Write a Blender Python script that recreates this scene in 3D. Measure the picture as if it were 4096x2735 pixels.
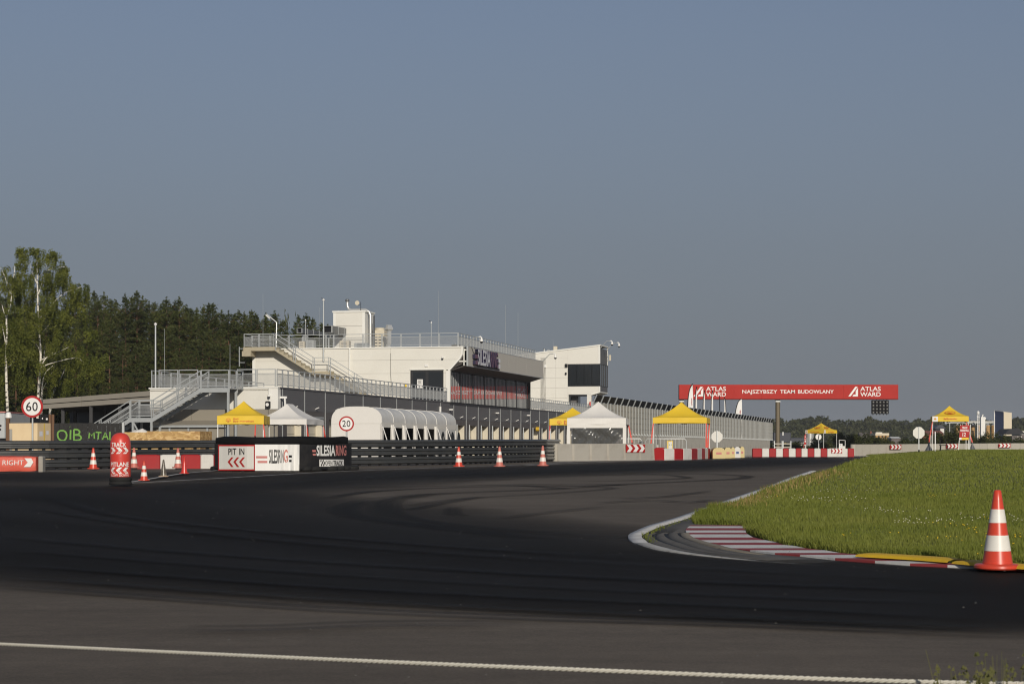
import bpy, math, random
import numpy as np
from mathutils import Vector, Matrix

random.seed(7)
rng = np.random.default_rng(7)
S = bpy.context.scene
for o in list(bpy.data.objects):
    bpy.data.objects.remove(o)
C = S.collection

# ------------------------------------------------------------------ camera
EZ, F, HX, HY = 1.35, 8000.0, 2048.0, 1790.0
cd = bpy.data.cameras.new('camera')
cd.sensor_width = 36.0
cd.lens = 36.0 * F / 4096.0
cd.shift_y = (HY - 1367.5) / 4096.0
cd.clip_start, cd.clip_end = 0.2, 6000
cd.dof.use_dof = True
cd.dof.focus_distance = 75
cd.dof.aperture_fstop = 14.0
cam = bpy.data.objects.new('camera', cd)
cam.location = (0, 0, EZ)
cam.rotation_euler = (math.pi / 2, 0, 0)
C.objects.link(cam)
S.camera = cam

# ------------------------------------------------------------------ light
SUN_EL, SUN_AZ = math.radians(20.5), math.radians(-10.7)     # light travels towards +Y, slightly -X
w = bpy.data.worlds.new('World')
S.world = w
w.use_nodes = True
nt = w.node_tree
nt.nodes.clear()
sk = nt.nodes.new('ShaderNodeTexSky')
sk.sky_type = 'NISHITA'
sk.sun_disc = False
sk.sun_elevation = SUN_EL
sk.sun_rotation = math.pi + SUN_AZ
sk.altitude = 200
sk.air_density = 1.0
sk.dust_density = 1.2
sk.ozone_density = 6.0
hs = nt.nodes.new('ShaderNodeHueSaturation')
hs.inputs['Saturation'].default_value = 0.72
# summer haze: the same grey blue veil all round, thick at the horizon and thinning upwards
tcw = nt.nodes.new('ShaderNodeTexCoord')
sxw = nt.nodes.new('ShaderNodeSeparateXYZ')
rmp = nt.nodes.new('ShaderNodeValToRGB')
for p, v in ((0.0, .96), (.10, .74), (.22, .30), (.5, .12)):
    e = rmp.color_ramp.elements[0] if p == 0 else rmp.color_ramp.elements.new(p)
    e.position = p; e.color = (v, v, v, 1)
rmp.color_ramp.elements[-1].color = (.08, .08, .08, 1)
mxw = nt.nodes.new('ShaderNodeMix'); mxw.data_type = 'RGBA'
SKY_K = .06
mxw.inputs[7].default_value = (.172 / SKY_K, .186 / SKY_K, .213 / SKY_K, 1)
bg = nt.nodes.new('ShaderNodeBackground')
bg.inputs['Strength'].default_value = SKY_K
wo = nt.nodes.new('ShaderNodeOutputWorld')
nt.links.new(tcw.outputs['Generated'], sxw.inputs[0])
nt.links.new(sxw.outputs[2], rmp.inputs[0])
nt.links.new(rmp.outputs[0], mxw.inputs[0])
nt.links.new(sk.outputs[0], hs.inputs['Color'])
nt.links.new(hs.outputs[0], mxw.inputs[6])
nt.links.new(mxw.outputs[2], bg.inputs[0])
nt.links.new(bg.outputs[0], wo.inputs[0])

sd = bpy.data.lights.new('sun', 'SUN')
sd.energy = 3.2
sd.angle = math.radians(0.55)
sd.color = (1.0, 0.915, 0.785)
sun = bpy.data.objects.new('sun', sd)
trav = Vector((math.sin(SUN_AZ) * math.cos(SUN_EL), math.cos(SUN_AZ) * math.cos(SUN_EL), -math.sin(SUN_EL)))
sun.rotation_euler = trav.to_track_quat('-Z', 'Y').to_euler()
sun.location = (0, -30, 60)
C.objects.link(sun)

S.view_settings.view_transform = 'Standard'
S.view_settings.look = 'None'
S.view_settings.exposure = 0.0
S.view_settings.gamma = 1.0
S.view_settings.use_curve_mapping = False
S.render.engine = 'CYCLES'
S.cycles.filter_width = 1.15
S.cycles.max_bounces = 6
S.cycles.transparent_max_bounces = 16
S.cycles.caustics_reflective = False
S.cycles.caustics_refractive = False
S.cycles.sample_clamp_indirect = 4.0

# ------------------------------------------------------------------ picture -> place
def WX(px, d): return (px - HX) / F * d
def WZ(py, d): return EZ - (py - HY) / F * d
def P(px, py, d): return Vector((WX(px, d), d, WZ(py, d)))

def G(y):
    """ground height: rises gently from the camera, level beyond 116 m"""
    if y < 0: return 0.0
    if y < 80: return .0075 * y
    if y < 116:
        t = y - 80
        return .6 + .0075 * t - .0075 * t * t / 72
    return .735

def GA(px, py):
    """the ground point seen at a pixel"""
    d = 4.0
    while d < 600 and WZ(py, d) > G(d):
        d += .05
    return Vector((WX(px, d), d, G(d)))

# ------------------------------------------------------------------ objects
def tag(o, label=None, cat=None, group=None, kind=None):
    if label: o['label'] = label
    if cat: o['category'] = cat
    if group: o['group'] = group
    if kind: o['kind'] = kind
    return o

def empty(name, loc, rz=0.0, label=None, cat=None, group=None):
    o = bpy.data.objects.new(name, None)
    o.empty_display_size = .2
    o.location = loc
    o.rotation_euler = (0, 0, rz)
    C.objects.link(o)
    return tag(o, label, cat, group)

def link(name, me, parent=None, loc=None, rz=None, label=None):
    o = bpy.data.objects.new(name, me)
    C.objects.link(o)
    if parent: o.parent = parent
    if loc is not None: o.location = loc
    if rz is not None: o.rotation_euler = (0, 0, rz)
    if label: o['label'] = label
    return o

def copy_tree(o, parent=None):
    c = o.copy()
    C.objects.link(c)
    if parent: c.parent = parent
    for ch in list(o.children):
        copy_tree(ch, c)
    return c

def arr_mesh(name, V, T, mat, smooth=False):
    """triangles from numpy arrays"""
    me = bpy.data.meshes.new(name)
    V = np.asarray(V, dtype=np.float32); T = np.asarray(T, dtype=np.int32)
    n = T.shape[1]
    me.vertices.add(len(V)); me.vertices.foreach_set('co', V.ravel())
    me.loops.add(T.size); me.loops.foreach_set('vertex_index', T.ravel())
    me.polygons.add(len(T))
    me.polygons.foreach_set('loop_start', np.arange(0, T.size, n, dtype=np.int32))
    me.polygons.foreach_set('loop_total', np.full(len(T), n, dtype=np.int32))
    if smooth: me.polygons.foreach_set('use_smooth', np.ones(len(T), dtype=bool))
    if mat: me.materials.append(mat)
    me.update(calc_edges=True)
    return me

def perp(d):
    d = d.normalized()
    a = Vector((0, 0, 1)) if abs(d.z) < .95 else Vector((0, 1, 0))
    s = d.cross(a).normalized()
    return s, s.cross(d).normalized()

class MB:
    def __init__(s):
        s.v, s.f = [], []
    def add(s, vs, fs):
        k = len(s.v)
        s.v += [tuple(v) for v in vs]
        s.f += [tuple(i + k for i in f) for f in fs]
        return s
    def box(s, x0, x1, y0, y1, z0, z1):
        return s.add([(x0, y0, z0), (x1, y0, z0), (x1, y1, z0), (x0, y1, z0), (x0, y0, z1), (x1, y0, z1), (x1, y1, z1), (x0, y1, z1)],
                     [(3, 2, 1, 0), (4, 5, 6, 7), (0, 1, 5, 4), (1, 2, 6, 5), (2, 3, 7, 6), (3, 0, 4, 7)])
    def bbox(s, x0, x1, y0, y1, z0, z1, b=.02):
        """box with bevelled vertical and top edges"""
        pts = [(x0 + b, y0), (x1 - b, y0), (x1, y0 + b), (x1, y1 - b), (x1 - b, y1), (x0 + b, y1), (x0, y1 - b), (x0, y0 + b)]
        cx, cy = (x0 + x1) / 2, (y0 + y1) / 2
        def sh(p, k): return (cx + (p[0] - cx) * (1 - 2 * k / (x1 - x0)), cy + (p[1] - cy) * (1 - 2 * k / (y1 - y0)))
        vs = [(*p, z0) for p in pts] + [(*p, z1 - b) for p in pts] + [(*sh(p, b), z1) for p in pts]
        fs = [tuple(range(7, -1, -1)), tuple(range(16, 24))]
        for r in (0, 8):
            fs += [(r + i, r + (i + 1) % 8, r + 8 + (i + 1) % 8, r + 8 + i) for i in range(8)]
        return s.add(vs, fs)
    def bar(s, a, b, w, h=None):
        """square bar from a to b"""
        a, b = Vector(a), Vector(b)
        h = h or w
        p, q = perp(b - a)
        p, q = p * (w / 2), q * (h / 2)
        vs = [a - p - q, a + p - q, a + p + q, a - p + q, b - p - q, b + p - q, b + p + q, b - p + q]
        return s.add(vs, [(3, 2, 1, 0), (4, 5, 6, 7), (0, 1, 5, 4), (1, 2, 6, 5), (2, 3, 7, 6), (3, 0, 4, 7)])
    def cyl(s, a, b, r0, r1=None, n=10):
        return s.tube([a, b], [r0, r0 if r1 is None else r1], n)
    def tube(s, pts, r, n=8, caps=True):
        pts = [Vector(p) for p in pts]
        rs = r if isinstance(r, (list, tuple)) else [r] * len(pts)
        vs, fs = [], []
        pp = None
        for i, p in enumerate(pts):
            d = (pts[min(i + 1, len(pts) - 1)] - pts[max(i - 1, 0)])
            a, b = perp(d)
            if pp is not None:
                a = (pp - d.normalized() * pp.dot(d.normalized())).normalized()
                b = a.cross(d.normalized())
            pp = a
            for k in range(n):
                t = 2 * math.pi * k / n
                vs.append(p + a * (math.cos(t) * rs[i]) + b * (math.sin(t) * rs[i]))
        for i in range(len(pts) - 1):
            for k in range(n):
                k2 = (k + 1) % n
                fs.append((i * n + k, i * n + k2, (i + 1) * n + k2, (i + 1) * n + k))
        if caps:
            fs.append(tuple(range(n - 1, -1, -1)))
            fs.append(tuple((len(pts) - 1) * n + k for k in range(n)))
        return s.add(vs, fs)
    def lathe(s, prof, n=24, c=(0, 0, 0)):
        vs, fs = [], []
        for (r, z) in prof:
            for k in range(n):
                t = 2 * math.pi * k / n
                vs.append((c[0] + r * math.cos(t), c[1] + r * math.sin(t), c[2] + z))
        for i in range(len(prof) - 1):
            for k in range(n):
                k2 = (k + 1) % n
                fs.append((i * n + k, i * n + k2, (i + 1) * n + k2, (i + 1) * n + k))
        fs.append(tuple(range(n - 1, -1, -1)))
        fs.append(tuple((len(prof) - 1) * n + k for k in range(n)))
        return s.add(vs, fs)
    def prism(s, poly, y0, y1):
        """polygon in (x, z) pushed from y0 to y1"""
        n = len(poly)
        vs = [(x, y0, z) for x, z in poly] + [(x, y1, z) for x, z in poly]
        fs = [tuple(range(n)), tuple(range(2 * n - 1, n - 1, -1))]
        fs += [(i, i + n, (i + 1) % n + n, (i + 1) % n) for i in range(n)]
        return s.add(vs, fs)
    def prismx(s, poly, x0, x1):
        """polygon in (y, z) pushed from x0 to x1"""
        n = len(poly)
        vs = [(x0, y, z) for y, z in poly] + [(x1, y, z) for y, z in poly]
        fs = [tuple(range(n)), tuple(range(2 * n - 1, n - 1, -1))]
        fs += [(i, i + n, (i + 1) % n + n, (i + 1) % n) for i in range(n)]
        return s.add(vs, fs)
    def disc(s, cx, cz, r, y0, y1, n=28):
        return s.prism([(cx + r * math.cos(2 * math.pi * k / n), cz + r * math.sin(2 * math.pi * k / n)) for k in range(n)], y0, y1)
    def mesh(s, name, mat, smooth=False):
        me = bpy.data.meshes.new(name)
        me.from_pydata(s.v, [], s.f)
        me.materials.append(mat)
        me.update()
        bm_fix(me)
        if smooth:
            me.polygons.foreach_set('use_smooth', [True] * len(me.polygons))
            try: me.set_sharp_from_angle(angle=math.radians(40))
            except Exception: pass
        return me
    def build(s, name, mat, parent=None, smooth=False, label=None):
        return link(name, s.mesh(name, mat, smooth), parent, label=label)

import bmesh
def bm_fix(me):
    bm = bmesh.new(); bm.from_mesh(me)
    bmesh.ops.recalc_face_normals(bm, faces=bm.faces)
    bm.to_mesh(me); bm.free()

def text_geo(txt, off=0.0):
    """flat lettering as (verts in x,z; faces), unit height box normalised later"""
    cu = bpy.data.curves.new('lettering', 'FONT')
    cu.body = txt
    cu.size = 1.0
    cu.offset = off
    cu.resolution_u = 3
    ob = bpy.data.objects.new('lettering', cu)
    me = ob.to_mesh()
    V = [(v.co.x, v.co.y) for v in me.vertices]
    Fc = [tuple(p.vertices) for p in me.polygons]
    ob.to_mesh_clear()
    bpy.data.objects.remove(ob); bpy.data.curves.remove(cu)
    return V, Fc

_cap = [v[1] for v in text_geo('H')[0]]
CAP = max(_cap)          # height of the capitals: letters may reach below the line
def lettering(txt, x0, x1, z0, z1, y, mat, parent, off=.015, fn=None, name='lettering', depth=0.0, shear=0.0):
    """letters fitted to a box in (x, z) at y (facing -y); fn maps (x,z)->xyz"""
    V, Fc = text_geo(txt, off)
    xs = [v[0] for v in V]; zs = [v[1] for v in V]
    ax, bx, az, bz = min(xs), max(xs), 0.0, CAP
    out = []
    for (a, b) in V:
        t = (b - az) / (bz - az)
        x = x0 + (a - ax) / (bx - ax) * (x1 - x0) + shear * t
        z = z0 + t * (z1 - z0)
        out.append(fn(x, z) if fn else (x, y, z))
    m = MB().add(out, Fc)
    if depth:
        k = len(out)
        m.add([(v[0], v[1] + depth, v[2]) for v in out], [])
        cnt = {}
        for f in Fc:
            for i in range(len(f)):
                e = (f[i], f[(i + 1) % len(f)])
                cnt[tuple(sorted(e))] = cnt.get(tuple(sorted(e)), 0) + 1
        for f in Fc:
            for i in range(len(f)):
                a, b = f[i], f[(i + 1) % len(f)]
                if cnt[tuple(sorted((a, b)))] == 1:
                    m.f.append((b, a, a + k, b + k))
    me = bpy.data.meshes.new(name)
    me.from_pydata(m.v, [], m.f)
    me.materials.append(mat)
    me.update()
    return link(name, me, parent)

# ------------------------------------------------------------------ materials
def mk(name, rgb, rough=.6, metal=0.0, var=.12, scale=3.0, bump=0.0, bscale=40.0, spec=.5, dirt=None, dscale=1.2, coord='Object', stretch=(1, 1, 1), trans=0.0, alpha=1.0):
    m = bpy.data.materials.new(name)
    m.use_nodes = True
    n = m.node_tree; N = n.nodes; L = n.links
    b = N['Principled BSDF']
    b.inputs['Roughness'].default_value = rough
    b.inputs['Metallic'].default_value = metal
    b.inputs['Specular IOR Level'].default_value = spec
    b.inputs['Transmission Weight'].default_value = trans
    b.inputs['Alpha'].default_value = alpha
    tc = N.new('ShaderNodeTexCoord')
    mp = N.new('ShaderNodeMapping')
    mp.inputs['Scale'].default_value = stretch
    L.new(tc.outputs[coord], mp.inputs[0])
    nz = N.new('ShaderNodeTexNoise')
    nz.inputs['Scale'].default_value = scale
    nz.inputs['Detail'].default_value = 5
    L.new(mp.outputs[0], nz.inputs['Vector'])
    mx = N.new('ShaderNodeMix'); mx.data_type = 'RGBA'
    mx.inputs[6].default_value = (*[c * (1 - var) for c in rgb], 1)
    mx.inputs[7].default_value = (*[min(1, c * (1 + var)) for c in rgb], 1)
    L.new(nz.outputs[0], mx.inputs[0])
    col = mx.outputs[2]
    if dirt:
        n2 = N.new('ShaderNodeTexNoise'); n2.inputs['Scale'].default_value = dscale; n2.inputs['Detail'].default_value = 8
        n2.inputs['Roughness'].default_value = .65
        L.new(mp.outputs[0], n2.inputs['Vector'])
        r = N.new('ShaderNodeValToRGB')
        r.color_ramp.elements[0].position = .48; r.color_ramp.elements[1].position = .72
        r.color_ramp.elements[1].color = (dirt[3],) * 3 + (1,)
        L.new(n2.outputs[0], r.inputs[0])
        m2 = N.new('ShaderNodeMix'); m2.data_type = 'RGBA'
        m2.inputs[7].default_value = (*dirt[:3], 1)
        L.new(r.outputs[0], m2.inputs[0]); L.new(col, m2.inputs[6])
        col = m2.outputs[2]
    L.new(col, b.inputs['Base Color'])
    if bump:
        n3 = N.new('ShaderNodeTexNoise'); n3.inputs['Scale'].default_value = bscale; n3.inputs['Detail'].default_value = 4
        L.new(mp.outputs[0], n3.inputs['Vector'])
        bp = N.new('ShaderNodeBump'); bp.inputs['Strength'].default_value = bump; bp.inputs['Distance'].default_value = .05
        L.new(n3.outputs[0], bp.inputs['Height']); L.new(bp.outputs[0], b.inputs['Normal'])
    return m

M = {}
M['white_panel'] = mk('white_panel', (.74, .72, .655), .5, var=.03, scale=.5, dirt=(.60, .57, .5, .25), dscale=.6)
M['white_trim'] = mk('white_trim', (.80, .79, .74), .45, var=.03)
M['taupe'] = mk('taupe', (.27, .245, .20), .6, var=.05, scale=.7)
M['facade_grey'] = mk('facade_grey', (.125, .122, .124), .5, var=.05, scale=.6)
M['facade_dark'] = mk('facade_dark', (.105, .094, .088), .5, var=.06, scale=.6)
M['door_cream'] = mk('door_cream', (.62, .57, .46), .5, var=.05)
M['galv'] = mk('galv', (.48, .50, .50), .42, metal=.35, var=.1, scale=4)
M['rail_wire'] = mk('rail_wire', (.42, .43, .43), .5, metal=.3)
M['concrete'] = mk('concrete', (.36, .34, .30), .85, var=.12, scale=1.5, bump=.15, bscale=18, dirt=(.2, .18, .15, .6), dscale=.9)
M['concrete_wall'] = mk('concrete_wall', (.56, .53, .46), .85, var=.1, scale=1.5, dirt=(.40, .37, .31, .6), dscale=.9)
M['concrete_pale'] = mk('concrete_pale', (.43, .40, .345), .85, var=.1, scale=1.5, bump=.1, dirt=(.3, .26, .21, .5), dscale=1.6)
M['stair_concrete'] = mk('stair_concrete', (.44, .39, .28), .85, var=.12, scale=2, dirt=(.28, .23, .16, .6), dscale=2)
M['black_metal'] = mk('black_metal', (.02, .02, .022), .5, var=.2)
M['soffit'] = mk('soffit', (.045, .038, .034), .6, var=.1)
M['glass_dark'] = mk('glass_dark', (.02, .023, .026), .06, var=.1, spec=.6)
M['glass_grey'] = mk('glass_grey', (.085, .09, .092), .06, var=.2, scale=.4, spec=.9)
M['blade'] = mk('blade', (.42, .43, .43), .3, metal=.3, var=.1)
M['fascia'] = mk('fascia', (.56, .53, .47), .55, var=.06, scale=2, stretch=(1, 6, .3), dirt=(.5, .46, .4, .5), dscale=1.5)
M['steel'] = mk('steel', (.66, .66, .64), .3, metal=.55, var=.06)
M['duct'] = mk('duct', (.16, .165, .17), .45, metal=.4, var=.1)
M['beige_unit'] = mk('beige_unit', (.62, .56, .44), .6, var=.05)
M['guard'] = mk('guard', (.052, .055, .058), .42, metal=.2, var=.25, scale=1.2, stretch=(.4, .4, 2), dirt=(.10, .095, .085, .5), dscale=2.5)
M['guard_raw'] = mk('guard_raw', (.34, .33, .30), .5, metal=.3, var=.15)
M['red'] = mk('red', (.42, .018, .018), .6, var=.06, spec=.3)
M['red_block'] = mk('red_block', (.36, .013, .016), .55, spec=.3, var=.10, scale=2.5, dirt=(.30, .03, .03, .5), dscale=2)
M['white_block'] = mk('white_block', (.66, .64, .60), .5, var=.06, dirt=(.46, .43, .38, .55), dscale=2.4)
M['red_vinyl'] = mk('red_vinyl', (.62, .055, .04), .35, var=.06, bump=.25, bscale=3, dirt=(.55, .12, .08, .5))
M['salmon_vinyl'] = mk('salmon_vinyl', (.66, .11, .07), .5, var=.08, bump=.5, bscale=4)
M['banner_red'] = mk('banner_red', (.43, .032, .025), .65, var=.16, scale=.35, spec=.2)
M['white'] = mk('white', (.80, .79, .76), .5, var=.02)
M['off_white'] = mk('off_white', (.70, .68, .63), .55, var=.04)
M['ink'] = mk('ink', (.013, .013, .015), .6, var=.05, spec=.12)
M['sign_black'] = mk('sign_black', (.016, .016, .018), .65, spec=.15, var=.15, dirt=(.05, .045, .04, .4), dscale=3)
M['tyre_cover'] = mk('tyre_cover', (.007, .007, .0075), .75, spec=.12, var=.2, bump=.3, bscale=2.5)
M['rubber'] = mk('rubber', (.02, .02, .02), .8, spec=.2, var=.2)
M['yellow_tent'] = mk('yellow_tent', (.78, .53, .03), .6, var=.04, bump=.25, bscale=1.6)
M['white_tent'] = mk('white_tent', (.76, .735, .69), .6, var=.03, bump=.3, bscale=1.4)
M['strap_red'] = mk('strap_red', (.66, .075, .05), .5, var=.08)
M['emblem_red'] = mk('emblem_red', (.60, .06, .03), .5, var=.02)
M['alu_white'] = mk('alu_white', (.72, .72, .70), .4, var=.03)
M['cone_orange'] = mk('cone_orange', (.64, .062, .03), .33, var=.08, scale=6, dirt=(.40, .05, .03, .45), dscale=7)
M['cone_faded'] = mk('cone_faded', (.56, .17, .13), .5, var=.1, scale=6, dirt=(.34, .10, .08, .5), dscale=7)
M['cone_red'] = mk('cone_red', (.60, .04, .028), .28, var=.1, scale=6)
M['cone_dark'] = mk('cone_dark', (.10, .085, .065), .3, var=.5, scale=9, dirt=(.45, .40, .33, .8), dscale=9)
M['cone_pale'] = mk('cone_pale', (.50, .36, .24), .6, var=.15, scale=8)
M['cone_white'] = mk('cone_white', (.78, .76, .70), .4, var=.05, scale=5, dirt=(.55, .50, .42, .5), dscale=6)
M['wood'] = mk('wood', (.15, .075, .035), .7, var=.3, scale=4, stretch=(5, 5, .6))
M['plywood'] = mk('plywood', (.72, .56, .34), .7, var=.07, scale=2, dirt=(.60, .42, .24, .4), dscale=1.5)
M['fence_black'] = mk('fence_black', (.011, .0105, .010), .7, var=.35, scale=3, stretch=(6, 6, .7))
M['graffiti'] = mk('graffiti', (.15, .34, .05), .6, var=.15)
M['navy'] = mk('navy', (.012, .016, .034), .5, var=.1)
M['panel_wall'] = mk('panel_wall', (.45, .43, .37), .8, var=.1, scale=1.2, dirt=(.46, .43, .37, .5), dscale=1.5)
M['solar'] = mk('solar', (.010, .011, .014), .6, spec=.15, var=.2)
M['yellow_paint'] = mk('yellow_paint', (.66, .42, .02), .6, var=.1, scale=3, bump=.2, dirt=(.42, .27, .03, .6), dscale=3)
M['kerb_white'] = mk('kerb_white', (.66, .65, .63), .7, var=.08, scale=4, dirt=(.34, .32, .31, .6), dscale=3.5, bump=.2)
M['kerb_white_worn'] = mk('kerb_white_worn', (.50, .49, .46), .8, var=.15, scale=5, dirt=(.16, .15, .14, .9), dscale=5, bump=.25)
M['kerb_red'] = mk('kerb_red', (.27, .036, .04), .7, var=.1, scale=4, dirt=(.18, .04, .04, .6), dscale=3, bump=.2)
M['kerb_concrete'] = mk('kerb_concrete', (.115, .108, .098), .9, var=.18, scale=4, bump=.3, dirt=(.06, .055, .05, .6), dscale=3)
M['kerb_sand'] = mk('kerb_sand', (.25, .215, .165), .9, var=.15, scale=5, bump=.3, dirt=(.15, .13, .1, .6), dscale=4)
M['line_white'] = mk('line_white', (.50, .49, .47), .8, var=.15, scale=3, dirt=(.09, .085, .08, .9), dscale=1.8)
M['rope'] = mk('rope', (.54, .52, .45), .85, var=.12, scale=30)
M['sack_cream'] = mk('sack_cream', (.62, .50, .24), .6, var=.08, scale=2, bump=.2, bscale=5)
M['blue'] = mk('blue', (.03, .07, .22), .5, var=.08)
M['silo_tan'] = mk('silo_tan', (.46, .27, .09), .6, var=.08)
M['cream_wall'] = mk('cream_wall', (.70, .61, .46), .7, var=.04)
M['roof_grey'] = mk('roof_grey', (.14, .12, .115), .8, var=.1)
M['roof_dark'] = mk('roof_dark', (.025, .025, .03), .8, var=.1)
M['roof_red'] = mk('roof_red', (.23, .075, .05), .8, var=.1)
M['bark_pine'] = mk('bark_pine', (.13, .066, .036), .9, var=.35, scale=2.5, stretch=(1, 1, .3), dirt=(.09, .06, .045, .8), dscale=1.2)
M['bark_grey'] = mk('bark_grey', (.10, .085, .065), .9, var=.3, scale=3)
M['purple_side'] = mk('purple_side', (.016, .012, .045), .4, var=.1)
M['letter_grey'] = mk('letter_grey', (.72, .72, .76), .5, var=.04)
M['lens'] = mk('lens', (.16, .16, .15), .3, var=.2, spec=.5)
M['letter_plum'] = mk('letter_plum', (.16, .08, .12), .5, var=.08)

# birch bark: white with dark cross marks
def birch_bark():
    m = mk('bark_birch', (.74, .70, .60), .7, var=.06)
    N, L = m.node_tree.nodes, m.node_tree.links
    tc = N.new('ShaderNodeTexCoord'); mp = N.new('ShaderNodeMapping'); mp.inputs['Scale'].default_value = (2.2, 2.2, 5)
    L.new(tc.outputs['Object'], mp.inputs[0])
    nz = N.new('ShaderNodeTexNoise'); nz.inputs['Scale'].default_value = 1.5; nz.inputs['Detail'].default_value = 6
    L.new(mp.outputs[0], nz.inputs['Vector'])
    r = N.new('ShaderNodeValToRGB'); r.color_ramp.elements[0].position = .55; r.color_ramp.elements[1].position = .60
    L.new(nz.outputs[0], r.inputs[0])
    b = N['Principled BSDF']
    src = b.inputs['Base Color'].links[0].from_socket
    mx = N.new('ShaderNodeMix'); mx.data_type = 'RGBA'; mx.inputs[7].default_value = (.05, .045, .04, 1)
    L.new(r.outputs[0], mx.inputs[0]); L.new(src, mx.inputs[6]); L.new(mx.outputs[2], b.inputs['Base Color'])
    return m
M['bark_birch'] = birch_bark()

def osb():
    m = mk('osb', (.52, .33, .13), .7, var=.05)
    N, L = m.node_tree.nodes, m.node_tree.links
    tc = N.new('ShaderNodeTexCoord')
    vo = N.new('ShaderNodeTexVoronoi'); vo.inputs['Scale'].default_value = 11
    mp = N.new('ShaderNodeMapping'); mp.inputs['Scale'].default_value = (.8, 1, 1.4); mp.inputs['Rotation'].default_value = (0, .6, 0)
    L.new(tc.outputs['Object'], mp.inputs[0])
    nz = N.new('ShaderNodeTexNoise'); nz.inputs['Scale'].default_value = 3
    L.new(mp.outputs[0], nz.inputs['Vector'])
    md = N.new('ShaderNodeMix'); md.data_type = 'RGBA'; md.inputs[0].default_value = .25
    L.new(mp.outputs[0], md.inputs[6]); L.new(nz.outputs['Color'], md.inputs[7])
    L.new(md.outputs[2], vo.inputs['Vector'])
    r = N.new('ShaderNodeValToRGB')
    r.color_ramp.elements[0].color = (.36, .20, .07, 1); r.color_ramp.elements[1].color = (.68, .47, .22, 1)
    e = r.color_ramp.elements.new(.5); e.color = (.52, .33, .12, 1)
    sp = N.new('ShaderNodeSeparateColor'); L.new(vo.outputs['Color'], sp.inputs[0]); L.new(sp.outputs[0], r.inputs[0])
    L.new(r.outputs[0], N['Principled BSDF'].inputs['Base Color'])
    return m
M['osb'] = osb()

def leafmat(name, c0, c1, scale=.6, tr=.25, mscale=4):
    """leaf colour varying from clump to clump, with some light passing through"""
    m = bpy.data.materials.new(name); m.use_nodes = True
    N, L = m.node_tree.nodes, m.node_tree.links
    b = N['Principled BSDF']; b.inputs['Roughness'].default_value = .6; b.inputs['Specular IOR Level'].default_value = .25
    tc = N.new('ShaderNodeTexCoord')
    oi = N.new('ShaderNodeObjectInfo')
    ad = N.new('ShaderNodeVectorMath'); ad.operation = 'ADD'
    L.new(tc.outputs['Object'], ad.inputs[0]); L.new(oi.outputs['Location'], ad.inputs[1])
    nz = N.new('ShaderNodeTexNoise'); nz.inputs['Scale'].default_value = scale; nz.inputs['Detail'].default_value = mscale
    nz.inputs['Roughness'].default_value = .7
    L.new(ad.outputs[0], nz.inputs['Vector'])
    r = N.new('ShaderNodeValToRGB'); r.color_ramp.elements[0].position = .32; r.color_ramp.elements[1].position = .68
    r.color_ramp.elements[0].color = (*c0, 1); r.color_ramp.elements[1].color = (*c1, 1)
    L.new(nz.outputs[0], r.inputs[0]); L.new(r.outputs[0], b.inputs['Base Color'])
    t = N.new('ShaderNodeBsdfTranslucent'); L.new(r.outputs[0], t.inputs[0])
    mx = N.new('ShaderNodeMixShader'); mx.inputs[0].default_value = tr
    L.new(b.outputs[0], mx.inputs[1]); L.new(t.outputs[0], mx.inputs[2])
    L.new(mx.outputs[0], N['Material Output'].inputs[0])
    return m
M['needles'] = leafmat('needles', (.028, .041, .012), (.104, .116, .031), .5)
M['birch_leaf'] = leafmat('birch_leaf', (.070, .094, .016), (.225, .238, .044), .8, .38)
M['shrub_leaf'] = leafmat('shrub_leaf', (.03, .045, .012), (.085, .09, .025), .8)
M['far_leaf'] = leafmat('far_leaf', (.035, .045, .016), (.080, .082, .03), .12)
M['grass_blade'] = leafmat('grass_blade', (.158, .192, .028), (.236, .252, .050), .5, .32, 6)
M['weed'] = leafmat('weed', (.07, .085, .02), (.16, .15, .05), 6, .3)
M['dry_grass'] = leafmat('dry_grass', (.30, .21, .075), (.42, .30, .12), 1.0, .2)
M['flower_yellow'] = mk('flower_yellow', (.75, .52, .02), .6)
M['flower_white'] = mk('flower_white', (.62, .60, .42), .7)

# ================================================================== ground
def smooth(t, a, b):
    t = max(0.0, min(1.0, (t - a) / (b - a)))
    return t * t * (3 - 2 * t)

def sheet(name, xs, ys, zf, mat):
    V = [(x, y, zf(x, y)) for y in ys for x in xs]
    n = len(xs)
    T = [(j * n + i, j * n + i + 1, (j + 1) * n + i + 1, (j + 1) * n + i) for j in range(len(ys) - 1) for i in range(n - 1)]
    return link(name, arr_mesh(name, V, T, mat, True))

mg = mk('terrain_grass', (.075, .075, .022), .9, var=.3, scale=.05)
ys = list(np.arange(-60, 0, 20)) + list(np.arange(0, 130, 4)) + [150, 200, 300, 450, 700, 1100, 1650]
tag(sheet('ground', [-1200, -700, -300, -120, -60, -30, 0, 30, 60, 120, 300, 700, 1250], ys, lambda x, y: G(y) - .03, mg), kind='structure')

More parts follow.
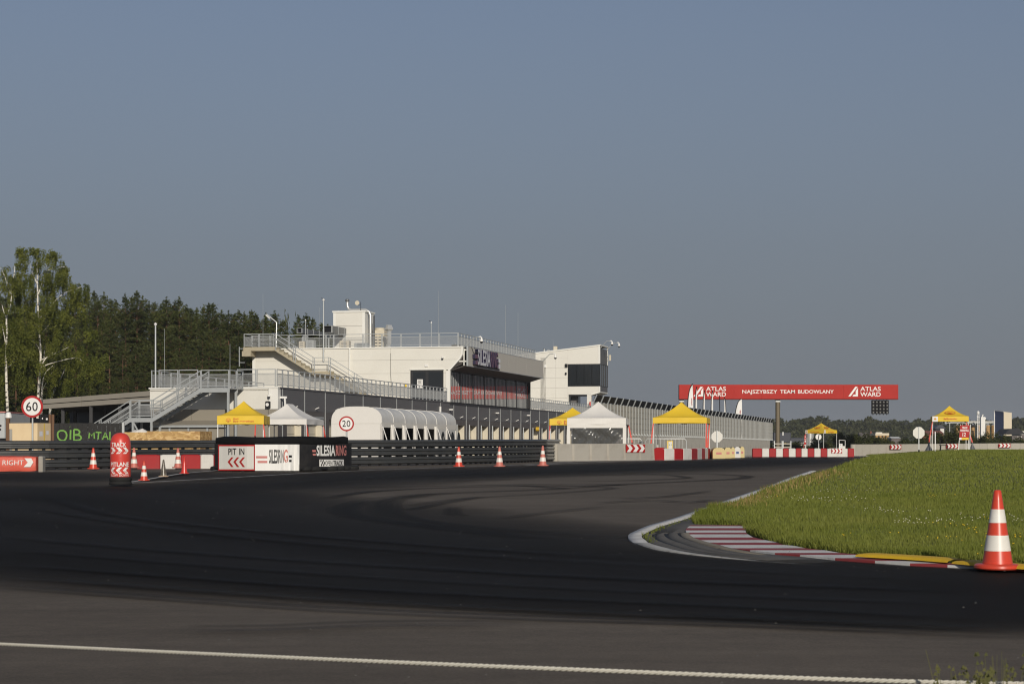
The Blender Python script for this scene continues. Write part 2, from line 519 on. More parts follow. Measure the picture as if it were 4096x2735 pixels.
def asphalt_mat():
    m = bpy.data.materials.new('asphalt'); m.use_nodes = True
    N, L = m.node_tree.nodes, m.node_tree.links
    b = N['Principled BSDF']; b.inputs['Roughness'].default_value = .82; b.inputs['Specular IOR Level'].default_value = .14
    tc = N.new('ShaderNodeTexCoord')
    def noise(sc, det=5, st=(1, 1, 1), ro=.55):
        mp = N.new('ShaderNodeMapping'); mp.inputs['Scale'].default_value = st
        L.new(tc.outputs['Object'], mp.inputs[0])
        n = N.new('ShaderNodeTexNoise'); n.inputs['Scale'].default_value = sc; n.inputs['Detail'].default_value = det; n.inputs['Roughness'].default_value = ro
        L.new(mp.outputs[0], n.inputs['Vector']); return n.outputs[0]
    def ramp(s, a, ca, bb, cb):
        r = N.new('ShaderNodeValToRGB'); r.color_ramp.elements[0].position = a; r.color_ramp.elements[1].position = bb
        r.color_ramp.elements[0].color = ca; r.color_ramp.elements[1].color = cb
        L.new(s, r.inputs[0]); return r.outputs[0]
    def mul(a, bb, f=1.0):
        x = N.new('ShaderNodeMix'); x.data_type = 'RGBA'; x.blend_type = 'MULTIPLY'; x.inputs[0].default_value = f
        L.new(a, x.inputs[6]); L.new(bb, x.inputs[7]); return x.outputs[2]
    base = ramp(noise(.12, 6), .3, (.125, .105, .085, 1), .75, (.172, .147, .120, 1))
    sp = ramp(noise(55, 3, ro=.7), .3, (.72, .72, .72, 1), .75, (1.2, 1.2, 1.2, 1))
    st = ramp(noise(1.1, 6, (.25, 1.6, 1)), .3, (.82, .82, .82, 1), .7, (1.06, 1.06, 1.06, 1))
    mo = ramp(noise(5.5, 6, ro=.65), .35, (.90, .90, .90, 1), .68, (1.08, 1.07, 1.06, 1))
    col = mul(mul(mul(base, sp), st), mo)
    # dull repaired patches
    L.new(col, b.inputs['Base Color'])
    bp = N.new('ShaderNodeBump'); bp.inputs['Strength'].default_value = .35; bp.inputs['Distance'].default_value = .01
    # beyond 90 m the polished, hot surface mirrors what stands on it at this flat angle
    sx = N.new('ShaderNodeSeparateXYZ'); L.new(tc.outputs['Object'], sx.inputs[0])
    mr = N.new('ShaderNodeMapRange'); mr.inputs[1].default_value = 90; mr.inputs[2].default_value = 108; mr.inputs[3].default_value = .82; mr.inputs[4].default_value = .09
    L.new(sx.outputs[1], mr.inputs[0]); L.new(mr.outputs[0], b.inputs['Roughness'])
    mb = N.new('ShaderNodeMapRange'); mb.inputs[1].default_value = 60; mb.inputs[2].default_value = 96; mb.inputs[3].default_value = .35; mb.inputs[4].default_value = .0
    L.new(sx.outputs[1], mb.inputs[0]); L.new(mb.outputs[0], bp.inputs['Strength'])
    L.new(noise(90, 3), bp.inputs['Height']); L.new(bp.outputs[0], b.inputs['Normal'])
    return m
M['asphalt'] = asphalt_mat()
ay = list(np.arange(-14, 130, 2)) + [140, 160, 185, 215]
tag(sheet('asphalt_track', list(np.arange(-75, 80, 5)), ay, lambda x, y: G(y), M['asphalt']), kind='structure')

def catmull(pts, step=.5):
    pts = [Vector(p) for p in pts]
    q = [pts[0] * 2 - pts[1]] + pts + [pts[-1] * 2 - pts[-2]]
    out = []
    for i in range(1, len(q) - 2):
        a, b, c, d = q[i - 1:i + 3]
        n = max(3, int((c - b).length / step))
        for k in range(n):
            t = k / n
            out.append(.5 * ((2 * b) + (c - a) * t + (2 * a - 5 * b + 4 * c - d) * t * t + (3 * b - a - 3 * c + d) * t ** 3))
    out.append(pts[-1])
    return out

def sides(line):
    res = []
    for i, p in enumerate(line):
        d = line[min(i + 1, len(line) - 1)] - line[max(i - 1, 0)]
        d.z = 0; d.normalize()
        res.append(Vector((d.y, -d.x, 0)))       # to the right of travel
    return res

def rubber_mat(name, col, dens, lo, hi, vs, soft):
    """worn rubber: transparent between the streaks, soft at the sides"""
    m = bpy.data.materials.new(name); m.use_nodes = True
    N, L = m.node_tree.nodes, m.node_tree.links
    b = N['Principled BSDF']; b.inputs['Base Color'].default_value = (*col, 1); b.inputs['Roughness'].default_value = .7
    b.inputs['Specular IOR Level'].default_value = .07
    uv = N.new('ShaderNodeUVMap')
    sx = N.new('ShaderNodeSeparateXYZ'); L.new(uv.outputs[0], sx.inputs[0])
    def mt(op, a, bb=None):
        x = N.new('ShaderNodeMath'); x.operation = op
        for i, q in enumerate((a, bb)):
            if q is None: continue
            if isinstance(q, (int, float)): x.inputs[i].default_value = q
            else: L.new(q, x.inputs[i])
        return x.outputs[0]
    u, v = sx.outputs[0], sx.outputs[1]
    par = mt('MULTIPLY', mt('MULTIPLY', v, 4.0), mt('SUBTRACT', 1.0, v))
    edge = mt('POWER', mt('MAXIMUM', par, 0.0), soft)
    cv = N.new('ShaderNodeCombineXYZ')
    L.new(mt('MULTIPLY', u, .05), cv.inputs[0]); L.new(mt('MULTIPLY', v, vs), cv.inputs[1]); L.new(sx.outputs[0], cv.inputs[2])
    L.new(mt('MULTIPLY', u, .012), cv.inputs[2])
    nz = N.new('ShaderNodeTexNoise'); nz.inputs['Scale'].default_value = 1.0; nz.inputs['Detail'].default_value = 6; nz.inputs['Roughness'].default_value = .6
    L.new(cv.outputs[0], nz.inputs['Vector'])
    mr = N.new('ShaderNodeMapRange'); mr.inputs[1].default_value = lo; mr.inputs[2].default_value = hi
    L.new(nz.outputs[0], mr.inputs[0])
    al = mt('MULTIPLY', mt('MULTIPLY', edge, mr.outputs[0]), dens)
    at = N.new('ShaderNodeAttribute'); at.attribute_name = 'fade'
    al = mt('MULTIPLY', al, at.outputs['Fac'])
    L.new(al, b.inputs['Alpha'])
    return m
M['rubber_wide'] = rubber_mat('rubber_wide', (.0215, .0195, .0175), .96, .06, .36, 9, .95)
M['rubber_skid'] = rubber_mat('rubber_skid', (.015, .0148, .0145), .72, .25, .55, 2.5, .8)

_lift = [0.006]
def ribbons(name, specs, mat, kind='stuff'):
    V, T, UV, FA = [], [], [], []
    for pts, w0, dens in specs:
        line = catmull(pts, .6)
        sd_ = sides(line)
        _lift[0] += .0011
        acc = 0
        k = len(V)
        n = len(line)
        nc = 2 if w0 < 1 else 6
        for i, p in enumerate(line):
            if i: acc += (p - line[i - 1]).length
            f = min(1, i / max(1, n * .12), (n - 1 - i) / max(1, n * .12)) * dens
            for c in range(nc + 1):
                q = p + sd_[i] * w0 * (c / nc - .5)
                V.append((q.x, q.y, G(q.y) + _lift[0])); UV.append((acc + 37 * len(specs[0]) + k, c / nc)); FA.append(f)
        for i in range(n - 1):
            for c in range(nc):
                a = k + i * (nc + 1) + c
                T.append((a, a + 1, a + nc + 2, a + nc + 1))
    me = arr_mesh(name, V, T, mat)
    uv = me.uv_layers.new(name='UVMap')
    idx = np.asarray(T).ravel()
    uv.data.foreach_set('uv', np.asarray(UV, dtype=np.float32)[idx].ravel())
    at = me.attributes.new('fade', 'FLOAT', 'POINT'); at.data.foreach_set('value', np.asarray(FA, dtype=np.float32))
    return tag(link(name, me), kind=kind)

def gp(*pp): return [GA(*p) for p in pp]
band = [(24, 150, 0), (11.5, 95, 0), (3, 76, 0), (-3.5, 60, 0), (-7.5, 45, 0), (-8.2, 35, 0), (-5.6, 26.5, 0), (-1, 20.6, 0), (4, 18.0, 0), (12, 15.5, 0), (22, 13.0, 0)]
wide = [([Vector(p) for p in band], 9.0, .72),
        ([Vector((p[0] - 1.5, p[1] - .8, 0)) for p in band[3:]], 6.5, .5),
        ([Vector(p) for p in [(-22, 78, 0), (-15, 60, 0), (-10.5, 42, 0), (-9, 30, 0), (-6, 22, 0), (1, 17.2, 0), (9, 14.4, 0), (20, 11.5, 0)]], 6.0, .5),
        ([Vector(p) for p in [(-60, 58, 0), (-30, 61, 0), (-12, 62, 0), (0, 70, 0), (12, 96, 0), (26, 150, 0)]], 16.0, .62),
        ([Vector(p) for p in [(-30, 45, 0), (-20, 38, 0), (-12, 29, 0), (-4, 20.8, 0), (6, 16.8, 0), (16, 14, 0)]], 4.0, .3)]
wide += [(gp((-500, 1990), (-100, 2020), (300, 2052), (1000, 2130), (1800, 2228), (2700, 2288), (4000, 2362), (4700, 2400)), 6.5, .8),
         (gp((-500, 2090), (-100, 2130), (500, 2185), (1300, 2270), (2600, 2375), (4000, 2442), (4800, 2475)), 4.6, .75),
         (gp((-600, 1950), (0, 1962), (700, 1985), (1200, 2040), (1700, 2118), (2400, 2200), (3000, 2250)), 7.0, .75)]
ribbons('tyre_rubber', wide, M['rubber_wide'])
sk_ = []
def skid(w0, dens, *pp): sk_.append((gp(*pp), w0, dens))
skid(.5, .9, (1300, 1952), (1900, 1942), (2300, 1936), (2480, 1940), (2380, 1943), (1900, 1948), (1500, 1966), (1290, 1998))
skid(.6, .9, (1700, 1944), (2050, 1942), (2220, 1952), (2235, 1956), (2000, 1966), (1700, 1978), (1480, 2000))
skid(.4, .8, (2000, 1935), (2400, 1949), (2430, 1957), (2200, 1975), (1850, 1996), (1640, 2025))
skid(.5, .9, (2300, 1903), (2750, 1896), (2960, 1903), (2985, 1910), (2900, 1919), (2500, 1938), (2200, 1960))
skid(.4, .8, (2100, 1900), (2600, 1899), (2730, 1908), (2735, 1914), (2500, 1924), (2200, 1930))
skid(.7, .8, (1790, 1972), (1570, 2002), (1535, 2036), (1565, 2064), (1730, 2098), (2090, 2132), (2500, 2160))
skid(.4, .7, (1930, 1988), (1800, 2010), (1620, 2046))
skid(.35, .6, (1810, 2030), (1815, 2062), (1880, 2066))
skid(.6, .7, (1480, 2000), (1390, 2030), (1375, 2046), (1440, 2072), (1800, 2120), (2300, 2170))
skid(.3, .8, (2440, 2000), (2640, 1990), (2850, 1965))
skid(.3, .7, (2350, 2018), (2600, 2004), (2760, 2012), (2860, 2000))
skid(.3, .7, (2000, 2080), (2200, 2052), (2420, 2030))
skid(.35, .8, (1400, 1930), (2000, 1920), (2600, 1890), (3000, 1870))
skid(.35, .8, (1200, 1918), (1900, 1900), (2500, 1878), (2900, 1866))
skid(.35, .8, (1000, 1945), (1700, 1905), (2300, 1885), (2800, 1878))
skid(.3, .8, (-50, 2262), (600, 2308), (1300, 2358), (2200, 2405), (3000, 2440), (4150, 2500))
skid(.25, .9, (-50, 2312), (600, 2358), (1300, 2408), (2100, 2452), (3000, 2486), (4150, 2542))
skid(.25, .9, (-50, 2350), (600, 2398), (1300, 2446), (2100, 2482), (3000, 2512), (4150, 2560))
skid(.3, .7, (-50, 2200), (700, 2262), (1500, 2320), (2600, 2380), (4150, 2440))
skid(.4, .7, (-50, 2150), (700, 2215), (1500, 2270), (2600, 2330), (4150, 2385))
skid(.3, .8, (100, 2030), (500, 2100), (1200, 2180), (2200, 2250), (3300, 2310), (4150, 2350))
skid(.4, .8, (200, 1990), (420, 2060), (1000, 2130), (2000, 2210), (3000, 2265))
skid(.4, .6, (700, 2530), (1100, 2528), (1500, 2512), (2100, 2508))
skid(.3, .6, (2600, 2470), (3300, 2500), (4150, 2535))
ribbons('skid_marks', sk_, M['rubber_skid'])

def crumbs():
    V, T = [], []
    r = np.random.default_rng(5)
    for _ in range(220):
        d = 9 + 55 * r.random() ** 1.6
        x = (r.random() * 2 - 1) * 2300 / F * d
        if x > xl0_(d): continue
        s = r.uniform(.003, .010) * (1 + d / 60)
        k = len(V); z = G(d) + .045
        V += [(x - s, d - s * .7, z), (x + s, d - s * .4, z), (x, d + s, z), (x + s * .1, d, z + s * .8)]
        T += [(k, k + 1, k + 3), (k + 1, k + 2, k + 3), (k + 2, k, k + 3)]
    tag(link('rubble', arr_mesh('rubble', V, T, M['kerb_concrete'])), kind='stuff')
def xl0_(d): return float(np.interp(d, [9, 15, 18, 20, 23, 26, 30, 36, 64], [9, 9, 9, 4.6, 2.2, 1.2, 1.6, 3, 8.5]))
crumbs()

def paint_line(name, pts, w0, mat=None, lift=.03):
    line = catmull(pts, .7); s_ = sides(line)
    V, T = [], []
    for p, s in zip(line, s_):
        for q in (p - s * w0 / 2, p + s * w0 / 2):
            V.append((q.x, q.y, G(q.y) + lift))
    T = [(2 * i, 2 * i + 1, 2 * i + 3, 2 * i + 2) for i in range(len(line) - 1)]
    return tag(link(name, arr_mesh(name, V, T, mat or M['line_white'])), kind='structure')
paint_line('painted_line', gp((-150, 1902), (0, 1897), (215, 1890), (430, 1883), (560, 1878), (700, 1875), (860, 1871)), .12, lift=.052)
paint_line('painted_line', gp((500, 1941), (900, 1918), (1300, 1894), (1640, 1880), (1840, 1872), (2100, 1862), (2290, 1853)), .12, lift=.056)
paint_line('painted_line', gp((520, 1936), (575, 1927), (660, 1912), (740, 1899), (870, 1887)), .12, lift=.06)
paint_line('painted_line', gp((2220, 1853), (2400, 1848), (2620, 1843), (2800, 1839)), .2, lift=.064)
paint_line('painted_line', gp((2100, 1868), (2300, 1858), (2620, 1847), (2900, 1842)), .15, lift=.068)

# ------------------------------------------------------------------ kerbs
kerb_pts = gp((3255, 1884), (3160, 1917), (3080, 1950), (2960, 1992), (2850, 2032), (2720, 2078), (2620, 2108), (2560, 2134), (2538, 2150), (2552, 2170), (2620, 2196), (2700, 2212), (2850, 2229), (3050, 2246), (3300, 2262))
kline = catmull(kerb_pts, .25)
kside = sides(kline)

def strip(name, line, sd_, o0, o1, z0, z1, mat, i0=0, i1=None, parent=None):
    """a raised band beside the kerb line between two offsets"""
    V, T = [], []
    rng_ = range(i0, i1 if i1 else len(line))
    k = 0
    for i in rng_:
        p, s = line[i], sd_[i]
        a, b = p + s * o0, p + s * o1
        g0, g1 = G(a.y), G(b.y)
        V += [(a.x, a.y, g0 - .05), (a.x, a.y, g0 + z0), (b.x, b.y, g1 + z1), (b.x, b.y, g1 - .05)]
        if k:
            q = 4 * k
            T += [(q - 4 + j, q - 3 + j, q + 1 + j, q + j) for j in range(3)]
        k += 1
    me = arr_mesh(name, V, T, mat)
    bm_fix(me)
    return link(name, me, parent)

# line runs from far to near round the apex, the infield lies on its left (negative side)
na = min(range(len(kline)), key=lambda i: kline[i].x)
def taper(i, i0, i1, n0=3, n1=10): return max(0.0, min(1, (i - i0) / n0, (i1 - 1 - i) / n1))
def strip2(name, o0, o1, z0, z1, mat, i0, i1, parent=None, n0=3, n1=10, narrow=False):
    """a kerb band that sinks into the ground at both ends"""
    V, T = [], []
    for k, i in enumerate(range(i0, i1)):
        t = taper(i, i0, i1, n0, n1)
        p, s = kline[i], kside[i]
        w_ = (.25 + .75 * t) if narrow else 1
        a, b_ = p + s * (o0 if not narrow else o1 + (o0 - o1) * 1), p + s * (o0 + (o1 - o0) * w_)
        V += [(a.x, a.y, G(a.y) - .05), (a.x, a.y, G(a.y) + .004 + z0 * t), (b_.x, b_.y, G(b_.y) + .004 + z1 * t), (b_.x, b_.y, G(b_.y) - .05)]
        if k:
            q = 4 * k
            T += [(q - 4 + j, q - 3 + j, q + 1 + j, q + j) for j in range(3)]
    me = arr_mesh(name, V, T, mat); bm_fix(me)
    return link(name, me, parent)
NK = len(kline)
tag(strip2('white_kerb', .08, -.09, .026, .03, M['kerb_white'], 0, na + 4, None, 3, 2), kind='structure')
tag(strip2('white_kerb', .07, -.06, .026, .03, M['kerb_white_worn'], na + 1, min(NK, na + 19), None, 2, 11, True), kind='structure')
tag(strip2('kerb_apron', .03, -.95, .008, .014, M['kerb_concrete'], max(0, na - 40), NK, None, 3, 3), kind='structure')
kc = empty('grooved_kerb', (0, 0, 0)); tag(kc, kind='structure')
lo, hi = max(0, na - 8), min(NK, na + 15)
for j, (a, b_, zz) in enumerate(((-.11, -.225, .032), (-.275, -.38, .044), (-.43, -.55, .056))):
    strip2('kerb_ridge', a, b_, zz - .026, zz, M['kerb_concrete'], lo, hi, kc, 3, 9)
for a, b_, zz in ((-.227, -.273, .026), (-.382, -.428, .036), (-.552, -.589, .046)): strip2('gap_shadow_strip', a, b_, zz, zz, M['ink'], lo + 1, hi - 1, kc, 3, 9)  # dark strips painting in the shadow of the gaps between ridges
strip2('kerb_edge', -.59, -.70, .05, .055, M['kerb_sand'], max(0, na - 6), hi, kc, 2, 7)
# ground slab under the red and white field
rows = [(2110, 2762, 2990), (2114, 2757, 2990), (2122, 2747, 2988), (2131, 2742, 2984), (2140, 2746, 2984), (2147, 2753, 2992), (2160, 2768, 3012), (2171, 2790, 3062),
        (2181, 2815, 3120), (2191, 2855, 3165), (2204, 2925, 3220), (2213, 3000, 3300), (2224, 3100, 3360), (2232, 3200, 3450), (2245, 3340, 3560), (2256, 3500, 3740), (2267, 3640, 3860), (2274, 3790, 3960), (2282, 3950, 4120), (2290, 4080, 4260)]
rk = empty('striped_kerb', (0, 0, 0)); tag(rk, kind='structure')
for i in range(len(rows) - 1):
    (ya, la, ra), (yb, lb, rb) = rows[i], rows[i + 1]
    q = [GA(la, ya), GA(ra, ya), GA(rb, yb), GA(lb, yb)]
    vs = [(p.x, p.y, G(p.y) - .04) for p in q] + [(p.x, p.y, G(p.y) + .036) for p in q]
    MB().add(vs, [(4, 5, 6, 7), (0, 1, 5, 4), (1, 2, 6, 5), (2, 3, 7, 6), (3, 0, 4, 7)]).build('stripe', M['kerb_white' if i % 2 else 'kerb_red'], rk)

def sausage(pts, label):
    line = catmull(pts, .12); s_ = sides(line)
    n = len(line); V, Q = [], []
    for i, (p, s) in enumerate(zip(line, s_)):
        t = min(1, (i + .5) / 1.6, (n - i - .5) / 1.6)
        t = math.sqrt(max(.02, 1 - (1 - t) ** 2))
        for k in range(7):
            a = math.pi * k / 6
            q = p + s * (.15 * math.cos(a) * (.85 + .15 * t))
            V.append((q.x, q.y, G(q.y) + .05 + .04 * t * math.sin(a) ** .7))
    for i in range(n - 1):
        Q += [(i * 7 + k, i * 7 + k + 1, i * 7 + k + 8, i * 7 + k + 7) for k in range(6)]
    me = arr_mesh('sausage_kerb', V, Q, M['yellow_paint'], True)
    tag(link('sausage_kerb', me), label, 'kerb', 'yellow sausage kerbs behind the striped kerb')
sausage(gp((3452, 2243), (3560, 2249), (3700, 2258), (3832, 2268)), 'yellow rounded kerb hump beside the grass, its whole length in view')
sausage(gp((3850, 2272), (3990, 2284), (4130, 2295), (4300, 2308)), 'yellow rounded kerb hump behind the big traffic cone')

# ------------------------------------------------------------------ infield grass
LE = [(18.0, 12), (18.8, 8), (19.4, 6.2), (20.0, 5.05), (21.6, 3.95), (23.5, 3.25), (26.8, 3.2), (28.7, 3.35), (29.2, 2.72), (31, 2.85), (34.6, 3.5), (36, 3.95), (47, 6.1), (63.5, 9.8), (77, 12.7), (98, 17.2), (137, 25.0), (178, 31)]
led, lex = [p[0] for p in LE], [p[1] for p in LE]
def xl(d): return float(np.interp(d, led, lex))
def rise(x, d):
    q = x - xl(d)
    return .055 * smooth(q, -.1, .25) + .37 * smooth(q, 0, 7) * smooth(d, 52, 105) * (1 - smooth(d, 158, 176))
dv = list(np.arange(18.0, 40, .4)) + list(np.arange(40, 180, 2.0))
V, T = [], []
cols = [0, .08, .2, .4, .8, 1.4, 2.2, 3.2, 4.5, 6, 8, 11, 15, 20, 30, 45, 70]
for d in dv:
    for c in cols:
        x = xl(d) + c
        V.append((x, d, G(d) + rise(x, d)))
n = len(cols)
T = [(j * n + i, j * n + i + 1, (j + 1) * n + i + 1, (j + 1) * n + i) for j in range(len(dv) - 1) for i in range(n - 1)]
M['sod'] = mk('sod', (.125, .140, .027), .95, var=.35, scale=.8, bump=.6, bscale=12, dirt=(.17, .15, .045, .5), dscale=.5)
tag(link('infield_lawn', arr_mesh('infield_lawn', V, T, M['sod'], True)), kind='structure')

def in_view_x(d): return 2048 / F * d * 1.06 + .5
def blades(name, n, d0, d1, h0, h1, w0, mat, place=None, lean=.35, power=1.0):
    """grass blades: thin bent triangles"""
    d = d0 + (d1 - d0) * rng.random(n) ** power
    L_ = np.interp(d, led, lex)
    xr = 2048 / F * d * 1.06 + 4.5
    x = L_ + (xr - L_) * rng.random(n)
    if place is not None: x, d = place(n)
    ok = x < np.interp(d, led, lex) + 60
    x, d = x[ok], d[ok]; n = len(x)
    q = x - np.interp(d, led, lex)
    def sm(t, a, b):
        t = np.clip((t - a) / (b - a), 0, 1); return t * t * (3 - 2 * t)
    g = np.where(d < 80, .0075 * d, np.where(d < 116, .6 + .0075 * (d - 80) - .0075 * (d - 80) ** 2 / 72, .735))
    z = g + .055 * sm(q, -.1, .25) + .37 * sm(q, 0, 7) * sm(d, 52, 105) * (1 - sm(d, 158, 176)) - .01
    clump = .85 + .3 * np.sin(x * 2.1 + np.sin(d * 1.3) * 2) * np.sin(d * .9 + x * .7)
    h = (h0 + (h1 - h0) * rng.random(n) ** 1.6) * np.clip(clump, .5, 1.3)
    a = rng.random(n) * 2 * np.pi; le = (rng.random(n) * lean + .05) * h
    wa = a + np.pi / 2 + rng.normal(0, .6, n)
    wx, wy = np.cos(wa) * w0 / 2, np.sin(wa) * w0 / 2
    # widen blades with distance so that they stay resolvable
    k = np.clip(d / 30, 1, 4); wx, wy = wx * k, wy * k
    b0 = np.stack([x - wx, d - wy, z], 1); b1 = np.stack([x + wx, d + wy, z], 1)
    m0 = np.stack([x - wx * .8 + np.cos(a) * le * .35, d - wy * .8 + np.sin(a) * le * .35, z + h * .55], 1)
    m1 = np.stack([x + wx * .8 + np.cos(a) * le * .35, d + wy * .8 + np.sin(a) * le * .35, z + h * .55], 1)
    t = np.stack([x + np.cos(a) * le, d + np.sin(a) * le, z + h], 1)
    V = np.stack([b0, b1, m0, m1, t], 1).reshape(-1, 3)
    i = np.arange(n)[:, None] * 5
    T = np.concatenate([i + [0, 1, 3], i + [0, 3, 2], i + [2, 3, 4]], 0)
    return tag(link(name, arr_mesh(name, V, T, mat)), kind='stuff')
blades('grass', 280000, 18.6, 42, .035, .095, .008, M['grass_blade'], power=1.5)
blades('grass', 125000, 40, 165, .045, .11, .011, M['grass_blade'], power=1.5)

def edge_place(d0, d1, spread):
    def f(n):
        d = d0 + (d1 - d0) * rng.random(n)
        return np.interp(d, led, lex) + np.abs(rng.normal(0, spread, n)) - .06, d
    return f
blades('grass', 16000, 0, 0, .05, .17, .010, M['grass_blade'], edge_place(19.0, 36, .14), .7)
blades('dry_grass', 1500, 0, 0, .05, .16, .009, M['dry_grass'], edge_place(34, 40, .25), .6)
blades('dry_grass', 1500, 0, 0, .05, .2, .012, M['dry_grass'], edge_place(40, 66, .35), .6)
blades('grass', 5000, 0, 0, .06, .22, .012, M['grass_blade'], edge_place(36, 110, .3), .6)
def weed_place(n):
    i = rng.integers(max(0, na - 26), na + 3, n)
    x = np.array([kline[k].x - kside[k].x * .16 for k in i]) + rng.normal(0, .03, n)
    y = np.array([kline[k].y - kside[k].y * .16 for k in i]) + rng.normal(0, .03, n)
    return x, y
blades('weeds', 500, 0, 0, .03, .09, .009, M['grass_blade'], weed_place, .9)

def flowers(name, spots, mat, r):
    V, T = [], []
    for (px, py, n, sx, sd_) in spots:
        c = GA(px, py)
        for _ in range(n):
            x, d = c.x + random.gauss(0, sx), c.y + random.gauss(0, sd_)
            if x < xl(d) + .05: continue
            z = G(d) + rise(x, d) + random.uniform(.07, .13)
            s = r * random.uniform(.7, 1.3)
            k = len(V)
            V += [(x - s, d, z), (x, d - s, z + s * .3), (x + s, d, z), (x, d + s, z + s * .3), (x, d, z + s), (x, d, z - s * .6)]
            T += [(k, k + 1, k + 4), (k + 1, k + 2, k + 4), (k + 2, k + 3, k + 4), (k + 3, k, k + 4), (k + 1, k, k + 5), (k + 2, k + 1, k + 5), (k + 3, k + 2, k + 5), (k, k + 3, k + 5)]
    tag(link(name, arr_mesh(name, V, T, mat)), kind='stuff')
flowers('clover_flowers', [(3740, 2125, 30, .28, .5), (3650, 2128, 10, .2, .3), (3300, 2026, 26, .5, .5), (3260, 2028, 20, .2, .3), (3580, 1868, 45, 1.3, 1.5), (3520, 1872, 20, .6, 1), (4075, 2115, 20, .2, .4),
                         (3530, 2078, 22, .35, .5), (3900, 2105, 14, .3, .5), (3420, 1990, 14, .8, 1), (3680, 1905, 12, 2, 2), (3300, 1930, 10, 1.5, 2)], M['flower_white'], .011)
flowers('yellow_flowers', [(3770, 2200, 7, .12, .12), (3880, 2165, 8, .12, .25), (3930, 2245, 7, .18, .25), (3400, 2190, 3, .06, .1), (4085, 2190, 9, .12, .12), (3980, 2110, 3, .1, .3), (3720, 2014, 7, .25, .2), (3740, 2010, 4, .15, .2),
                          (3095, 2012, 2, .1, .1), (3850, 2140, 6, .2, .2), (3560, 2180, 2, .1, .2), (3930, 2210, 5, .25, .25)], M['flower_yellow'], .0105)

# ------------------------------------------------------------------ rope and weeds by the camera
def twisted_rope(pts, r, pitch):
    line = catmull(pts, .0075)
    V, Q = [], []
    for st in range(3):
        acc = 0; k0 = len(V)
        for i, p in enumerate(line):
            if i: acc += (p - line[i - 1]).length
            d = (line[min(i + 1, len(line) - 1)] - line[max(0, i - 1)]).normalized()
            a, b = perp(d)
            t = 2 * math.pi * (acc / pitch + st / 3)
            c = p + (a * math.cos(t) + b * math.sin(t)) * r * .52
            for k in range(5):
                u = 2 * math.pi * k / 5
                V.append(tuple(c + (a * math.cos(u) + b * math.sin(u)) * r * .55))
        for i in range(len(line) - 1):
            for k in range(5):
                Q.append((k0 + i * 5 + k, k0 + i * 5 + (k + 1) % 5, k0 + i * 5 + 5 + (k + 1) % 5, k0 + i * 5 + 5 + k))
    me = arr_mesh('rope', V, Q, M['rope'], True)
    tag(link('rope', me), 'white twisted rope strung across in front of the track', 'rope')
rp = [P(-260, 2562, 8.2), P(0, 2575, 7.8), P(1300, 2635, 6.7), P(2600, 2688, 6.2), P(3532, 2721, 6.05), P(4096, 2733, 6.0), P(4360, 2737, 6.0)]
twisted_rope(rp, .0072, .062)
for p, lb in ((rp[0], 'thin steel stake holding the far end of the rope'), (rp[-1], 'thin steel stake holding the near end of the rope')):
    st = MB().cyl((0, 0, -.2), (0, 0, p.z - G(p.y) + .06), .012, n=8).build('rope_stake', M['galv'])
    st.location = (p.x, p.y, G(p.y)); tag(st, lb, 'stake', 'stakes holding the rope')

def near_weeds():
    V, T = [], []
    for _ in range(75):
        px = random.choice([random.gauss(3890, 60), random.gauss(4010, 50), random.uniform(3800, 4300)])
        d = random.uniform(5.6, 6.4)
        top = random.gauss(2712, 32) if px < 3960 else random.gauss(2690, 40)
        if random.random() < .06: top = random.uniform(2590, 2640)
        x, z1 = WX(px, d), WZ(max(2585, top), d)
        lx = random.gauss(0, .04)
        w0 = random.uniform(.0015, .003)
        pts = [(x + lx * (t ** 2), d, G(d) + (z1 - G(d)) * t) for t in (0, .5, .8, 1)]
        k = len(V)
        for i, p in enumerate(pts):
            q = w0 * (1 - .8 * i / 3)
            V += [(p[0] - q, p[1], p[2]), (p[0] + q, p[1], p[2])]
        for i in range(3):
            T += [(k + 2 * i, k + 2 * i + 1, k + 2 * i + 3), (k + 2 * i, k + 2 * i + 3, k + 2 * i + 2)]
        if random.random() < .35:                       # seed heads
            for _ in range(10):
                c = Vector(pts[-1]) + Vector((random.gauss(0, .008), random.gauss(0, .008), random.uniform(-.07, .01)))
                k = len(V); s = .006
                V += [(c.x - s, c.y, c.z), (c.x + s, c.y, c.z), (c.x, c.y, c.z + 2 * s)]
                T += [(k, k + 1, k + 2)]
    tag(link('tall_weeds', arr_mesh('tall_weeds', V, T, M['weed'])), kind='stuff')
near_weeds()

# ================================================================== pit building
TH = math.radians(12.9); ct, st_ = math.cos(TH), math.sin(TH)
U0, V0 = 110.8, -39.4
def BX(px, yl):
    t = (px - HX) / F; u = U0 + yl
    return u * (t * ct - st_) / (ct + t * st_) - V0
def BY(px, xl_):
    v = xl_ + V0
    d = -v / ct * F / (HX + F * math.tan(TH) - px)
    return WX(px, d) * st_ + d * ct - U0
def BD(xl_, yl): return (U0 + yl) * ct - (xl_ + V0) * st_
def BZ(py, xl_, yl): return WZ(py, BD(xl_, yl)) - .735
bloc = Vector((U0 * st_ + V0 * ct, U0 * ct - V0 * st_, .735))
def BW(xl_, yl, zl): return Vector((bloc.x + xl_ * ct + yl * st_, bloc.y - xl_ * st_ + yl * ct, .735 + zl))

pit = empty('pit_building', bloc, -TH, 'long two storey pit building with cream end walls, grey garages and roof railings', 'building')
ZT = 4.16       # terrace edge
# -- ground floor
MB().box(-8.0, -.55, .12, 39.6, 0, 3.95).box(-17, -.55, 20, 125, 0, 3.9).build('ground_floor', M['taupe'], pit)
MB().box(-8.05, -.62, .0, 39.6, 3.952, 4.0).box(-17, -.62, 39.6, 125, 3.952, 4.0).build('terrace_deck', M['concrete_pale'], pit)
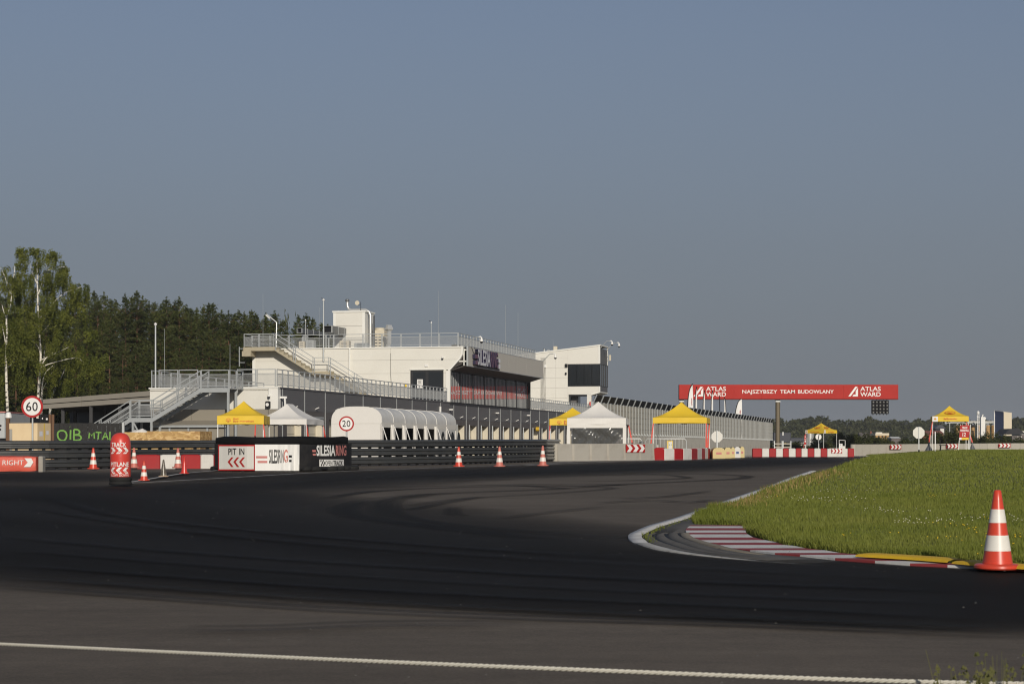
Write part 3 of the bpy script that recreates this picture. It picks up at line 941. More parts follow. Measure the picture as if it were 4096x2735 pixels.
# end wall: white band above, taupe below, in panels
zb = 2.86
for x0, x1 in ((-8.0, -5.4), (-5.385, -2.75), (-2.735, -.62)):
    MB().box(x0, x1, 0, .12, zb + .01, 4.08).build('wall_panel', M['white_panel'], pit)
    MB().box(x0, x1, .01, .12, 0, zb).build('wall_panel', M['taupe'], pit)
MB().bbox(-.60, 0, -.03, .5, zb + .01, 4.08, .03).build('corner_panel', M['white_trim'], pit)
MB().bbox(-.60, -.02, -.02, .5, 0, zb, .03).build('corner_panel', M['taupe'], pit)
MB().box(-8.06, .03, -.06, .25, 4.085, 4.17).build('coping', M['white_trim'], pit)
MB().box(-.25, .05, .26, 125, 4.085, 4.17).build('coping', M['facade_grey'], pit)
MB().cyl((-2.62, -.1, .1), (-2.62, -.1, 3.8), .055).build('downpipe', M['white_trim'], pit)
# facade bays
bay_up = MB().box(-.5, 0, .04, 3.96, 2.83, 4.08).mesh('facade_panel', M['facade_grey'])
bay_pier = MB().box(-.5, -.01, .04, .80, 0, 2.82).mesh('facade_pier', M['facade_dark'])
bay_pier2 = MB().box(-.5, -.01, 3.45, 3.96, 0, 2.82).mesh('facade_pier', M['facade_dark'])
bay_lin = MB().box(-.5, -.01, .80, 3.45, 2.38, 2.82).mesh('facade_lintel', M['facade_dark'])
dm = MB()
for k in range(5): dm.box(-.46, -.43, .80, 3.45, .48 * k + .01, .48 * k + .47)
bay_door = dm.mesh('garage_door', M['door_cream'])
bay_jamb = MB().box(-.55, -.02, 3.40, 3.449, 0, 2.38).mesh('door_jamb', M['door_cream'])
bay_trim = MB().box(-.2, .025, -.035, .035, 0, 4.08).mesh('facade_trim', M['galv'])
lm = MB().bar((.05, 2.0, 3.0), (.26, 2.0, 3.09), .085, .05).bar((0, 2.0, 2.96), (.1, 2.0, 3.02), .035)
bay_lamp = lm.mesh('wall_lamp', M['white'])
post_l = MB().cyl((.12, .55, 0), (.12, .55, 2.45), .045, n=8).mesh('door_post', M['galv'])
for i in range(31):
    y = .8 + 4 * i
    for nm, me in (('facade_panel', bay_up), ('facade_pier', bay_pier), ('facade_pier', bay_pier2), ('facade_lintel', bay_lin), ('garage_door', bay_door), ('door_jamb', bay_jamb), ('facade_trim', bay_trim), ('wall_lamp', bay_lamp), ('door_post', post_l)):
        if nm == 'door_post' and not (9 <= i <= 22): continue
        link(nm, me, pit, (0, y, 0))
MB().box(-.5, -.005, .02, .83, 0, 2.82).build('facade_pier', M['facade_dark'], pit)
MB().box(-.5, 0, .5, .83, 2.83, 4.08).build('facade_panel', M['facade_grey'], pit)

def railing_panel(L_, h=1.05, wires=True, base=.07):
    """one framed panel along +x, standing on z = 0"""
    m = MB()
    m.box(0, .05, -.025, .025, 0, h).box(L_ - .05, L_, -.025, .025, 0, h)
    m.box(.05, L_ - .05, -.025, .025, h - .05, h).box(.05, L_ - .05, -.02, .02, h * .72, h * .72 + .04).box(.05, L_ - .05, -.02, .02, base + .03, base + .07)
    m.box(-.02, L_ + .02, -.012, .012, h * .3, h * .3 + .03) if not wires else None
    f = MB()
    if wires:
        n = int(L_ / .06)
        for k in range(1, n):
            x = .05 + (L_ - .1) * k / n
            f.box(x - .004, x + .004, -.004, .004, base + .07, h * .72)
        for k in range(1, 12):
            z = base + .07 + (h * .72 - base - .07) * k / 12
            f.box(.05, L_ - .05, -.0035, .0035, z - .004, z + .004)
    return m.mesh('railing_panel', M['galv']), (f.mesh('mesh_infill', M['rail_wire']) if wires else None)

def railing(parent, a, b, L_, h=1.05, gap=.04, wires=True, cache={}):
    a, b = Vector(a), Vector(b)
    d = b - a; tot = d.length
    n = max(1, round(tot / L_)); Lp = tot / n
    key = (round(Lp, 3), h, wires)
    if key not in cache: cache[key] = railing_panel(Lp - gap, h, wires)
    me, inf = cache[key]
    rz = math.atan2(d.y, d.x)
    for i in range(n):
        o = link('railing_panel', me, parent, a + d * (i / n), rz)
        if inf: link('mesh_infill', inf, o)

# terrace railings
railing(pit, (-.12, .15, 4.17), (-.12, 39.2, 4.17), 1.0)
railing(pit, (-.12, 68.8, 4.17), (-.12, 98.8, 4.17), 1.0)
xr_ = [BX(p, .05) for p in (635, 736, 795)]
railing(pit, (xr_[0], .05, 4.17), (xr_[2], .05, 4.17), 1.45)
railing(pit, (BX(948, .05), .05, 4.17), (-.12, .05, 4.17), 1.3)
railing(pit, (-7.95, 19.5, 4.0), (-7.95, .1, 4.17), 1.45)

def stair(parent, xa, za, xb, zb_, y0, y1, nstep, mat, posts=True, mesh=True, solid=False):
    """straight flight between two heights, stringers at y0 and y1, sloping railings"""
    tr = MB()
    for k in range(nstep):
        t = (k + .5) / nstep
        x, z = xa + (xb - xa) * t, za + (zb_ - za) * (k + 1) / nstep
        MB().box(x - .15, x + .15, y0 + .02, y1 - .02, z - .045, z).build('tread', mat, parent)
    dz = .24 if not solid else .3
    for y in (y0, y1):
        MB().prism([(xa, za - dz), (xb, zb_ - dz), (xb, zb_ + .02), (xa, za + .02)], y - .02, y + .02).build('stringer', mat, parent)
        m, wv = MB(), MB()
        for off in (1.02, .74, .16):
            m.bar((xa, y, za + off), (xb, y, zb_ + off), .05 if off != .16 else .035)
        for t in (0.01, .5, .53, .99):
            x, z = xa + (xb - xa) * t, za + (zb_ - za) * t
            m.bar((x, y, z), (x, y, z + 1.02), .05)
        if mesh:
            nn = int(abs(xb - xa) / .07)
            for k in range(1, nn):
                x, z = xa + (xb - xa) * k / nn, za + (zb_ - za) * k / nn
                wv.box(x - .004, x + .004, y - .004, y + .004, z + .18, z + .74)
            for k in range(1, 9):
                o_ = .16 + .58 * k / 9
                wv.bar((xa, y, za + o_), (xb, y, zb_ + o_), .008)
        o = m.build('handrail', M['galv'], parent)
        if mesh: wv.build('mesh_infill', M['rail_wire'], o)

# -- the steel stair on the end wall
ys0, ys1 = -2.3, -1.0
sA, sB = BX(522, -2.3), BX(611, -2.3)
sC, sD = BX(804, -2.3), BX(919, -2.3)
z1, z2 = BZ(1671, sA, -2.3), BZ(1552, sC, -2.3)
stair(pit, sA - z1 / .60, 0.05, sA, z1, ys0, ys1, 12, M['galv'])
stair(pit, sB, z1, sC, z2, ys0, ys1, 10, M['galv'])
for (x0, x1, z, nm) in ((sA, sB, z1, 'landing'), (sC, sD, z2, 'landing')):
    lm = MB().box(x0, x1, ys0 + .03, ys1 - .03 if nm != 'top' else -.1, z - .05, z - .005)
    lm.build('landing', M['galv'], pit)
    for yb_ in (ys0, ys1): MB().box(x0, x1, yb_ - .02, yb_ + .02, z - .25, z).build('landing_beam', M['galv'], pit)
    railing(pit, (x0, ys0, z), (x1, ys0, z), x1 - x0)
railing(pit, (sA, ys1, z1), (sB, ys1, z1), sB - sA)
MB().box(sC, sD, ys1, -.07, z2 - .05, z2 - .006).build('landing', M['galv'], pit)
railing(pit, (sD, ys0, z2), (sD, -.1, z2), 1.1)
lg = MB()
for x, zt in ((sA + .15, z1), (sB - .08, z1), (sD - .1, z2)):
    for y in (ys0 + .03, ys1 - .03): MB().box(x - .06, x + .06, y - .06, y + .06, 0, zt - .25).build('stair_post', M['galv'], pit)
MB().bar((sA + .2, ys0 + .03, z1 - .3), (sB - .1, ys0 + .03, .1), .08).build('stair_brace', M['galv'], pit)
# lean-to with doors under the stair
lx0, lx1 = BX(603, -.9), BX(905, -.9)
MB().prismx([(-.95, 1.90), (0.02, 2.22), (0.02, 2.12), (-.95, 1.80)], lx0, lx1).build('lean_to_roof', M['taupe'], pit)
MB().box(lx0 - .02, lx1 + .02, -1.03, -.955, 1.80, 1.93).build('gutter', M['galv'], pit)
dxs = [lx0 + (lx1 - lx0) * k / 4 for k in range(5)]
for a, b in zip(dxs[:-1], dxs[1:]):
    MB().box(a + .07, b - .07, -.82, -.78, .02, 1.78).build('store_door', M['taupe'], pit)
for a in dxs: MB().box(a - .055, a + .055, -.90, -.76, 0, 1.8).build('door_post', M['galv'], pit)
MB().box(BX(735, -.83), BX(747, -.83), -.832, -.822, 1.36, 1.53).build('door_notice', M['white'], pit)
# end wall fittings
def dome_cam(x, y, z, parent=None, r=.09):
    o = MB().cyl((x, y, z), (x, y - .16, z + .02), .05, n=8).lathe([(r * .6, .06), (r, .03), (r, -.05)], 12, (x, y - .2, z)).build('dome_camera', M['white'], parent, True)
    MB().lathe([(.05, -.13), (r * .9, -.08), (r, -.05)], 12, (x, y - .2, z)).build('camera_lens', M['ink'], o, True)
    return o
xc_ = BX(1080, 0); dome_cam(xc_, 0, BZ(1583, xc_, 0), pit)
xc_ = BX(1074, 0); zc_ = BZ(1618, xc_, 0)
o = MB().bbox(xc_ - .14, xc_ + .14, -.2, 0, zc_ - .2, zc_ + .2, .03).build('siren_box', M['sign_black'], pit)
MB().disc(xc_, zc_, .10, -.225, -.2).build('dial', M['white'], o)
# yellow lamp and siren on the facade
yl_ = BY(2151, .15)
o = MB().cyl((0, yl_, 2.35), (.3, yl_, 2.35), .2, n=14).build('siren_horn', M['yellow_paint'], pit, True)
MB().cyl((.31, yl_ - .05, 2.35), (.33, yl_ - .05, 2.35), .1, n=12).build('dial', M['white'], o)
yl_ = BY(1140, .3); o = MB().bbox(0, .42, yl_ - .06, yl_ + .06, 3.5, 3.62, .02).bar((.3, yl_, 3.5), (.32, yl_, 3.05), .09).build('camera_arm', M['white'], pit)
for pxx in (1807, 1992, 2117):
    yl_ = BY(pxx, .2); MB().bbox(0, .3, yl_ - .07, yl_ + .07, 3.52, 3.62, .02).build('wall_camera', M['white'], pit)
yl_ = BY(1764, .1); MB().box(0, .12, yl_ - .06, yl_ + .06, 3.2, 3.75).build('wall_box', M['white'], pit)
# raised shutter over the second bay
MB().box(-.03, .08, 4.8 + .7, 4.8 + 3.5, 2.40, 2.52).build('shutter_box', M['galv'], pit)

# -- upper floor, set back
YU = 39.6
x_left = BX(1012, YU)
ZR = 8.40
xo = BX(1853, YU)
prof = [(6.60, 0.0), (7.50, BX(1841, YU)), (7.85, BX(1851, YU)), (ZR, xo)]
def xright(z): return float(np.interp(z, [p[0] for p in prof], [p[1] for p in prof]))
zrows = [4.0, 5.36, 6.42, 7.46, ZR - .02]
colx = [x_left, BX(1397, YU), BX(1562, YU), None]
colx = [x_left, x_left + 4.1, BX(1397, YU), BX(1562, YU), None]
xd0, xd1 = BX(1641, YU), BX(1774, YU)
zd = BZ(1480, xd0, YU)
for i in range(4):
    za, zb2 = zrows[i] + .006, zrows[i + 1] - .006
    for j in range(4):
        xa = colx[j] + .006
        if colx[j + 1] is not None:
            MB().box(xa, colx[j + 1] - .006, YU, YU + .15, za, zb2).build('wall_panel', M['white_panel'], pit)
        elif za < zd < zb2 or zb2 < zd:
            zt = min(zb2, zd)
            MB().box(xa, xd0, YU, YU + .15, za, zt).build('wall_panel', M['white_panel'], pit)
            MB().box(xd1, -.3, YU, YU + .15, za, zt).build('wall_panel', M['white_panel'], pit)
            if zt < zb2:
                zs = [zt] + [p[0] for p in prof if zt < p[0] < zb2] + [zb2]
                MB().prism([(xa, zt)] + [(max(-.02, xright(z) - .10), z) for z in zs] + [(xa, zb2)], YU, YU + .15).build('wall_panel', M['white_panel'], pit)
        else:
            zs = [za] + [p[0] for p in prof if za < p[0] < zb2] + [zb2]
            MB().prism([(xa, za)] + [(xright(z) - .10, z) for z in zs] + [(xa, zb2)], YU, YU + .15).build('wall_panel', M['white_panel'], pit)
# raised border that follows the overhang
edge = [(0.0, 6.60)] + [(p[1], p[0]) for p in prof[1:]]
inner = [(x - .16, z + .02) for x, z in edge]
for (a, b, c_, d_) in zip(edge[:-1], edge[1:], inner[:-1], inner[1:]):
    MB().prism([a, b, d_, c_], YU - .05, YU + .3).build('verge_trim', M['white_trim'], pit)
MB().box(-.31, 0.02, YU - .05, YU + .3, 4.17, 6.6).build('corner_panel', M['white_trim'], pit)
MB().box(x_left - .05, x_left + .18, YU - .02, YU + .2, 4.0, ZR).build('corner_panel', M['white_trim'], pit)
MB().box(x_left - .08, xo + .03, YU - .08, YU + .4, ZR - .01, ZR + .09).build('coping', M['white_trim'], pit)
MB().cyl((BX(1400, YU), YU - .09, 4.0), (BX(1400, YU), YU - .09, ZR), .07).build('downpipe', M['white_trim'], pit)
MB().tube([(BX(1563, YU), YU - .02, ZR - .4), (BX(1563, YU), YU - .02, 6.4), (BX(1568, YU), YU - .02, 4.9)], .012, 5).build('wall_cable', M['ink'], pit)
# body behind the panels
MB().box(x_left, -.3, YU + .15, 68.4, 3.95, ZR - .02).build('upper_floor', M['white_panel'], pit)
MB().box(x_left - .05, xo, YU + .4, 68.6, ZR - .018, ZR + .06).build('roof', M['concrete_pale'], pit)
# door to the terrace
MB().box(xd0 - .06, xd1 + .06, YU - .06, YU + .02, zd, zd + .1).build('door_hood', M['white_trim'], pit)
dr = MB().box(xd0, xd1, YU + .06, YU + .14, 4.0, zd).build('terrace_door', M['black_metal'], pit)
xm = (xd0 + xd1) / 2
for a, b in ((xd0 + .22, xm - .12), (xm + .12, xd1 - .1)):
    MB().box(a, b, YU + .045, YU + .06, 4.2, zd - .15).build('door_pane', M['glass_dark'], dr)
po = MB().box(BX(1668, YU), BX(1691, YU), YU + .02, YU + .035, BZ(1552, xd0, YU), BZ(1517, xd0, YU)).build('poster', M['white'], dr)
pm = MB()
pxa, pxb = BX(1668, YU), BX(1691, YU)
for k in range(7): pm.box(pxa + .07, pxb - .07 - .06 * (k % 2), YU + .012, YU + .019, BZ(1521 + 2.2 * k, xd0, YU) - .012, BZ(1521 + 2.2 * k, xd0, YU) + .006)
pm.build('print', M['facade_grey'], po)
for (a, b, c_, d_, mm) in ((1597, 1614, 1520, 1545, 'off_white'), (1616, 1637, 1520, 1542, 'off_white'), (1616, 1627, 1537, 1546, 'yellow_tent')):
    MB().box(BX(a, YU), BX(b, YU), YU - .02 - (.012 if mm == 'yellow_tent' else 0), YU - .002, BZ(d_, -3, YU), BZ(c_, -3, YU)).build('wall_notice', M[mm], pit)
xa = BX(1706, YU); MB().bbox(xa - .13, xa + .13, YU - .08, YU, BZ(1466, xa, YU), BZ(1458, xa, YU), .01).build('emergency_lamp', M['white'], pit)
xa = BX(1773, YU); dome_cam(xa, YU, BZ(1430, xa, YU), pit)

# glazed front with upright blades
YE = 68.5
MB().box(-.30, -.22, YU + .15, YE, 4.17, 6.63).build('glazing', M['glass_grey'], pit)
MB().box(-.5, .05, YU, YE, 3.98, 4.17).build('sill', M['black_metal'], pit)
MB().box(-.28, .04, YU + .3, YE, 6.56, 6.64).build('head_rail', M['black_metal'], pit)
mul = MB().box(-.22, -.13, -.17, .17, 4.18, 6.56).mesh('mullion', M['black_metal'])
bl = MB().box(-.205, -.145, -.05, .05, 4.2, 6.5).mesh('blade', M['blade'])
bl2 = MB().box(-.215, -.185, -.012, .012, 4.2, 6.5).box(-.215, -.195, -.012, .48, 5.95, 6.0).mesh('glazing_bar', M['black_metal'])
for i in range(8):
    y = 43.6 + 4 * i - 4
    if YU < y < YE: link('mullion', mul, pit, (0, y, 0))
y = YU + .35
while y < YE - .1:
    link('blade', bl, pit, (0, y, 0)); link('glazing_bar', bl2, pit, (0, y + .25, 0)); y += .5
MB().box(-.25, .05, YE - .02, YE + .15, 4.0, 6.7).build('corner_post', M['black_metal'], pit)
# red lettered strip behind the blades, painting in a reflection on the glass
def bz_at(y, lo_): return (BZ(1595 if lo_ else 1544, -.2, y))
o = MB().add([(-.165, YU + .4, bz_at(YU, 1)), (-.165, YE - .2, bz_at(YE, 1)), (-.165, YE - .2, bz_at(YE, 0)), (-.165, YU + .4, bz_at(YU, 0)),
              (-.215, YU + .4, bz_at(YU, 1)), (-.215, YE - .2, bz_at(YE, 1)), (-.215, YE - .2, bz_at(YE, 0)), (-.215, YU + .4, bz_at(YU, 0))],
             [(0, 1, 2, 3), (7, 6, 5, 4), (0, 4, 5, 1), (3, 2, 6, 7)]).build('painted_reflection', M['strap_red'], pit)
def bn(x, z):
    t = (x - YU) / (YE - YU)
    return (-.160, x, z + (bz_at(YE, 1) - bz_at(YU, 1)) * t)
zl0 = bz_at(YU, 1)
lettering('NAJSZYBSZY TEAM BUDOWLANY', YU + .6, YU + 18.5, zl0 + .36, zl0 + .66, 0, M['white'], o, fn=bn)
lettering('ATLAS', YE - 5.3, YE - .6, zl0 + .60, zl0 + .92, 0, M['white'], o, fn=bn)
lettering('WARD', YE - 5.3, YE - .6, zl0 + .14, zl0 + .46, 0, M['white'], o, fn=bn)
# soffit, fascia and its sign
ns = 7
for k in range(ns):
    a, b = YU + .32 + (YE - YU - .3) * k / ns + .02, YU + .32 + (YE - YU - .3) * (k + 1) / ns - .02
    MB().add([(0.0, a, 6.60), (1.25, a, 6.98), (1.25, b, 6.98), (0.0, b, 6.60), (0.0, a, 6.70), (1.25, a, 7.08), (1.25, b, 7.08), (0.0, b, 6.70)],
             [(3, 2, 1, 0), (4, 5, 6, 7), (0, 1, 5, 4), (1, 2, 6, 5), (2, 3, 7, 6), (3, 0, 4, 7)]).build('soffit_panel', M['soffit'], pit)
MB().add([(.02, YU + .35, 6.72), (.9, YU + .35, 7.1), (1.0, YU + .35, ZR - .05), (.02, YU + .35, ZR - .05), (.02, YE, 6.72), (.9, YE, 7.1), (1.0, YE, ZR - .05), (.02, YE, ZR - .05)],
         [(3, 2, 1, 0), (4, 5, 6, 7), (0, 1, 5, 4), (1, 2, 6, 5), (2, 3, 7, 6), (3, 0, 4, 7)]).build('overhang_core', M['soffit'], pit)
XF = 1.40
fy0, fy1 = BY(1873, XF), BY(2173, XF)
nf = 8
fz0, fz1 = BZ(1462, XF, fy0), BZ(1386, XF, fy0)
for k in range(nf):
    a, b = fy0 + (fy1 - fy0) * k / nf + .008, fy0 + (fy1 - fy0) * (k + 1) / nf - .008
    MB().box(XF - .06, XF, a, b, fz0, fz1).build('fascia_panel', M['fascia'], pit)
MB().box(XF - .12, XF + .015, fy0 - .08, fy0 - .001, fz0 - .03, fz1 + .03).box(XF - .08, XF + .01, fy0, fy1, fz1 + .002, fz1 + .05).box(XF - .08, XF + .01, fy0, fy1, fz0 - .05, fz0 - .002).build('fascia_frame', M['galv'], pit)
br = MB().box(.45, XF - .13, fy0 - .02, fy0 + .06, 7.28, 7.38).box(1.05, XF - .13, fy0 - .02, fy0 + .06, 8.16, 8.26).box(1.02, 1.10, fy0 - .02, fy0 + .06, 7.0, 8.3)
br.build('fascia_bracket', M['white_trim'], pit)
for k in range(1, nf + 1):
    yy = fy0 + (fy1 - fy0) * k / nf - .1
    MB().box(1.0, XF - .061, yy - .03, yy + .03, 8.1, 8.18).box(1.0, XF - .061, yy - .03, yy + .03, 7.2, 7.28).build('fascia_bracket', M['galv'], pit)
sg = MB().box(XF + .02, XF + .06, BY(1906, XF), BY(1996, XF), fz0 + .02, fz0 + .12).build('sign_rail', M['black_metal'], pit)
def sgn(x, z): return (0, x, z)
def raised(txt, px0, px1, matf, nm):
    y0, y1 = BY(px0, XF + .25), BY(px1, XF + .25)
    V_, Fc = text_geo(txt, .018)
    xs = [v[0] for v in V_]; zs = [v[1] for v in V_]
    def mp(v, x): return (x, y0 + (v[0] - min(xs)) / (max(xs) - min(xs)) * (y1 - y0), fz0 + .13 + (v[1] - min(zs)) / (max(zs) - min(zs)) * (fz1 - fz0 - .2))
    me = bpy.data.meshes.new('lettering'); me.from_pydata([mp(v, XF + .27) for v in V_], [], Fc); me.materials.append(matf); me.update()
    o = link('lettering', me, sg)
    cnt = {}
    for f in Fc:
        for i in range(len(f)):
            e = tuple(sorted((f[i], f[(i + 1) % len(f)]))); cnt[e] = cnt.get(e, 0) + 1
    k = len(V_)
    vv = [mp(v, XF + .268) for v in V_] + [mp(v, XF + .02) for v in V_]
    ff = [(a, b, b + k, a + k) for (a, b), c_ in cnt.items() if c_ == 1]
    MB().add(vv, ff).build('letter_sides', M['purple_side'], sg)
raised('SILESIA', 1911, 1961, M['letter_grey'], 'a')
raised('RING', 1962, 1992, M['letter_plum'], 'b')
for (a, b, zz0, zz1, mm) in ((1899, 1911, .62, .95, 'letter_plum'), (1900, 1911, .16, .46, 'letter_plum'), (1992, 1999, .62, .92, 'letter_grey'), (1992, 1999, .14, .46, 'letter_grey')):
    MB().box(XF + .02, XF + .25, BY(a, XF + .2), BY(b, XF + .2), fz0 + zz0, fz0 + zz1).build('sign_stripe', M['purple_side'], sg)
    MB().box(XF + .252, XF + .26, BY(a, XF + .2), BY(b, XF + .2), fz0 + zz0, fz0 + zz1).build('sign_stripe', M[mm], sg)
MB().tube([(XF + .03, BY(1885, XF), fz1), (XF + .04, BY(1892, XF), fz1 - .4), (XF + .04, BY(1901, XF), fz0 + .95)], .02, 5).build('sign_cable', M['ink'], pit)
# roof railings
xrr = BX(1833, YU)
railing(pit, (x_left - .1, YU + .1, ZR + .09), (xrr, YU + .1, ZR + .09), 1.5, h=1.05)
railing(pit, (xrr, YU + .1, ZR + .09), (xrr - .1, YE - .2, ZR + .09), 1.0)
# -- outdoor stair up to the roof
yq0, yq1 = YU - 1.25, YU - .12
qa, qb = BX(1100, yq0), BX(1255, yq0)
qc = BX(1318, yq0); qd = BX(1460, yq0)
zq0 = BZ(1393, qa, yq0) + .12; zq1 = BZ(1484, qb, yq0)
MB().prism([(x_left - .35, zq0 - .3), (qa, zq0 - .3), (qa, zq0), (x_left - .35, zq0)], yq0, yq1).build('roof_landing', M['stair_concrete'], pit)
MB().box(x_left - .45, x_left + .28, yq0 - .04, yq1, zq0 - .72, zq0 - .302).build('landing_corbel', M['stair_concrete'], pit)
def conc_stair(xa, za, xb, zb_, n):
    pts = [(xa, za)]
    for k in range(n):
        pts += [(xa + (xb - xa) * (k + 1) / n, za + (zb_ - za) * k / n), (xa + (xb - xa) * (k + 1) / n, za + (zb_ - za) * (k + 1) / n)]
    pts += [(xb, zb_ - .32), (xa, za - .32)]
    m = MB()
    for k in range(n):
        a, b = xa + (xb - xa) * k / n, xa + (xb - xa) * (k + 1) / n
        z = za + (zb_ - za) * (k + .9) / n
        l0, l1 = za + (zb_ - za) * k / n - .32, za + (zb_ - za) * (k + 1) / n - .32
        m.prism([(a, l0), (b, l1), (b, z), (a, z)], yq0, yq1)
    m.build('stair_flight', M['stair_concrete'], pit)
conc_stair(qa, zq0, qb, zq1, 9)
MB().box(qb, qc, yq0, yq1, zq1 - .28, zq1).build('half_landing', M['stair_concrete'], pit)
zq2 = zq1 - (qd - qc) * (zq0 - zq1) / (qb - qa)
qe = qc + (zq1 - 4.05) * (qb - qa) / (zq0 - zq1)
conc_stair(qc, zq1, qe, 4.05, 8)
def slope_rail(xa, za, xb, zb_):
    m = MB()
    for off in (1.05, .68):
        m.bar((xa, yq0, za + off), (xb, yq0, zb_ + off), .05)
    for t in (0.02, .48, .53, .98):
        x, z = xa + (xb - xa) * t, za + (zb_ - za) * t
        m.bar((x, yq0, z - .25), (x, yq0, z + 1.05), .05)
    m.build('handrail', M['galv'], pit)
slope_rail(qa, zq0, qb, zq1); slope_rail(qc, zq1, qe, 4.05)
m = MB()
for off in (1.05, .68): m.bar((qb + .06, yq0, zq1 + off), (qc - .06, yq0, zq1 + off), .05)
for x in (qb + .06, qc - .06): m.bar((x, yq0, zq1 - .1), (x, yq0, zq1 + 1.05), .05)
m.build('handrail', M['galv'], pit)
railing(pit, (x_left - .3, yq0, zq0), (qa - .02, yq0, zq0), 1.7)
railing(pit, (x_left - .3, yq1 + .6, zq0), (x_left - .3, yq0, zq0), 1.7)
MB().bar((x_left - .75, yq0 + .2, zq0 - 1.5), (x_left - .75, yq0 + .2, zq0 + .05), .06).bar((x_left - .75, yq0 + .2, zq0 - 1.2), (x_left - .3, yq0 + .2, zq0 - 1.2), .05).bar((x_left - .75, yq0 + .2, zq0 - .1), (x_left - .3, yq0 + .2, zq0 - .1), .05).build('cable_frame', M['galv'], pit)

# -- things standing on the roof
YP = 50.0
def roof_x(px, y): return BX(px, y)
xp0, xp1 = roof_x(1333, YP), roof_x(1460, YP)
zp = BZ(1250, xp0, YP)
for k in range(3):
    z0, z1_ = ZR + .06 + (zp - ZR) * k / 3, ZR + .05 + (zp - ZR) * (k + 1) / 3
    MB().box(xp0 + .25, xp1 - .25, YP, YP + 2.6, z0, z1_ - .01).build('penthouse_panel', M['white_panel'], pit)
for a in (xp0, xp1 - .24): MB().box(a, a + .24, YP - .02, YP + 2.6, ZR + .06, zp).build('penthouse_panel', M['white_trim'], pit)
MB().box(xp0 - .06, xp1 + .08, YP - .08, YP + 2.7, zp, zp + .13).build('coping', M['white_trim'], pit)
fx = roof_x(1475, YP); fz = BZ(1237, fx, YP)
fl = [(fx, YP + .5, ZR), (fx, YP + .5, fz - .5), (fx - .1, YP + .5, fz - .2), (fx - .4, YP + .5, fz), (roof_x(1398, YP), YP + .5, fz), (roof_x(1387, YP), YP + .5, fz + .1), (roof_x(1382, YP), YP + .5, fz + .35), (roof_x(1382, YP), YP + .5, BZ(1204, fx, YP))]
o = MB().tube([Vector(p) for p in fl], .115, 12).build('flue_pipe', M['steel'], pit, True)
tx = roof_x(1382, YP); tz = BZ(1204, tx, YP)
MB().lathe([(.12, -.02), (.19, .05), (.19, .1), (.13, .2)], 12, (tx, YP + .5, tz)).build('flue_cap', M['duct'], o, True)
MB().box(roof_x(1484, YP), roof_x(1490, YP), YP + .5, YP + .7, ZR, fz - .5).build('duct', M['duct'], pit)

def standing(name, label, cat, px, yl, base, group=None):
    """an Empty on the roof, turned like the building"""
    x = BX(px, yl)
    return empty(name, BW(x, yl, base), -TH, label, cat, group), x
RB = ZR + .06
t_, x_ = standing('satellite_dish', 'round cream dish antenna on a thin mast above the roof penthouse', 'dish', 1443, YP + .3, zp + .13)
dz_ = BZ(1211, x_, YP) - (zp + .13)
MB().cyl((0, 0, 0), (0, 0, dz_ + .1), .02, n=6).tube([(0, 0, dz_ - .1), (-.14, -.06, dz_ - .22), (-.2, -.12, dz_)], .018, 5).build('mast', M['ink'], t_)
MB().add(*(lambda m: (m.v, m.f))(MB().disc(-.26, dz_, .19, -.2, -.15))).build('dish', M['beige_unit'], t_)
t_, x_ = standing('air_conditioner', 'beige square chiller unit with round fan top and black grilles on the roof', 'chiller', 1512, 52, RB)
sz = BZ(1320, x_, 52) - RB; wd = (roof_x(1538, 52) - roof_x(1489, 52)) / 2
MB().bbox(-wd, wd, 0, 1.1, 0, sz, .03).build('body', M['beige_unit'], t_)
MB().lathe([(wd * .75, sz), (wd * .78, sz + .2), (wd * .7, sz + .2)], 20, (0, .55, 0)).build('fan_housing', M['beige_unit'], t_, True)
for i in range(2):
    for j in range(7): MB().box(-wd * .65 + i * wd * .75, -wd * .65 + i * wd * .75 + wd * .55, -.012, 0, .25 + j * (sz - .4) / 7, .25 + j * (sz - .4) / 7 + .08).build('grille', M['ink'], t_)
t_, x_ = standing('roof_vent', 'bright steel ventilation cowl with a bent neck beside the beige chiller', 'vent', 1556, 50, RB)
h_ = BZ(1300, x_, 50) - RB
MB().tube([(.1, 0, 0), (.1, 0, .35), (-.1, 0, .65), (0, 0, .9), (0, 0, h_ - .45)], .2, 4).build('duct', M['steel'], t_)
MB().lathe([(.2, h_ - .5), (.36, h_ - .36), (.36, h_ - .28), (.24, h_ - .05), (.24, h_)], 4).build('cowl', M['steel'], t_)
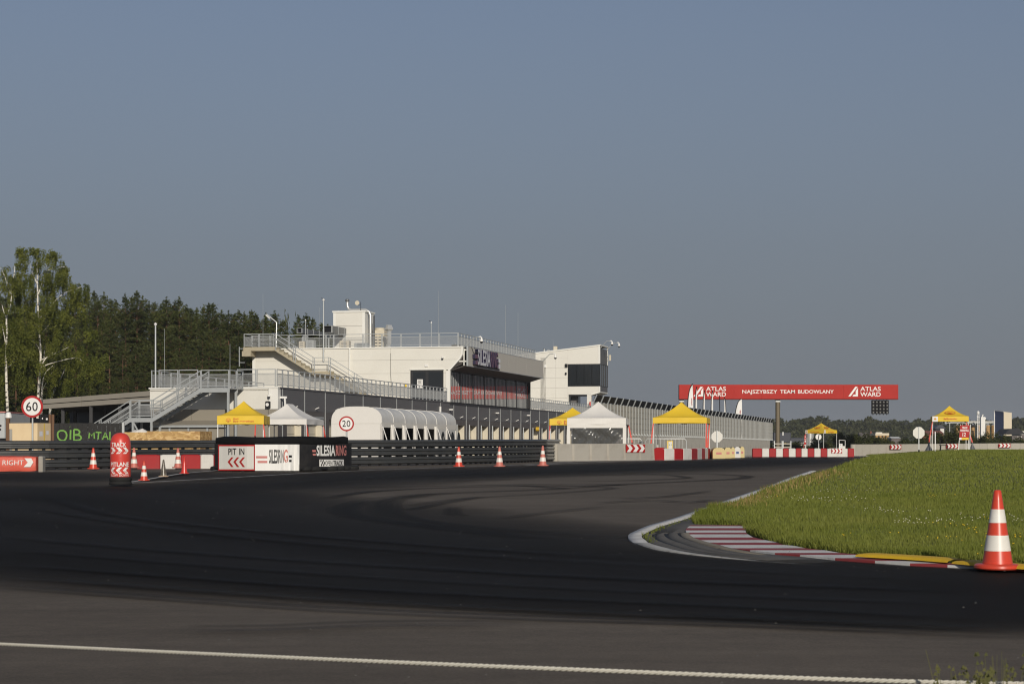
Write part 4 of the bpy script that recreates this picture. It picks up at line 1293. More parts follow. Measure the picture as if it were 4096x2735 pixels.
for (pa, pb, ya, yb, nm, gy) in ((1187, 1207, 1312, 1332, 'long grey air duct with a square open mouth, nearer the lamp post', 50), (1292, 1326, 1302, 1331, 'long dark grey air duct running down to the penthouse', 46)):
    t_, x_ = standing('air_duct', nm, 'duct', pa, gy, RB, 'air ducts on the roof')
    w_, h0 = roof_x(pb, gy) - x_, BZ(yb, x_, gy) - RB
    h1 = BZ(ya, x_, gy) - RB
    L2 = 16 if gy == 46 else 14
    n_ = 9
    for k in range(n_):
        a, b = L2 * k / n_, L2 * (k + 1) / n_
        MB().box(0, w_, a + (.02 if k else .3), b - .02, h0, h1).build('duct_section', M['duct'], t_)
        MB().box(-.03, w_ + .03, b - .02, b + .02, h0 - .03, h1 + .03).build('duct_flange', M['galv'], t_)
    MB().box(.04, w_ - .04, .28, .299, h0 + .04, h1 - .04).build('duct_mouth', M['ink'], t_)
    MB().box(0, w_, 0, .3, h1 - .03, h1).box(0, w_, 0, .3, h0, h0 + .03).box(0, .03, 0, .3, h0 + .03, h1 - .03).box(w_ - .03, w_, 0, .3, h0 + .03, h1 - .03).build('duct_hood', M['galv'], t_)
    for yy in (1.0, L2 - 1): MB().box(.1, .2, yy, yy + .1, 0, h0).box(w_ - .2, w_ - .1, yy, yy + .1, 0, h0).build('duct_leg', M['galv'], t_)
# small plant boxes behind the railing
for (px_, w_, h_, mm, lb) in ((1206, .5, .75, 'beige_unit', 'small cream plant box low behind the roof railing by the lamp post'), (1238, .7, .85, 'galv', 'grey steel plant housing behind the roof railing, right of the cream box'),
                              (1376, .8, .75, 'beige_unit', 'wide cream plant box behind the roof railing beneath the penthouse'), (1443, 1.1, .55, 'galv', 'low steel cabinet behind the roof railing under the flue pipe'), (1820, .6, .42, 'sign_black', 'small dark box behind the roof railing at the corner')):
    yy = 43 if px_ < 1800 else 44
    t_, x_ = standing('plant_box', lb, 'plant box', px_, yy, RB)
    MB().bbox(-w_ / 2, w_ / 2, 0, .6, .08, h_, .03).build('casing', M[mm], t_)
    MB().box(-w_ / 2 + .05, -w_ / 2 + .15, .05, .55, 0, .08).box(w_ / 2 - .15, w_ / 2 - .05, .05, .55, 0, .08).build('feet', M['galv'], t_)
    if mm != 'sign_black':
        for k in range(4): MB().box(-w_ * .3, w_ * .3, -.012, 0, .2 + k * h_ * .17, .2 + k * h_ * .17 + .04).build('grille', M['duct'], t_)
    else:
        MB().bar((0, .2, h_), (0, .2, h_ + .08), .06).build('stub', M['galv'], t_)
rods = [(1052, 41, 1175, None, 'lightning rod at the roof corner beside the lamp post', .012), (1277, 52, 1228, None, 'lightning rod behind the mast, above the two ducts', .012), (1753, 41, 1163, None, 'tallest lightning rod, standing on the roof edge above the terrace door', .014),
        (2022, 60, 1219, None, 'lightning rod above the sign fascia', .013), (2072, 64, 1250, None, 'shorter lightning rod at the far end of the roof', .013)]
for (px_, yy, pt, _, lb, r_) in rods:
    t_, x_ = standing('lightning_rod', lb, 'lightning rod', px_, yy, RB, 'lightning rods')
    h_ = BZ(pt, x_, yy) - RB
    MB().cyl((0, 0, 0), (0, 0, h_), r_ * 1.3, r_ * .6, 6).build('rod', M['galv'], t_)
    MB().cyl((0, 0, 0), (0, 0, .1), .12, n=10).build('foot', M['concrete_pale'], t_)
for (px_, yy, pt, lb) in ((658, .9, 1315, 'thin lightning rod standing on the lower terrace beside the mast'), (920, .9, 1375, 'thin lightning rod rising from the top of the steel stair')):
    t_, x_ = standing('lightning_rod', lb, 'lightning rod', px_, yy, 4.0, 'lightning rods')
    h_ = BZ(pt, x_, yy) - 4.0
    MB().cyl((0, 0, 0), (0, 0, h_), .018, .009, 6).build('rod', M['galv'], t_)
    MB().cyl((0, 0, 0), (0, 0, .1), .12, n=10).build('foot', M['concrete_pale'], t_)
for (px_, yy, pt, zb_, lb, r_) in ((622, .3, 1292, 4.17, 'pale steel camera mast on the white parapet beside the forest', .055), (1294, 39.45, 1196, 8.4, 'steel camera mast in front of the roof railing near the penthouse', .06), (1725, 43, 1287, RB, 'short mast with a small lamp head behind the roof railing', .03), (1222, 47, 1278, RB, 'thin mast with a small cream lamp between the two ducts', .03)):
    t_, x_ = standing('mast', lb, 'mast', px_, yy, zb_)
    h_ = BZ(pt, x_, yy) - zb_
    z00 = -1.0 if zb_ == 8.4 else 0
    MB().cyl((0, 0, z00), (0, 0, h_), r_, r_ * .85, 10).build('pole', M['galv'], t_, True)
    MB().lathe([(r_ * 1.5, h_ - .12), (r_ * 1.8, h_ - .05), (r_ * .6, h_ + .02)], 8).build('head', M['white'], t_)
    MB().bar((0, 0, h_ + .02), (-.18, -.05, h_ + .07), .04).build('sensor', M['ink'], t_)
    if zb_ == 8.4: MB().box(-.05, .05, .02, .15, -.9, -.8).box(-.05, .05, .02, .15, -.2, -.1).build('bracket', M['galv'], t_)
t_, x_ = standing('lamp_post', 'slim lamp post with its arm bent to the left on the roof stair landing', 'lamp', 1106, YU - .4, zq0 - .4)
h_ = BZ(1288, x_, YU - .4) - zq0 + .4
xt = BX(1066, YU - .4) - x_; ht = BZ(1256, x_, YU - .4) - zq0 + .4
MB().tube([(0, 0, 0), (0, 0, h_ - .05), (-.05, 0, h_ + .02), (xt, 0, ht)], .045, 8).build('pole', M['galv'], t_, True)
MB().bar((xt - .05, 0, ht - .06), (xt + .3, 0, ht - .36), .16, .07).build('lamp_head', M['white'], t_)
def ptz(parent, pts, name='camera_arm'):
    """dome camera on a bent arm"""
    MB().tube([Vector(p) for p in pts], .035, 7).build('arm', M['galv'], parent, True)
    e = Vector(pts[-1])
    MB().tube([e, e + Vector((.14, 0, .02)), e + Vector((.22, 0, -.08)), e + Vector((.22, 0, -.18))], [.05, .06, .06, .09], 9).lathe([(.09, -.18), (.13, -.26), (.13, -.36)], 14, tuple(e + Vector((.22, 0, 0)))).build('housing', M['white'], parent, True)
    MB().lathe([(.125, -.36), (.12, -.42), (.07, -.49), (.01, -.5)], 14, tuple(e + Vector((.22, 0, 0)))).build('dome', M['ink'], parent, True)
def arm_thing(label, yl, pix):
    x0 = BX(pix[0][0], yl); z0 = BZ(pix[0][1], x0, yl)
    t = empty('dome_camera', BW(x0, yl, z0), -TH, label, 'camera', 'dome cameras on bent arms')
    ptz(t, [(BX(a, yl) - x0, 0, BZ(b, x0, yl) - z0) for a, b in pix])
arm_thing('white dome camera on a bent arm above the near end of the sign fascia', fy0 + .1, [(1864, 1383), (1893, 1352), (1915, 1348)])
arm_thing('white dome camera on a bent arm at the far end of the sign fascia', fy1 - .2, [(2170, 1446), (2199, 1416), (2212, 1415)])

# ================================================================== control tower
YT = 99.2
tw = empty('control_tower', BW(0, YT, 0), -TH, 'white control tower with a big corner window and sloping roof line', 'building')
def TX(px): return BX(px, YT)
def TZ(py): return BZ(py, 0, YT)
xl0 = -9.0; xo_ = TX(2400); xp_ = TX(2365)
zroof = lambda x: TZ(1383) + (x - xo_) * (TZ(1383) - TZ(1412)) / (xo_ - TX(2143))
wz0, wz1 = TZ(1545), TZ(1455)
wx0 = TX(2271)
zk = TZ(1573); zu = TZ(1579)
Yd = 4.7
rowsz = [0, 1.3, 2.6, 3.9, TZ(1591), TZ(1550.5), TZ(1510), TZ(1469.5), TZ(1429)]
cols_ = [xl0, -5.0, TX(2162), TX(2223), wx0]
for i in range(len(rowsz) - 1):
    for j in range(4):
        MB().box(cols_[j] + .006, cols_[j + 1] - .006, 0, .15, rowsz[i] + .006, rowsz[i + 1] - .006).build('wall_panel', M['white_panel'], tw)
MB().prism([(xl0, rowsz[-1]), (wx0 - .006, rowsz[-1]), (wx0 - .006, zroof(wx0)), (xl0, zroof(xl0))], 0, .15).build('wall_panel', M['white_panel'], tw)
MB().prism([(wx0, wz1), (xo_ - .2, wz1), (xo_ - .2, zroof(xo_ - .2)), (wx0, zroof(wx0))], 0, .15).build('wall_panel', M['white_panel'], tw)
MB().prism([(wx0, TZ(1577)), (TX(2362), TZ(1577)), (xo_ - .02, TZ(1569)), (xo_ - .02, wz0), (wx0, wz0)], 0, .15).build('wall_panel', M['white_panel'], tw)
MB().prism([(TX(2362), TZ(1581)), (TX(2362), TZ(1577.5)), (xo_ + .01, TZ(1566)), (xo_ + .01, TZ(1570))], -.04, Yd).build('verge_trim', M['white_trim'], tw)
MB().box(xo_ - .19, xo_ + .01, -.04, .2, wz1, zroof(xo_) - .02).build('corner_panel', M['white_trim'], tw)
MB().box(xo_ - .15, xo_ + .01, -.04, .2, TZ(1566), wz0).build('corner_panel', M['white_trim'], tw)
MB().prism([(xl0, zroof(xl0)), (xo_ + .06, zroof(xo_ + .06)), (xo_ + .06, zroof(xo_) + .14), (xl0, zroof(xl0) + .14)], -.08, Yd + .05).build('coping', M['white_trim'], tw)
# body behind
MB().box(xl0, wx0 - .3, .15, Yd + 4, 0, TZ(1430)).build('tower_core', M['white_panel'], tw)
# window: panes on the end and on the track side
fr = MB().box(wx0, xo_ - .02, .02, .08, wz0, wz0 + .06).box(wx0, xo_ - .02, .02, .08, wz1 - .06, wz1).box(wx0, wx0 + .06, .02, .08, wz0, wz1).build('window_frame', M['black_metal'], tw)
nx = 4
for k in range(nx):
    a, b = wx0 + .06 + (xo_ - wx0 - .1) * k / nx, wx0 + .06 + (xo_ - wx0 - .1) * (k + 1) / nx
    MB().box(a + .02, b - .02, .04, .055, wz0 + .06, wz1 - .06).build('window_pane', M['glass_dark'], fr)
MB().box(wx0 + .02, xo_ - .3, 2.6, 2.7, wz0, wz1).build('back_wall', M['taupe'], tw)
MB().box(wx0, xo_ - .06, .2, Yd - .1, wz0 - .1, wz0 - .02).build('floor_slab', M['facade_dark'], tw)
MB().box(wx0, xo_ - .06, .2, Yd - .1, wz1 + .01, wz1 + .1).build('ceiling_slab', M['facade_dark'], tw)
fr2 = MB().box(xo_ - .08, xo_ - .02, .2, Yd, wz0, wz0 + .06).box(xo_ - .08, xo_ - .02, .2, Yd, wz1 - .06, wz1).build('window_frame', M['black_metal'], tw)
for k in range(4):
    a, b = .2 + (Yd - .2) * k / 4, .2 + (Yd - .2) * (k + 1) / 4
    MB().box(xo_ - .055, xo_ - .045, a + .04, b - .04, wz0 + .06, wz1 - .06).build('window_pane', M['glass_grey'], fr2)
    MB().box(xo_ - .1, xo_ - .0, b - .04, b + .04, wz0, wz1).build('mullion', M['black_metal'], fr2)
MB().box(xo_ - .25, xo_ - .03, .2, Yd, TZ(1566), wz0 - .002).build('side_panel', M['facade_grey'], tw)
MB().box(xo_ - .25, xo_ - .05, .2, Yd, wz1 + .002, zroof(xo_) - .25).build('side_panel', M['facade_grey'], tw)
MB().box(xo_ - .1, xo_ + .0, Yd, Yd + .15, wz1, zroof(xo_)).build('corner_post', M['white_trim'], tw)
for (px_, py_, r_) in ((2265.5, 1461, .13), (2264, 1493, .08)):
    MB().bbox(TX(px_) - r_, TX(px_) + r_, -.2, 0, TZ(py_) - r_ * 1.4, TZ(py_) + r_ * 1.4, .02).build('loudspeaker', M['sign_black'], tw)
MB().bbox(TX(2181) - .1, TX(2181) + .1, -.1, 0, TZ(1468), TZ(1457), .02).build('wall_box', M['white'], tw)
# lower storey: opening, glass and pier
MB().box(wx0, TX(2274), 0, .4, 3.9, TZ(1577.5)).build('pier', M['white_panel'], tw)
MB().box(TX(2348), xp_, 0, .5, 0, TZ(1577.5)).build('pier', M['white_panel'], tw)
MB().box(TX(2274), TX(2304), 1.2, 1.3, 3.9, TZ(1579)).build('lobby_wall', M['facade_grey'], tw)
MB().box(TX(2304), TX(2305.5), .8, .95, 3.9, TZ(1580)).box(TX(2305.5), TX(2347), .85, .9, 3.9, 4.1).build('lobby_frame', M['black_metal'], tw)
MB().box(TX(2274), TX(2348), .05, 3, TZ(1582), TZ(1577.6)).build('lobby_lintel', M['black_metal'], tw)
# on the tower roof
def tower_arm(label, yl, pix):
    x0 = BX(pix[0][0], yl); z0 = BZ(pix[0][1], x0, yl)
    t = empty('dome_camera', BW(x0, yl, z0), -TH, label, 'camera', 'dome cameras on bent arms')
    ptz(t, [(BX(a, yl) - x0, 0, BZ(b, x0, yl) - z0) for a, b in pix])
tower_arm('white dome camera on a bent arm at the near roof corner of the control tower', YT + .1, [(2403, 1391), (2427, 1364), (2440, 1364)])
tower_arm('lower white dome camera on a bent arm at the far corner of the control tower', YT + Yd - .2, [(2431, 1398), (2452, 1372), (2468, 1371)])
t_ = empty('antenna_panel', BW(BX(2437, YT + 4.5), YT + 4.5, BZ(1442, 2, YT + 4.5)), -TH, 'yellow cream panel antenna hung on the far corner of the control tower', 'antenna')
MB().bbox(0, .2, -.1, .1, 0, .62, .02).build('panel', M['beige_unit'], t_)
MB().bar((-.3, 0, .1), (0, 0, .1), .04).bar((-.3, 0, .5), (0, 0, .5), .04).bar((-.08, 0, -.1), (-.08, 0, .75), .03).build('bracket', M['galv'], t_)
xb_ = TX(2213); zb__ = zroof(xb_) + .14
t_ = empty('roof_cabinet', BW(xb_, YT + 1, zb__), -TH, 'small cream cabinet with a whip aerial on the control tower roof', 'cabinet')
MB().bbox(-.2, .2, 0, .35, -.08, TZ(1381) - zb__, .02).build('casing', M['beige_unit'], t_)
MB().cyl((-.2, .1, 0), (-.26, .1, TZ(1352) - zb__), .012, .006, 6).build('aerial', M['galv'], t_)
xb_ = TX(2169); zb__ = zroof(xb_) + .14
t_ = empty('roof_vent', BW(xb_, YT + 1, zb__), -TH, 'short steel roof vent with a flat cap and a bent pipe on the control tower', 'vent')
MB().cyl((0, 0, -.1), (0, 0, TZ(1391) - zb__), .1).build('pipe', M['galv'], t_, True)
MB().cyl((0, 0, TZ(1391) - zb__), (0, 0, TZ(1390) - zb__ + .02), .15).build('cap', M['duct'], t_)
MB().tube([(.3, 0, -.1), (.3, 0, .15), (.45, 0, .25), (.6, 0, .15)], .05, 8).build('bent_pipe', M['galv'], t_, True)
o = empty('wall_horn', BW(TX(2371), YT - .3, TZ(1614)), -TH, 'small orange and black horn with a white dome beside the control tower pier', 'horn')
MB().bbox(-.3, .05, -.1, .1, -.25, .2, .03).build('horn_body', M['strap_red'], o)
MB().lathe([(.05, -.2), (.2, -.1), (.22, .1), (.1, .25)], 14, (.3, 0, .25)).build('dome', M['white'], o, True)
MB().bbox(-.1, .2, -.16, -.1, -.3, .0, .02).build('speaker_mouth', M['ink'], o)
MB().bar((-.1, .1, 0), (-.1, .34, 0), .06).build('bracket', M['galv'], o)

# ================================================================== canopy on the far left
dl, dr_ = 127.0, 118.6
cr = empty('car_canopy', (WX(170, dl), dl, .735), 0, 'long low canopy with a double beige fascia in front of the forest', 'canopy')
def cl(p): return p - Vector((WX(170, dl), dl, .735))
def quadbeam(pa, pb, nm, mat):
    (xa, ya0, ya1, da), (xb2, yb0, yb1, db) = pa, pb
    A0, A1, B0, B1 = cl(P(xa, ya1, da)), cl(P(xa, ya0, da)), cl(P(xb2, yb1, db)), cl(P(xb2, yb0, db))
    k = Vector((.1, .35, 0))
    MB().add([A0, B0, B1, A1, A0 + k, B0 + k, B1 + k, A1 + k], [(0, 1, 2, 3), (7, 6, 5, 4), (0, 4, 5, 1), (3, 2, 6, 7), (0, 3, 7, 4), (1, 5, 6, 2)]).build(nm, mat, cr)
M['canopy'] = mk('canopy', (.38, .345, .285), .6, var=.1, scale=.8, stretch=(1, 1, 2))
for (fa, fb) in ((0, .36), (.362, .72), (.722, 1)):
    def L1(a, b, t): return a + (b - a) * t
    for (a0, a1, b0, b1, nm) in ((1597, 1615, 1563, 1583, 'fascia_board'), (1618, 1635, 1587, 1607, 'fascia_board')):
        quadbeam((L1(172, 600, fa), L1(a0, b0, fa), L1(a1, b1, fa), L1(dl, dr_, fa)), (L1(172, 600, fb), L1(a0, b0, fb), L1(a1, b1, fb), L1(dl, dr_, fb)), nm, M['canopy'])
A, B = cl(P(172, 1614, dl)) + Vector((.2, .5, 0)), cl(P(600, 1581, dr_)) + Vector((.2, .5, 0))
kk = Vector((-1.5, 14, 0)); dz3 = Vector((0, .05, .1))
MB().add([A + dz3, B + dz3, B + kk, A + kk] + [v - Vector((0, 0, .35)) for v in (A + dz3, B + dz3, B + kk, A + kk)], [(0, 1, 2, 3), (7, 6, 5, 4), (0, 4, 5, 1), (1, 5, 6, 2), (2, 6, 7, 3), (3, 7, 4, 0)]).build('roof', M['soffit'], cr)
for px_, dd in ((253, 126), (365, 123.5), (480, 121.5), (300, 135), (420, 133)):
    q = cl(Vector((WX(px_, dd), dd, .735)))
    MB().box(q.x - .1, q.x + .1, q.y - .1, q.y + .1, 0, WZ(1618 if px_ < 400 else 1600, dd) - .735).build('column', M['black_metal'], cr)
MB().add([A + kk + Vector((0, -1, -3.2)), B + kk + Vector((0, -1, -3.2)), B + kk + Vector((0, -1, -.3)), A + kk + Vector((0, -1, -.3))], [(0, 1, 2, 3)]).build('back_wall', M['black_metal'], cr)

# ================================================================== trackside things
def put(name, px, d, label, cat, group=None, rz=0, z=None):
    return empty(name, (WX(px, d), d, G(d) if z is None else z), rz, label, cat, group)
def chevrons(parent, x0, x1, z0, z1, y, mat, n=3, flip=False, name='chevron', w=.55):
    """n arrow heads pointing to +x"""
    p = (x1 - x0) / n
    zc = (z0 + z1) / 2; h = (z1 - z0) / 2
    for i in range(n):
        a = x0 + p * i
        t = p * w
        pts = [(a, z0), (a + t, z0), (a + p * .96, zc), (a + t, z1), (a, z1), (a + p * .96 - t, zc)]
        if flip: pts = [(x0 + x1 - x, z) for x, z in pts]
        vs = [(x, y, z) for x, z in pts]
        MB().add(vs, [(0, 1, 2, 5), (5, 2, 3, 4)]).build(name, mat, parent)

# ------------------------------------------------------------------ cones
def make_cone(label, body, band, foot=None, striped=True, h=.75):
    t = empty('traffic_cone', (0, 0, 0), 0, label, 'cone', 'traffic cones')
    k = h / .75
    def r(z): return k * (.035 + (.145 - .035) * (1 - (z / k - .05) / .70) ** 1.0)
    MB().lathe([(.215 * k, 0), (.225 * k, .012 * k), (.222 * k, .035 * k), (.205 * k, .048 * k), (.155 * k, .052 * k)], 28).build('base', foot or body, t, True)
    zs = [.05, .175, .325, .445, .575, .75] if striped else [.05, .75]
    zs = [z * k for z in zs]
    for i in range(len(zs) - 1):
        a, b = zs[i], zs[i + 1]
        o_ = .0 if i % 2 == 0 else .002
        pr = [(r(a) + o_, a), (r((a + b) / 2) + o_, (a + b) / 2), (r(b) + o_, b)]
        if i == len(zs) - 2: pr += [(r(b) * .8, b + .008 * k), (r(b) * .55, b + .010 * k)]
        MB().lathe(pr, 28).build('sleeve' if i % 2 == 0 else 'reflective_band', body if i % 2 == 0 else band, t, True)
    return t
def at_cone(t, px, pyb, scale=1.0, rz=0, tilt=0):
    g = GA(px, pyb)
    t.location = (g.x, g.y, g.z + .0 + (.05 if g.y > 19 and px < 3000 else 0)); t.rotation_euler = (tilt, 0, rz); t.scale = (scale,) * 3
c_or = make_cone('large clean orange and white cone on the striped kerb by the yellow humps', M['cone_orange'], M['cone_white'])
at_cone(c_or, 3990, 2290); c_or.location.z += .038
def cone_copy(src, label, px, py, s, rz):
    c = copy_tree(src); c['label'] = label; at_cone(c, px, py, s, rz); return c
cone_copy(c_or, 'orange and white cone standing by the guardrail between the red pad and the red bollard', 373, 1881, .99, .5)
c_fd = make_cone('faded orange and white cone half hidden behind the red bollard', M['cone_faded'], M['cone_white'])
at_cone(c_fd, 536, 1876, .98, 1)
cone_copy(c_fd, 'faded pinkish cone touching the red and white barrier blocks', 712, 1877, .97, 2)
cone_copy(c_or, 'orange and white cone with a browned base before the guardrail, nearest the PIT IN barrier', 1835, 1871, 1.0, 1.4)
cone_copy(c_fd, 'faded orange and white cone before the guardrail, middle one of three', 1998, 1871, 1.02, 2.2)
cone_copy(c_fd, 'faded orange and white cone next to the rounded concrete barrier end', 2171, 1868, 1.04, 3.1)
c_sm = make_cone('small dirty orange and white cone on the white line beside the red bollard', M['cone_orange'], M['cone_white'], None, True, .53)
at_cone(c_sm, 576, 1929, 1, .7)
at_cone(make_cone('grimy black cone with a pale base on the white line', M['cone_dark'], M['cone_white'], M['cone_pale'], False, .50), 654, 1913, 1, .2)
at_cone(make_cone('plain red cone without stripes at the end of the white line', M['cone_red'], M['cone_white'], None, False, .53), 737, 1900, 1, .2)

# ------------------------------------------------------------------ red bollard
t = put('bollard', 482, 50.3, 'red inflatable bollard lettered TRACK and PITLANE on a black base', 'bollard')
t.location.z += .045
MB().lathe([(.275, 0), (.29, .02), (.285, .05), (.265, .08), (.285, .11), (.28, .17), (.25, .20)], 32).build('base', M['rubber'], t, True)
prof_ = [(.25, .18), (.258, .24), (.258, .98), (.252, 1.06), (.235, 1.14), (.205, 1.21), (.16, 1.26), (.09, 1.295), (.02, 1.305)]
MB().lathe(prof_, 40).build('body', M['red_vinyl'], t, True)
RB_ = .2665
def cyl_map(x, z): a = x / RB_ ; return (RB_ * math.sin(a), -RB_ * math.cos(a), z)
zz = lambda py: WZ(py, 50.3) - t.location.z
xx = lambda px: RB_ * math.asin(max(-.99, min(.99, (px - 482) / F * 50.3 / RB_)))
lettering('TRACK', xx(453), xx(511), zz(1786.5), zz(1770), 0, M['white'], t, .02, cyl_map)
lettering('PITLANE', xx(450), xx(519), zz(1864), zz(1848), 0, M['white'], t, .02, cyl_map)
lettering('SLOW DOWN', xx(450), xx(518), zz(1904), zz(1894), 0, M['white'], t, .0, cyl_map)
def cchev(x0, x1, z0, z1, flip):
    p = (x1 - x0) / 3; zc = (z0 + z1) / 2
    for i in range(3):
        a = x0 + p * i; tt = p * .5
        pts = [(a, z0), (a + tt, z0), (a + p * .95, zc), (a + tt, z1), (a, z1), (a + p * .95 - tt, zc)]
        if flip: pts = [(x0 + x1 - x, z) for x, z in pts]
        MB().add([cyl_map(x, z) for x, z in pts], [(0, 1, 2, 5), (5, 2, 3, 4)]).build('chevron', M['white'], t)
cchev(xx(449), xx(519), zz(1814), zz(1789), False)
cchev(xx(448), xx(518), zz(1892), zz(1868), True)

# ------------------------------------------------------------------ red pad with KEEP RIGHT
t = put('padded_barrier', 60, 68.6, 'red padded barrier lettered KEEP RIGHT with a white arrow head', 'barrier')
xL, xR = WX(-90, 68.6) - t.location.x, WX(150, 68.6) - t.location.x
m = MB()
nseg = 14
secs = [(-.30, .03), (-.33, .15), (-.33, .40), (-.29, .51), (-.2, .545), (.1, .545), (.1, .02)]
V_, Q_ = [], []
for i in range(nseg + 1):
    f = i / nseg; x = xL + (xR - xL) * f
    e = min(1, min(f, 1 - f) * nseg / 1.2)
    for (y, z) in secs: V_.append((x, y * (.82 + .18 * e) + random.gauss(0, .006), .28 + (z - .28) * (.93 + .07 * e) + random.gauss(0, .004)))
ns_ = len(secs)
for i in range(nseg):
    for k in range(ns_): Q_.append((i * ns_ + k, i * ns_ + (k + 1) % ns_, (i + 1) * ns_ + (k + 1) % ns_, (i + 1) * ns_ + k))
Q_ += [tuple(range(ns_)), tuple(nseg * ns_ + k for k in range(ns_))]
MB().add(V_, Q_).build('pad', M['salmon_vinyl'], t, True)
X_ = lambda px: WX(px, 68.27) - t.location.x
Z_ = lambda py: WZ(py, 68.27) - t.location.z
lettering('KEEP RIGHT', X_(-62), X_(94), Z_(1859), Z_(1840), -.355, M['white'], t, .0, shear=.01)
MB().add([(X_(95), -.357, Z_(1867)), (X_(122), -.357, Z_(1867)), (X_(134), -.357, Z_(1848)), (X_(126), -.357, Z_(1832)), (X_(98), -.357, Z_(1832)), (X_(112), -.357, Z_(1849))], [(0, 1, 2, 5), (5, 2, 3, 4)]).build('arrow_head', M['white'], t)
MB().bbox(X_(146), X_(165), -.12, .3, 0, Z_(1824), .03).build('end_post', M['concrete'], t)

# ------------------------------------------------------------------ PIT IN barrier
fl_ = [GA(858, 1884), GA(1021, 1886), GA(1200, 1885), GA(1330, 1882.5), GA(1388, 1880)]
o0 = fl_[0]
t = empty('tyre_barrier', o0, 0, 'black covered tyre barrier with a PIT IN board and two banners on its front', 'barrier')
line = [p - o0 for p in catmull(fl_, .35)]
back = [p + Vector((.3, 1.15, 0)) for p in line]
def wall_strip(name, mat, z0, z1, off, lines=None, rough=0.0, cap=True, bulge=.0):
    m = MB(); n = len(line)
    vs = []
    for i, p in enumerate(line):
        w_ = random.gauss(0, rough)
        vs += [(p.x, p.y - off + w_, p.z + z0), (p.x, p.y - off - bulge + w_, p.z + (z0 + z1) / 2), (p.x, p.y - off + w_, p.z + z1 + random.gauss(0, rough)), (p.x + .1, p.y + .8 + off, p.z + z1), (p.x + .1, p.y + .8 + off, p.z + z0)]
    fs = []
    for i in range(n - 1):
        for k in range(5): fs.append((i * 5 + k, i * 5 + (k + 1) % 5, (i + 1) * 5 + (k + 1) % 5, (i + 1) * 5 + k))
    fs += [(0, 1, 2, 3, 4), tuple((n - 1) * 5 + k for k in range(5))]
    return m.add(vs, fs).build(name, mat, t, True)
wall_strip('lower_cover', M['sign_black'], .10, .96, .0, bulge=.01)
# padded top roll
m = MB()
tops = [Vector((p.x, p.y + .38, p.z + 1.06 + .015 * math.sin(i * .9))) for i, p in enumerate(line)]
V_, Q_ = [], []
for i, p in enumerate(tops):
    f = i / (len(tops) - 1); e = min(1, (min(f, 1 - f) * len(tops) + .5) / 1.6)
    for k in range(12):
        a = 2 * math.pi * k / 12
        V_.append((p.x, p.y + .47 * e * math.copysign(abs(math.cos(a)) ** .6, math.cos(a)), p.z + .155 * (.6 + .4 * e) * math.copysign(abs(math.sin(a)) ** .6, math.sin(a))))
for i in range(len(tops) - 1):
    for k in range(12): Q_.append((i * 12 + k, i * 12 + (k + 1) % 12, (i + 1) * 12 + (k + 1) % 12, (i + 1) * 12 + k))
Q_ += [tuple(range(12)), tuple((len(tops) - 1) * 12 + k for k in range(12))]
MB().add(V_, Q_).build('padded_top', M['tyre_cover'], t, True)
for k in range(13):                                        # tyres peeping out below the cover
    p = line[int(k * (len(line) - 1) / 12)]
    MB().lathe([(.2, 0), (.29, .03), (.31, .09), (.29, .15), (.2, .18)], 14, (p.x + .1, p.y + .36, 0)).build('tyre', M['rubber'], t, True)
def fxy(px):
    """front of the barrier at a pixel column: local x, y"""
    for a, b in zip(line[:-1], line[1:]):
        wa, wb = a + o0, b + o0
        pa, pb = HX + F * wa.x / wa.y, HX + F * wb.x / wb.y
        if pa <= px <= pb:
            f = (px - pa) / (pb - pa)
            return a.lerp(b, f)
    return line[-1].copy()
def fmap(off):
    def f(px, py):
        p = fxy(px); d = p.y + o0.y - off
        return (p.x, p.y - off, WZ(py, d) - o0.z)
    return f
def face(name, mat, px0, px1, py0, py1, off, n=10, wob=None, slant=0):
    f = fmap(off); vs, fs = [], []
    nz_ = 4 if wob else 1
    for i in range(n + 1):
        px = px0 + (px1 - px0) * i / n
        for k in range(nz_ + 1):
            a = f(px, py0 + (py1 - py0) * k / nz_ + slant * i / n)
            vs.append((a[0], a[1] - (wob(i / n, k / nz_) if wob else 0), a[2]))
    q = nz_ + 1
    for i in range(n):
        fs += [(i * q + k, i * q + k + 1, (i + 1) * q + k + 1, (i + 1) * q + k) for k in range(nz_)]
    return MB().add(vs, fs).build(name, mat, t, bool(wob))
bd = face('board', M['red'], 873, 1021, 1881.5, 1778, .035)
b2 = face('board_face', M['off_white'], 877, 1016, 1876, 1784, .04); b2.parent = bd
f = fmap(.046)
lettering('PIT', 914, 946, 1818, 1793, 0, M['ink'], bd, .018, f)
lettering('IN', 957, 978, 1818, 1793, 0, M['ink'], bd, .018, f)
for i in range(3):
    a = 911 + 23 * i
    pts = [(a + 15, 1867), (a + 24, 1867), (a + 9, 1846.5), (a + 24, 1828), (a + 15, 1828), (a, 1846.5)]
    MB().add([f(*p) for p in pts], [(0, 1, 2, 5), (5, 2, 3, 4)]).build('chevron', M['red'], bd)
for px_, py_ in ((880, 1786), (1013, 1786), (880, 1874), (1013, 1874), (923, 1788), (967, 1788), (923, 1872), (967, 1872)):
    q = f(px_, py_); MB().box(q[0] - .008, q[0] + .008, q[1] - .006, q[1], q[2] - .008, q[2] + .008).build('bolt', M['galv'], bd)
def wob(u, v):
    k = max(0, u - .32) * 1.5
    return .02 + k * .06 * (math.sin(u * 26 + v * 2.2) + .5 * math.sin(u * 57 - v * 3.0)) * (.4 + .6 * (1 - v)) + .03
wb = face('white_banner', M['white'], 1021.5, 1199, 1882, 1777, .06, 40, wob)
f = fmap(.15)
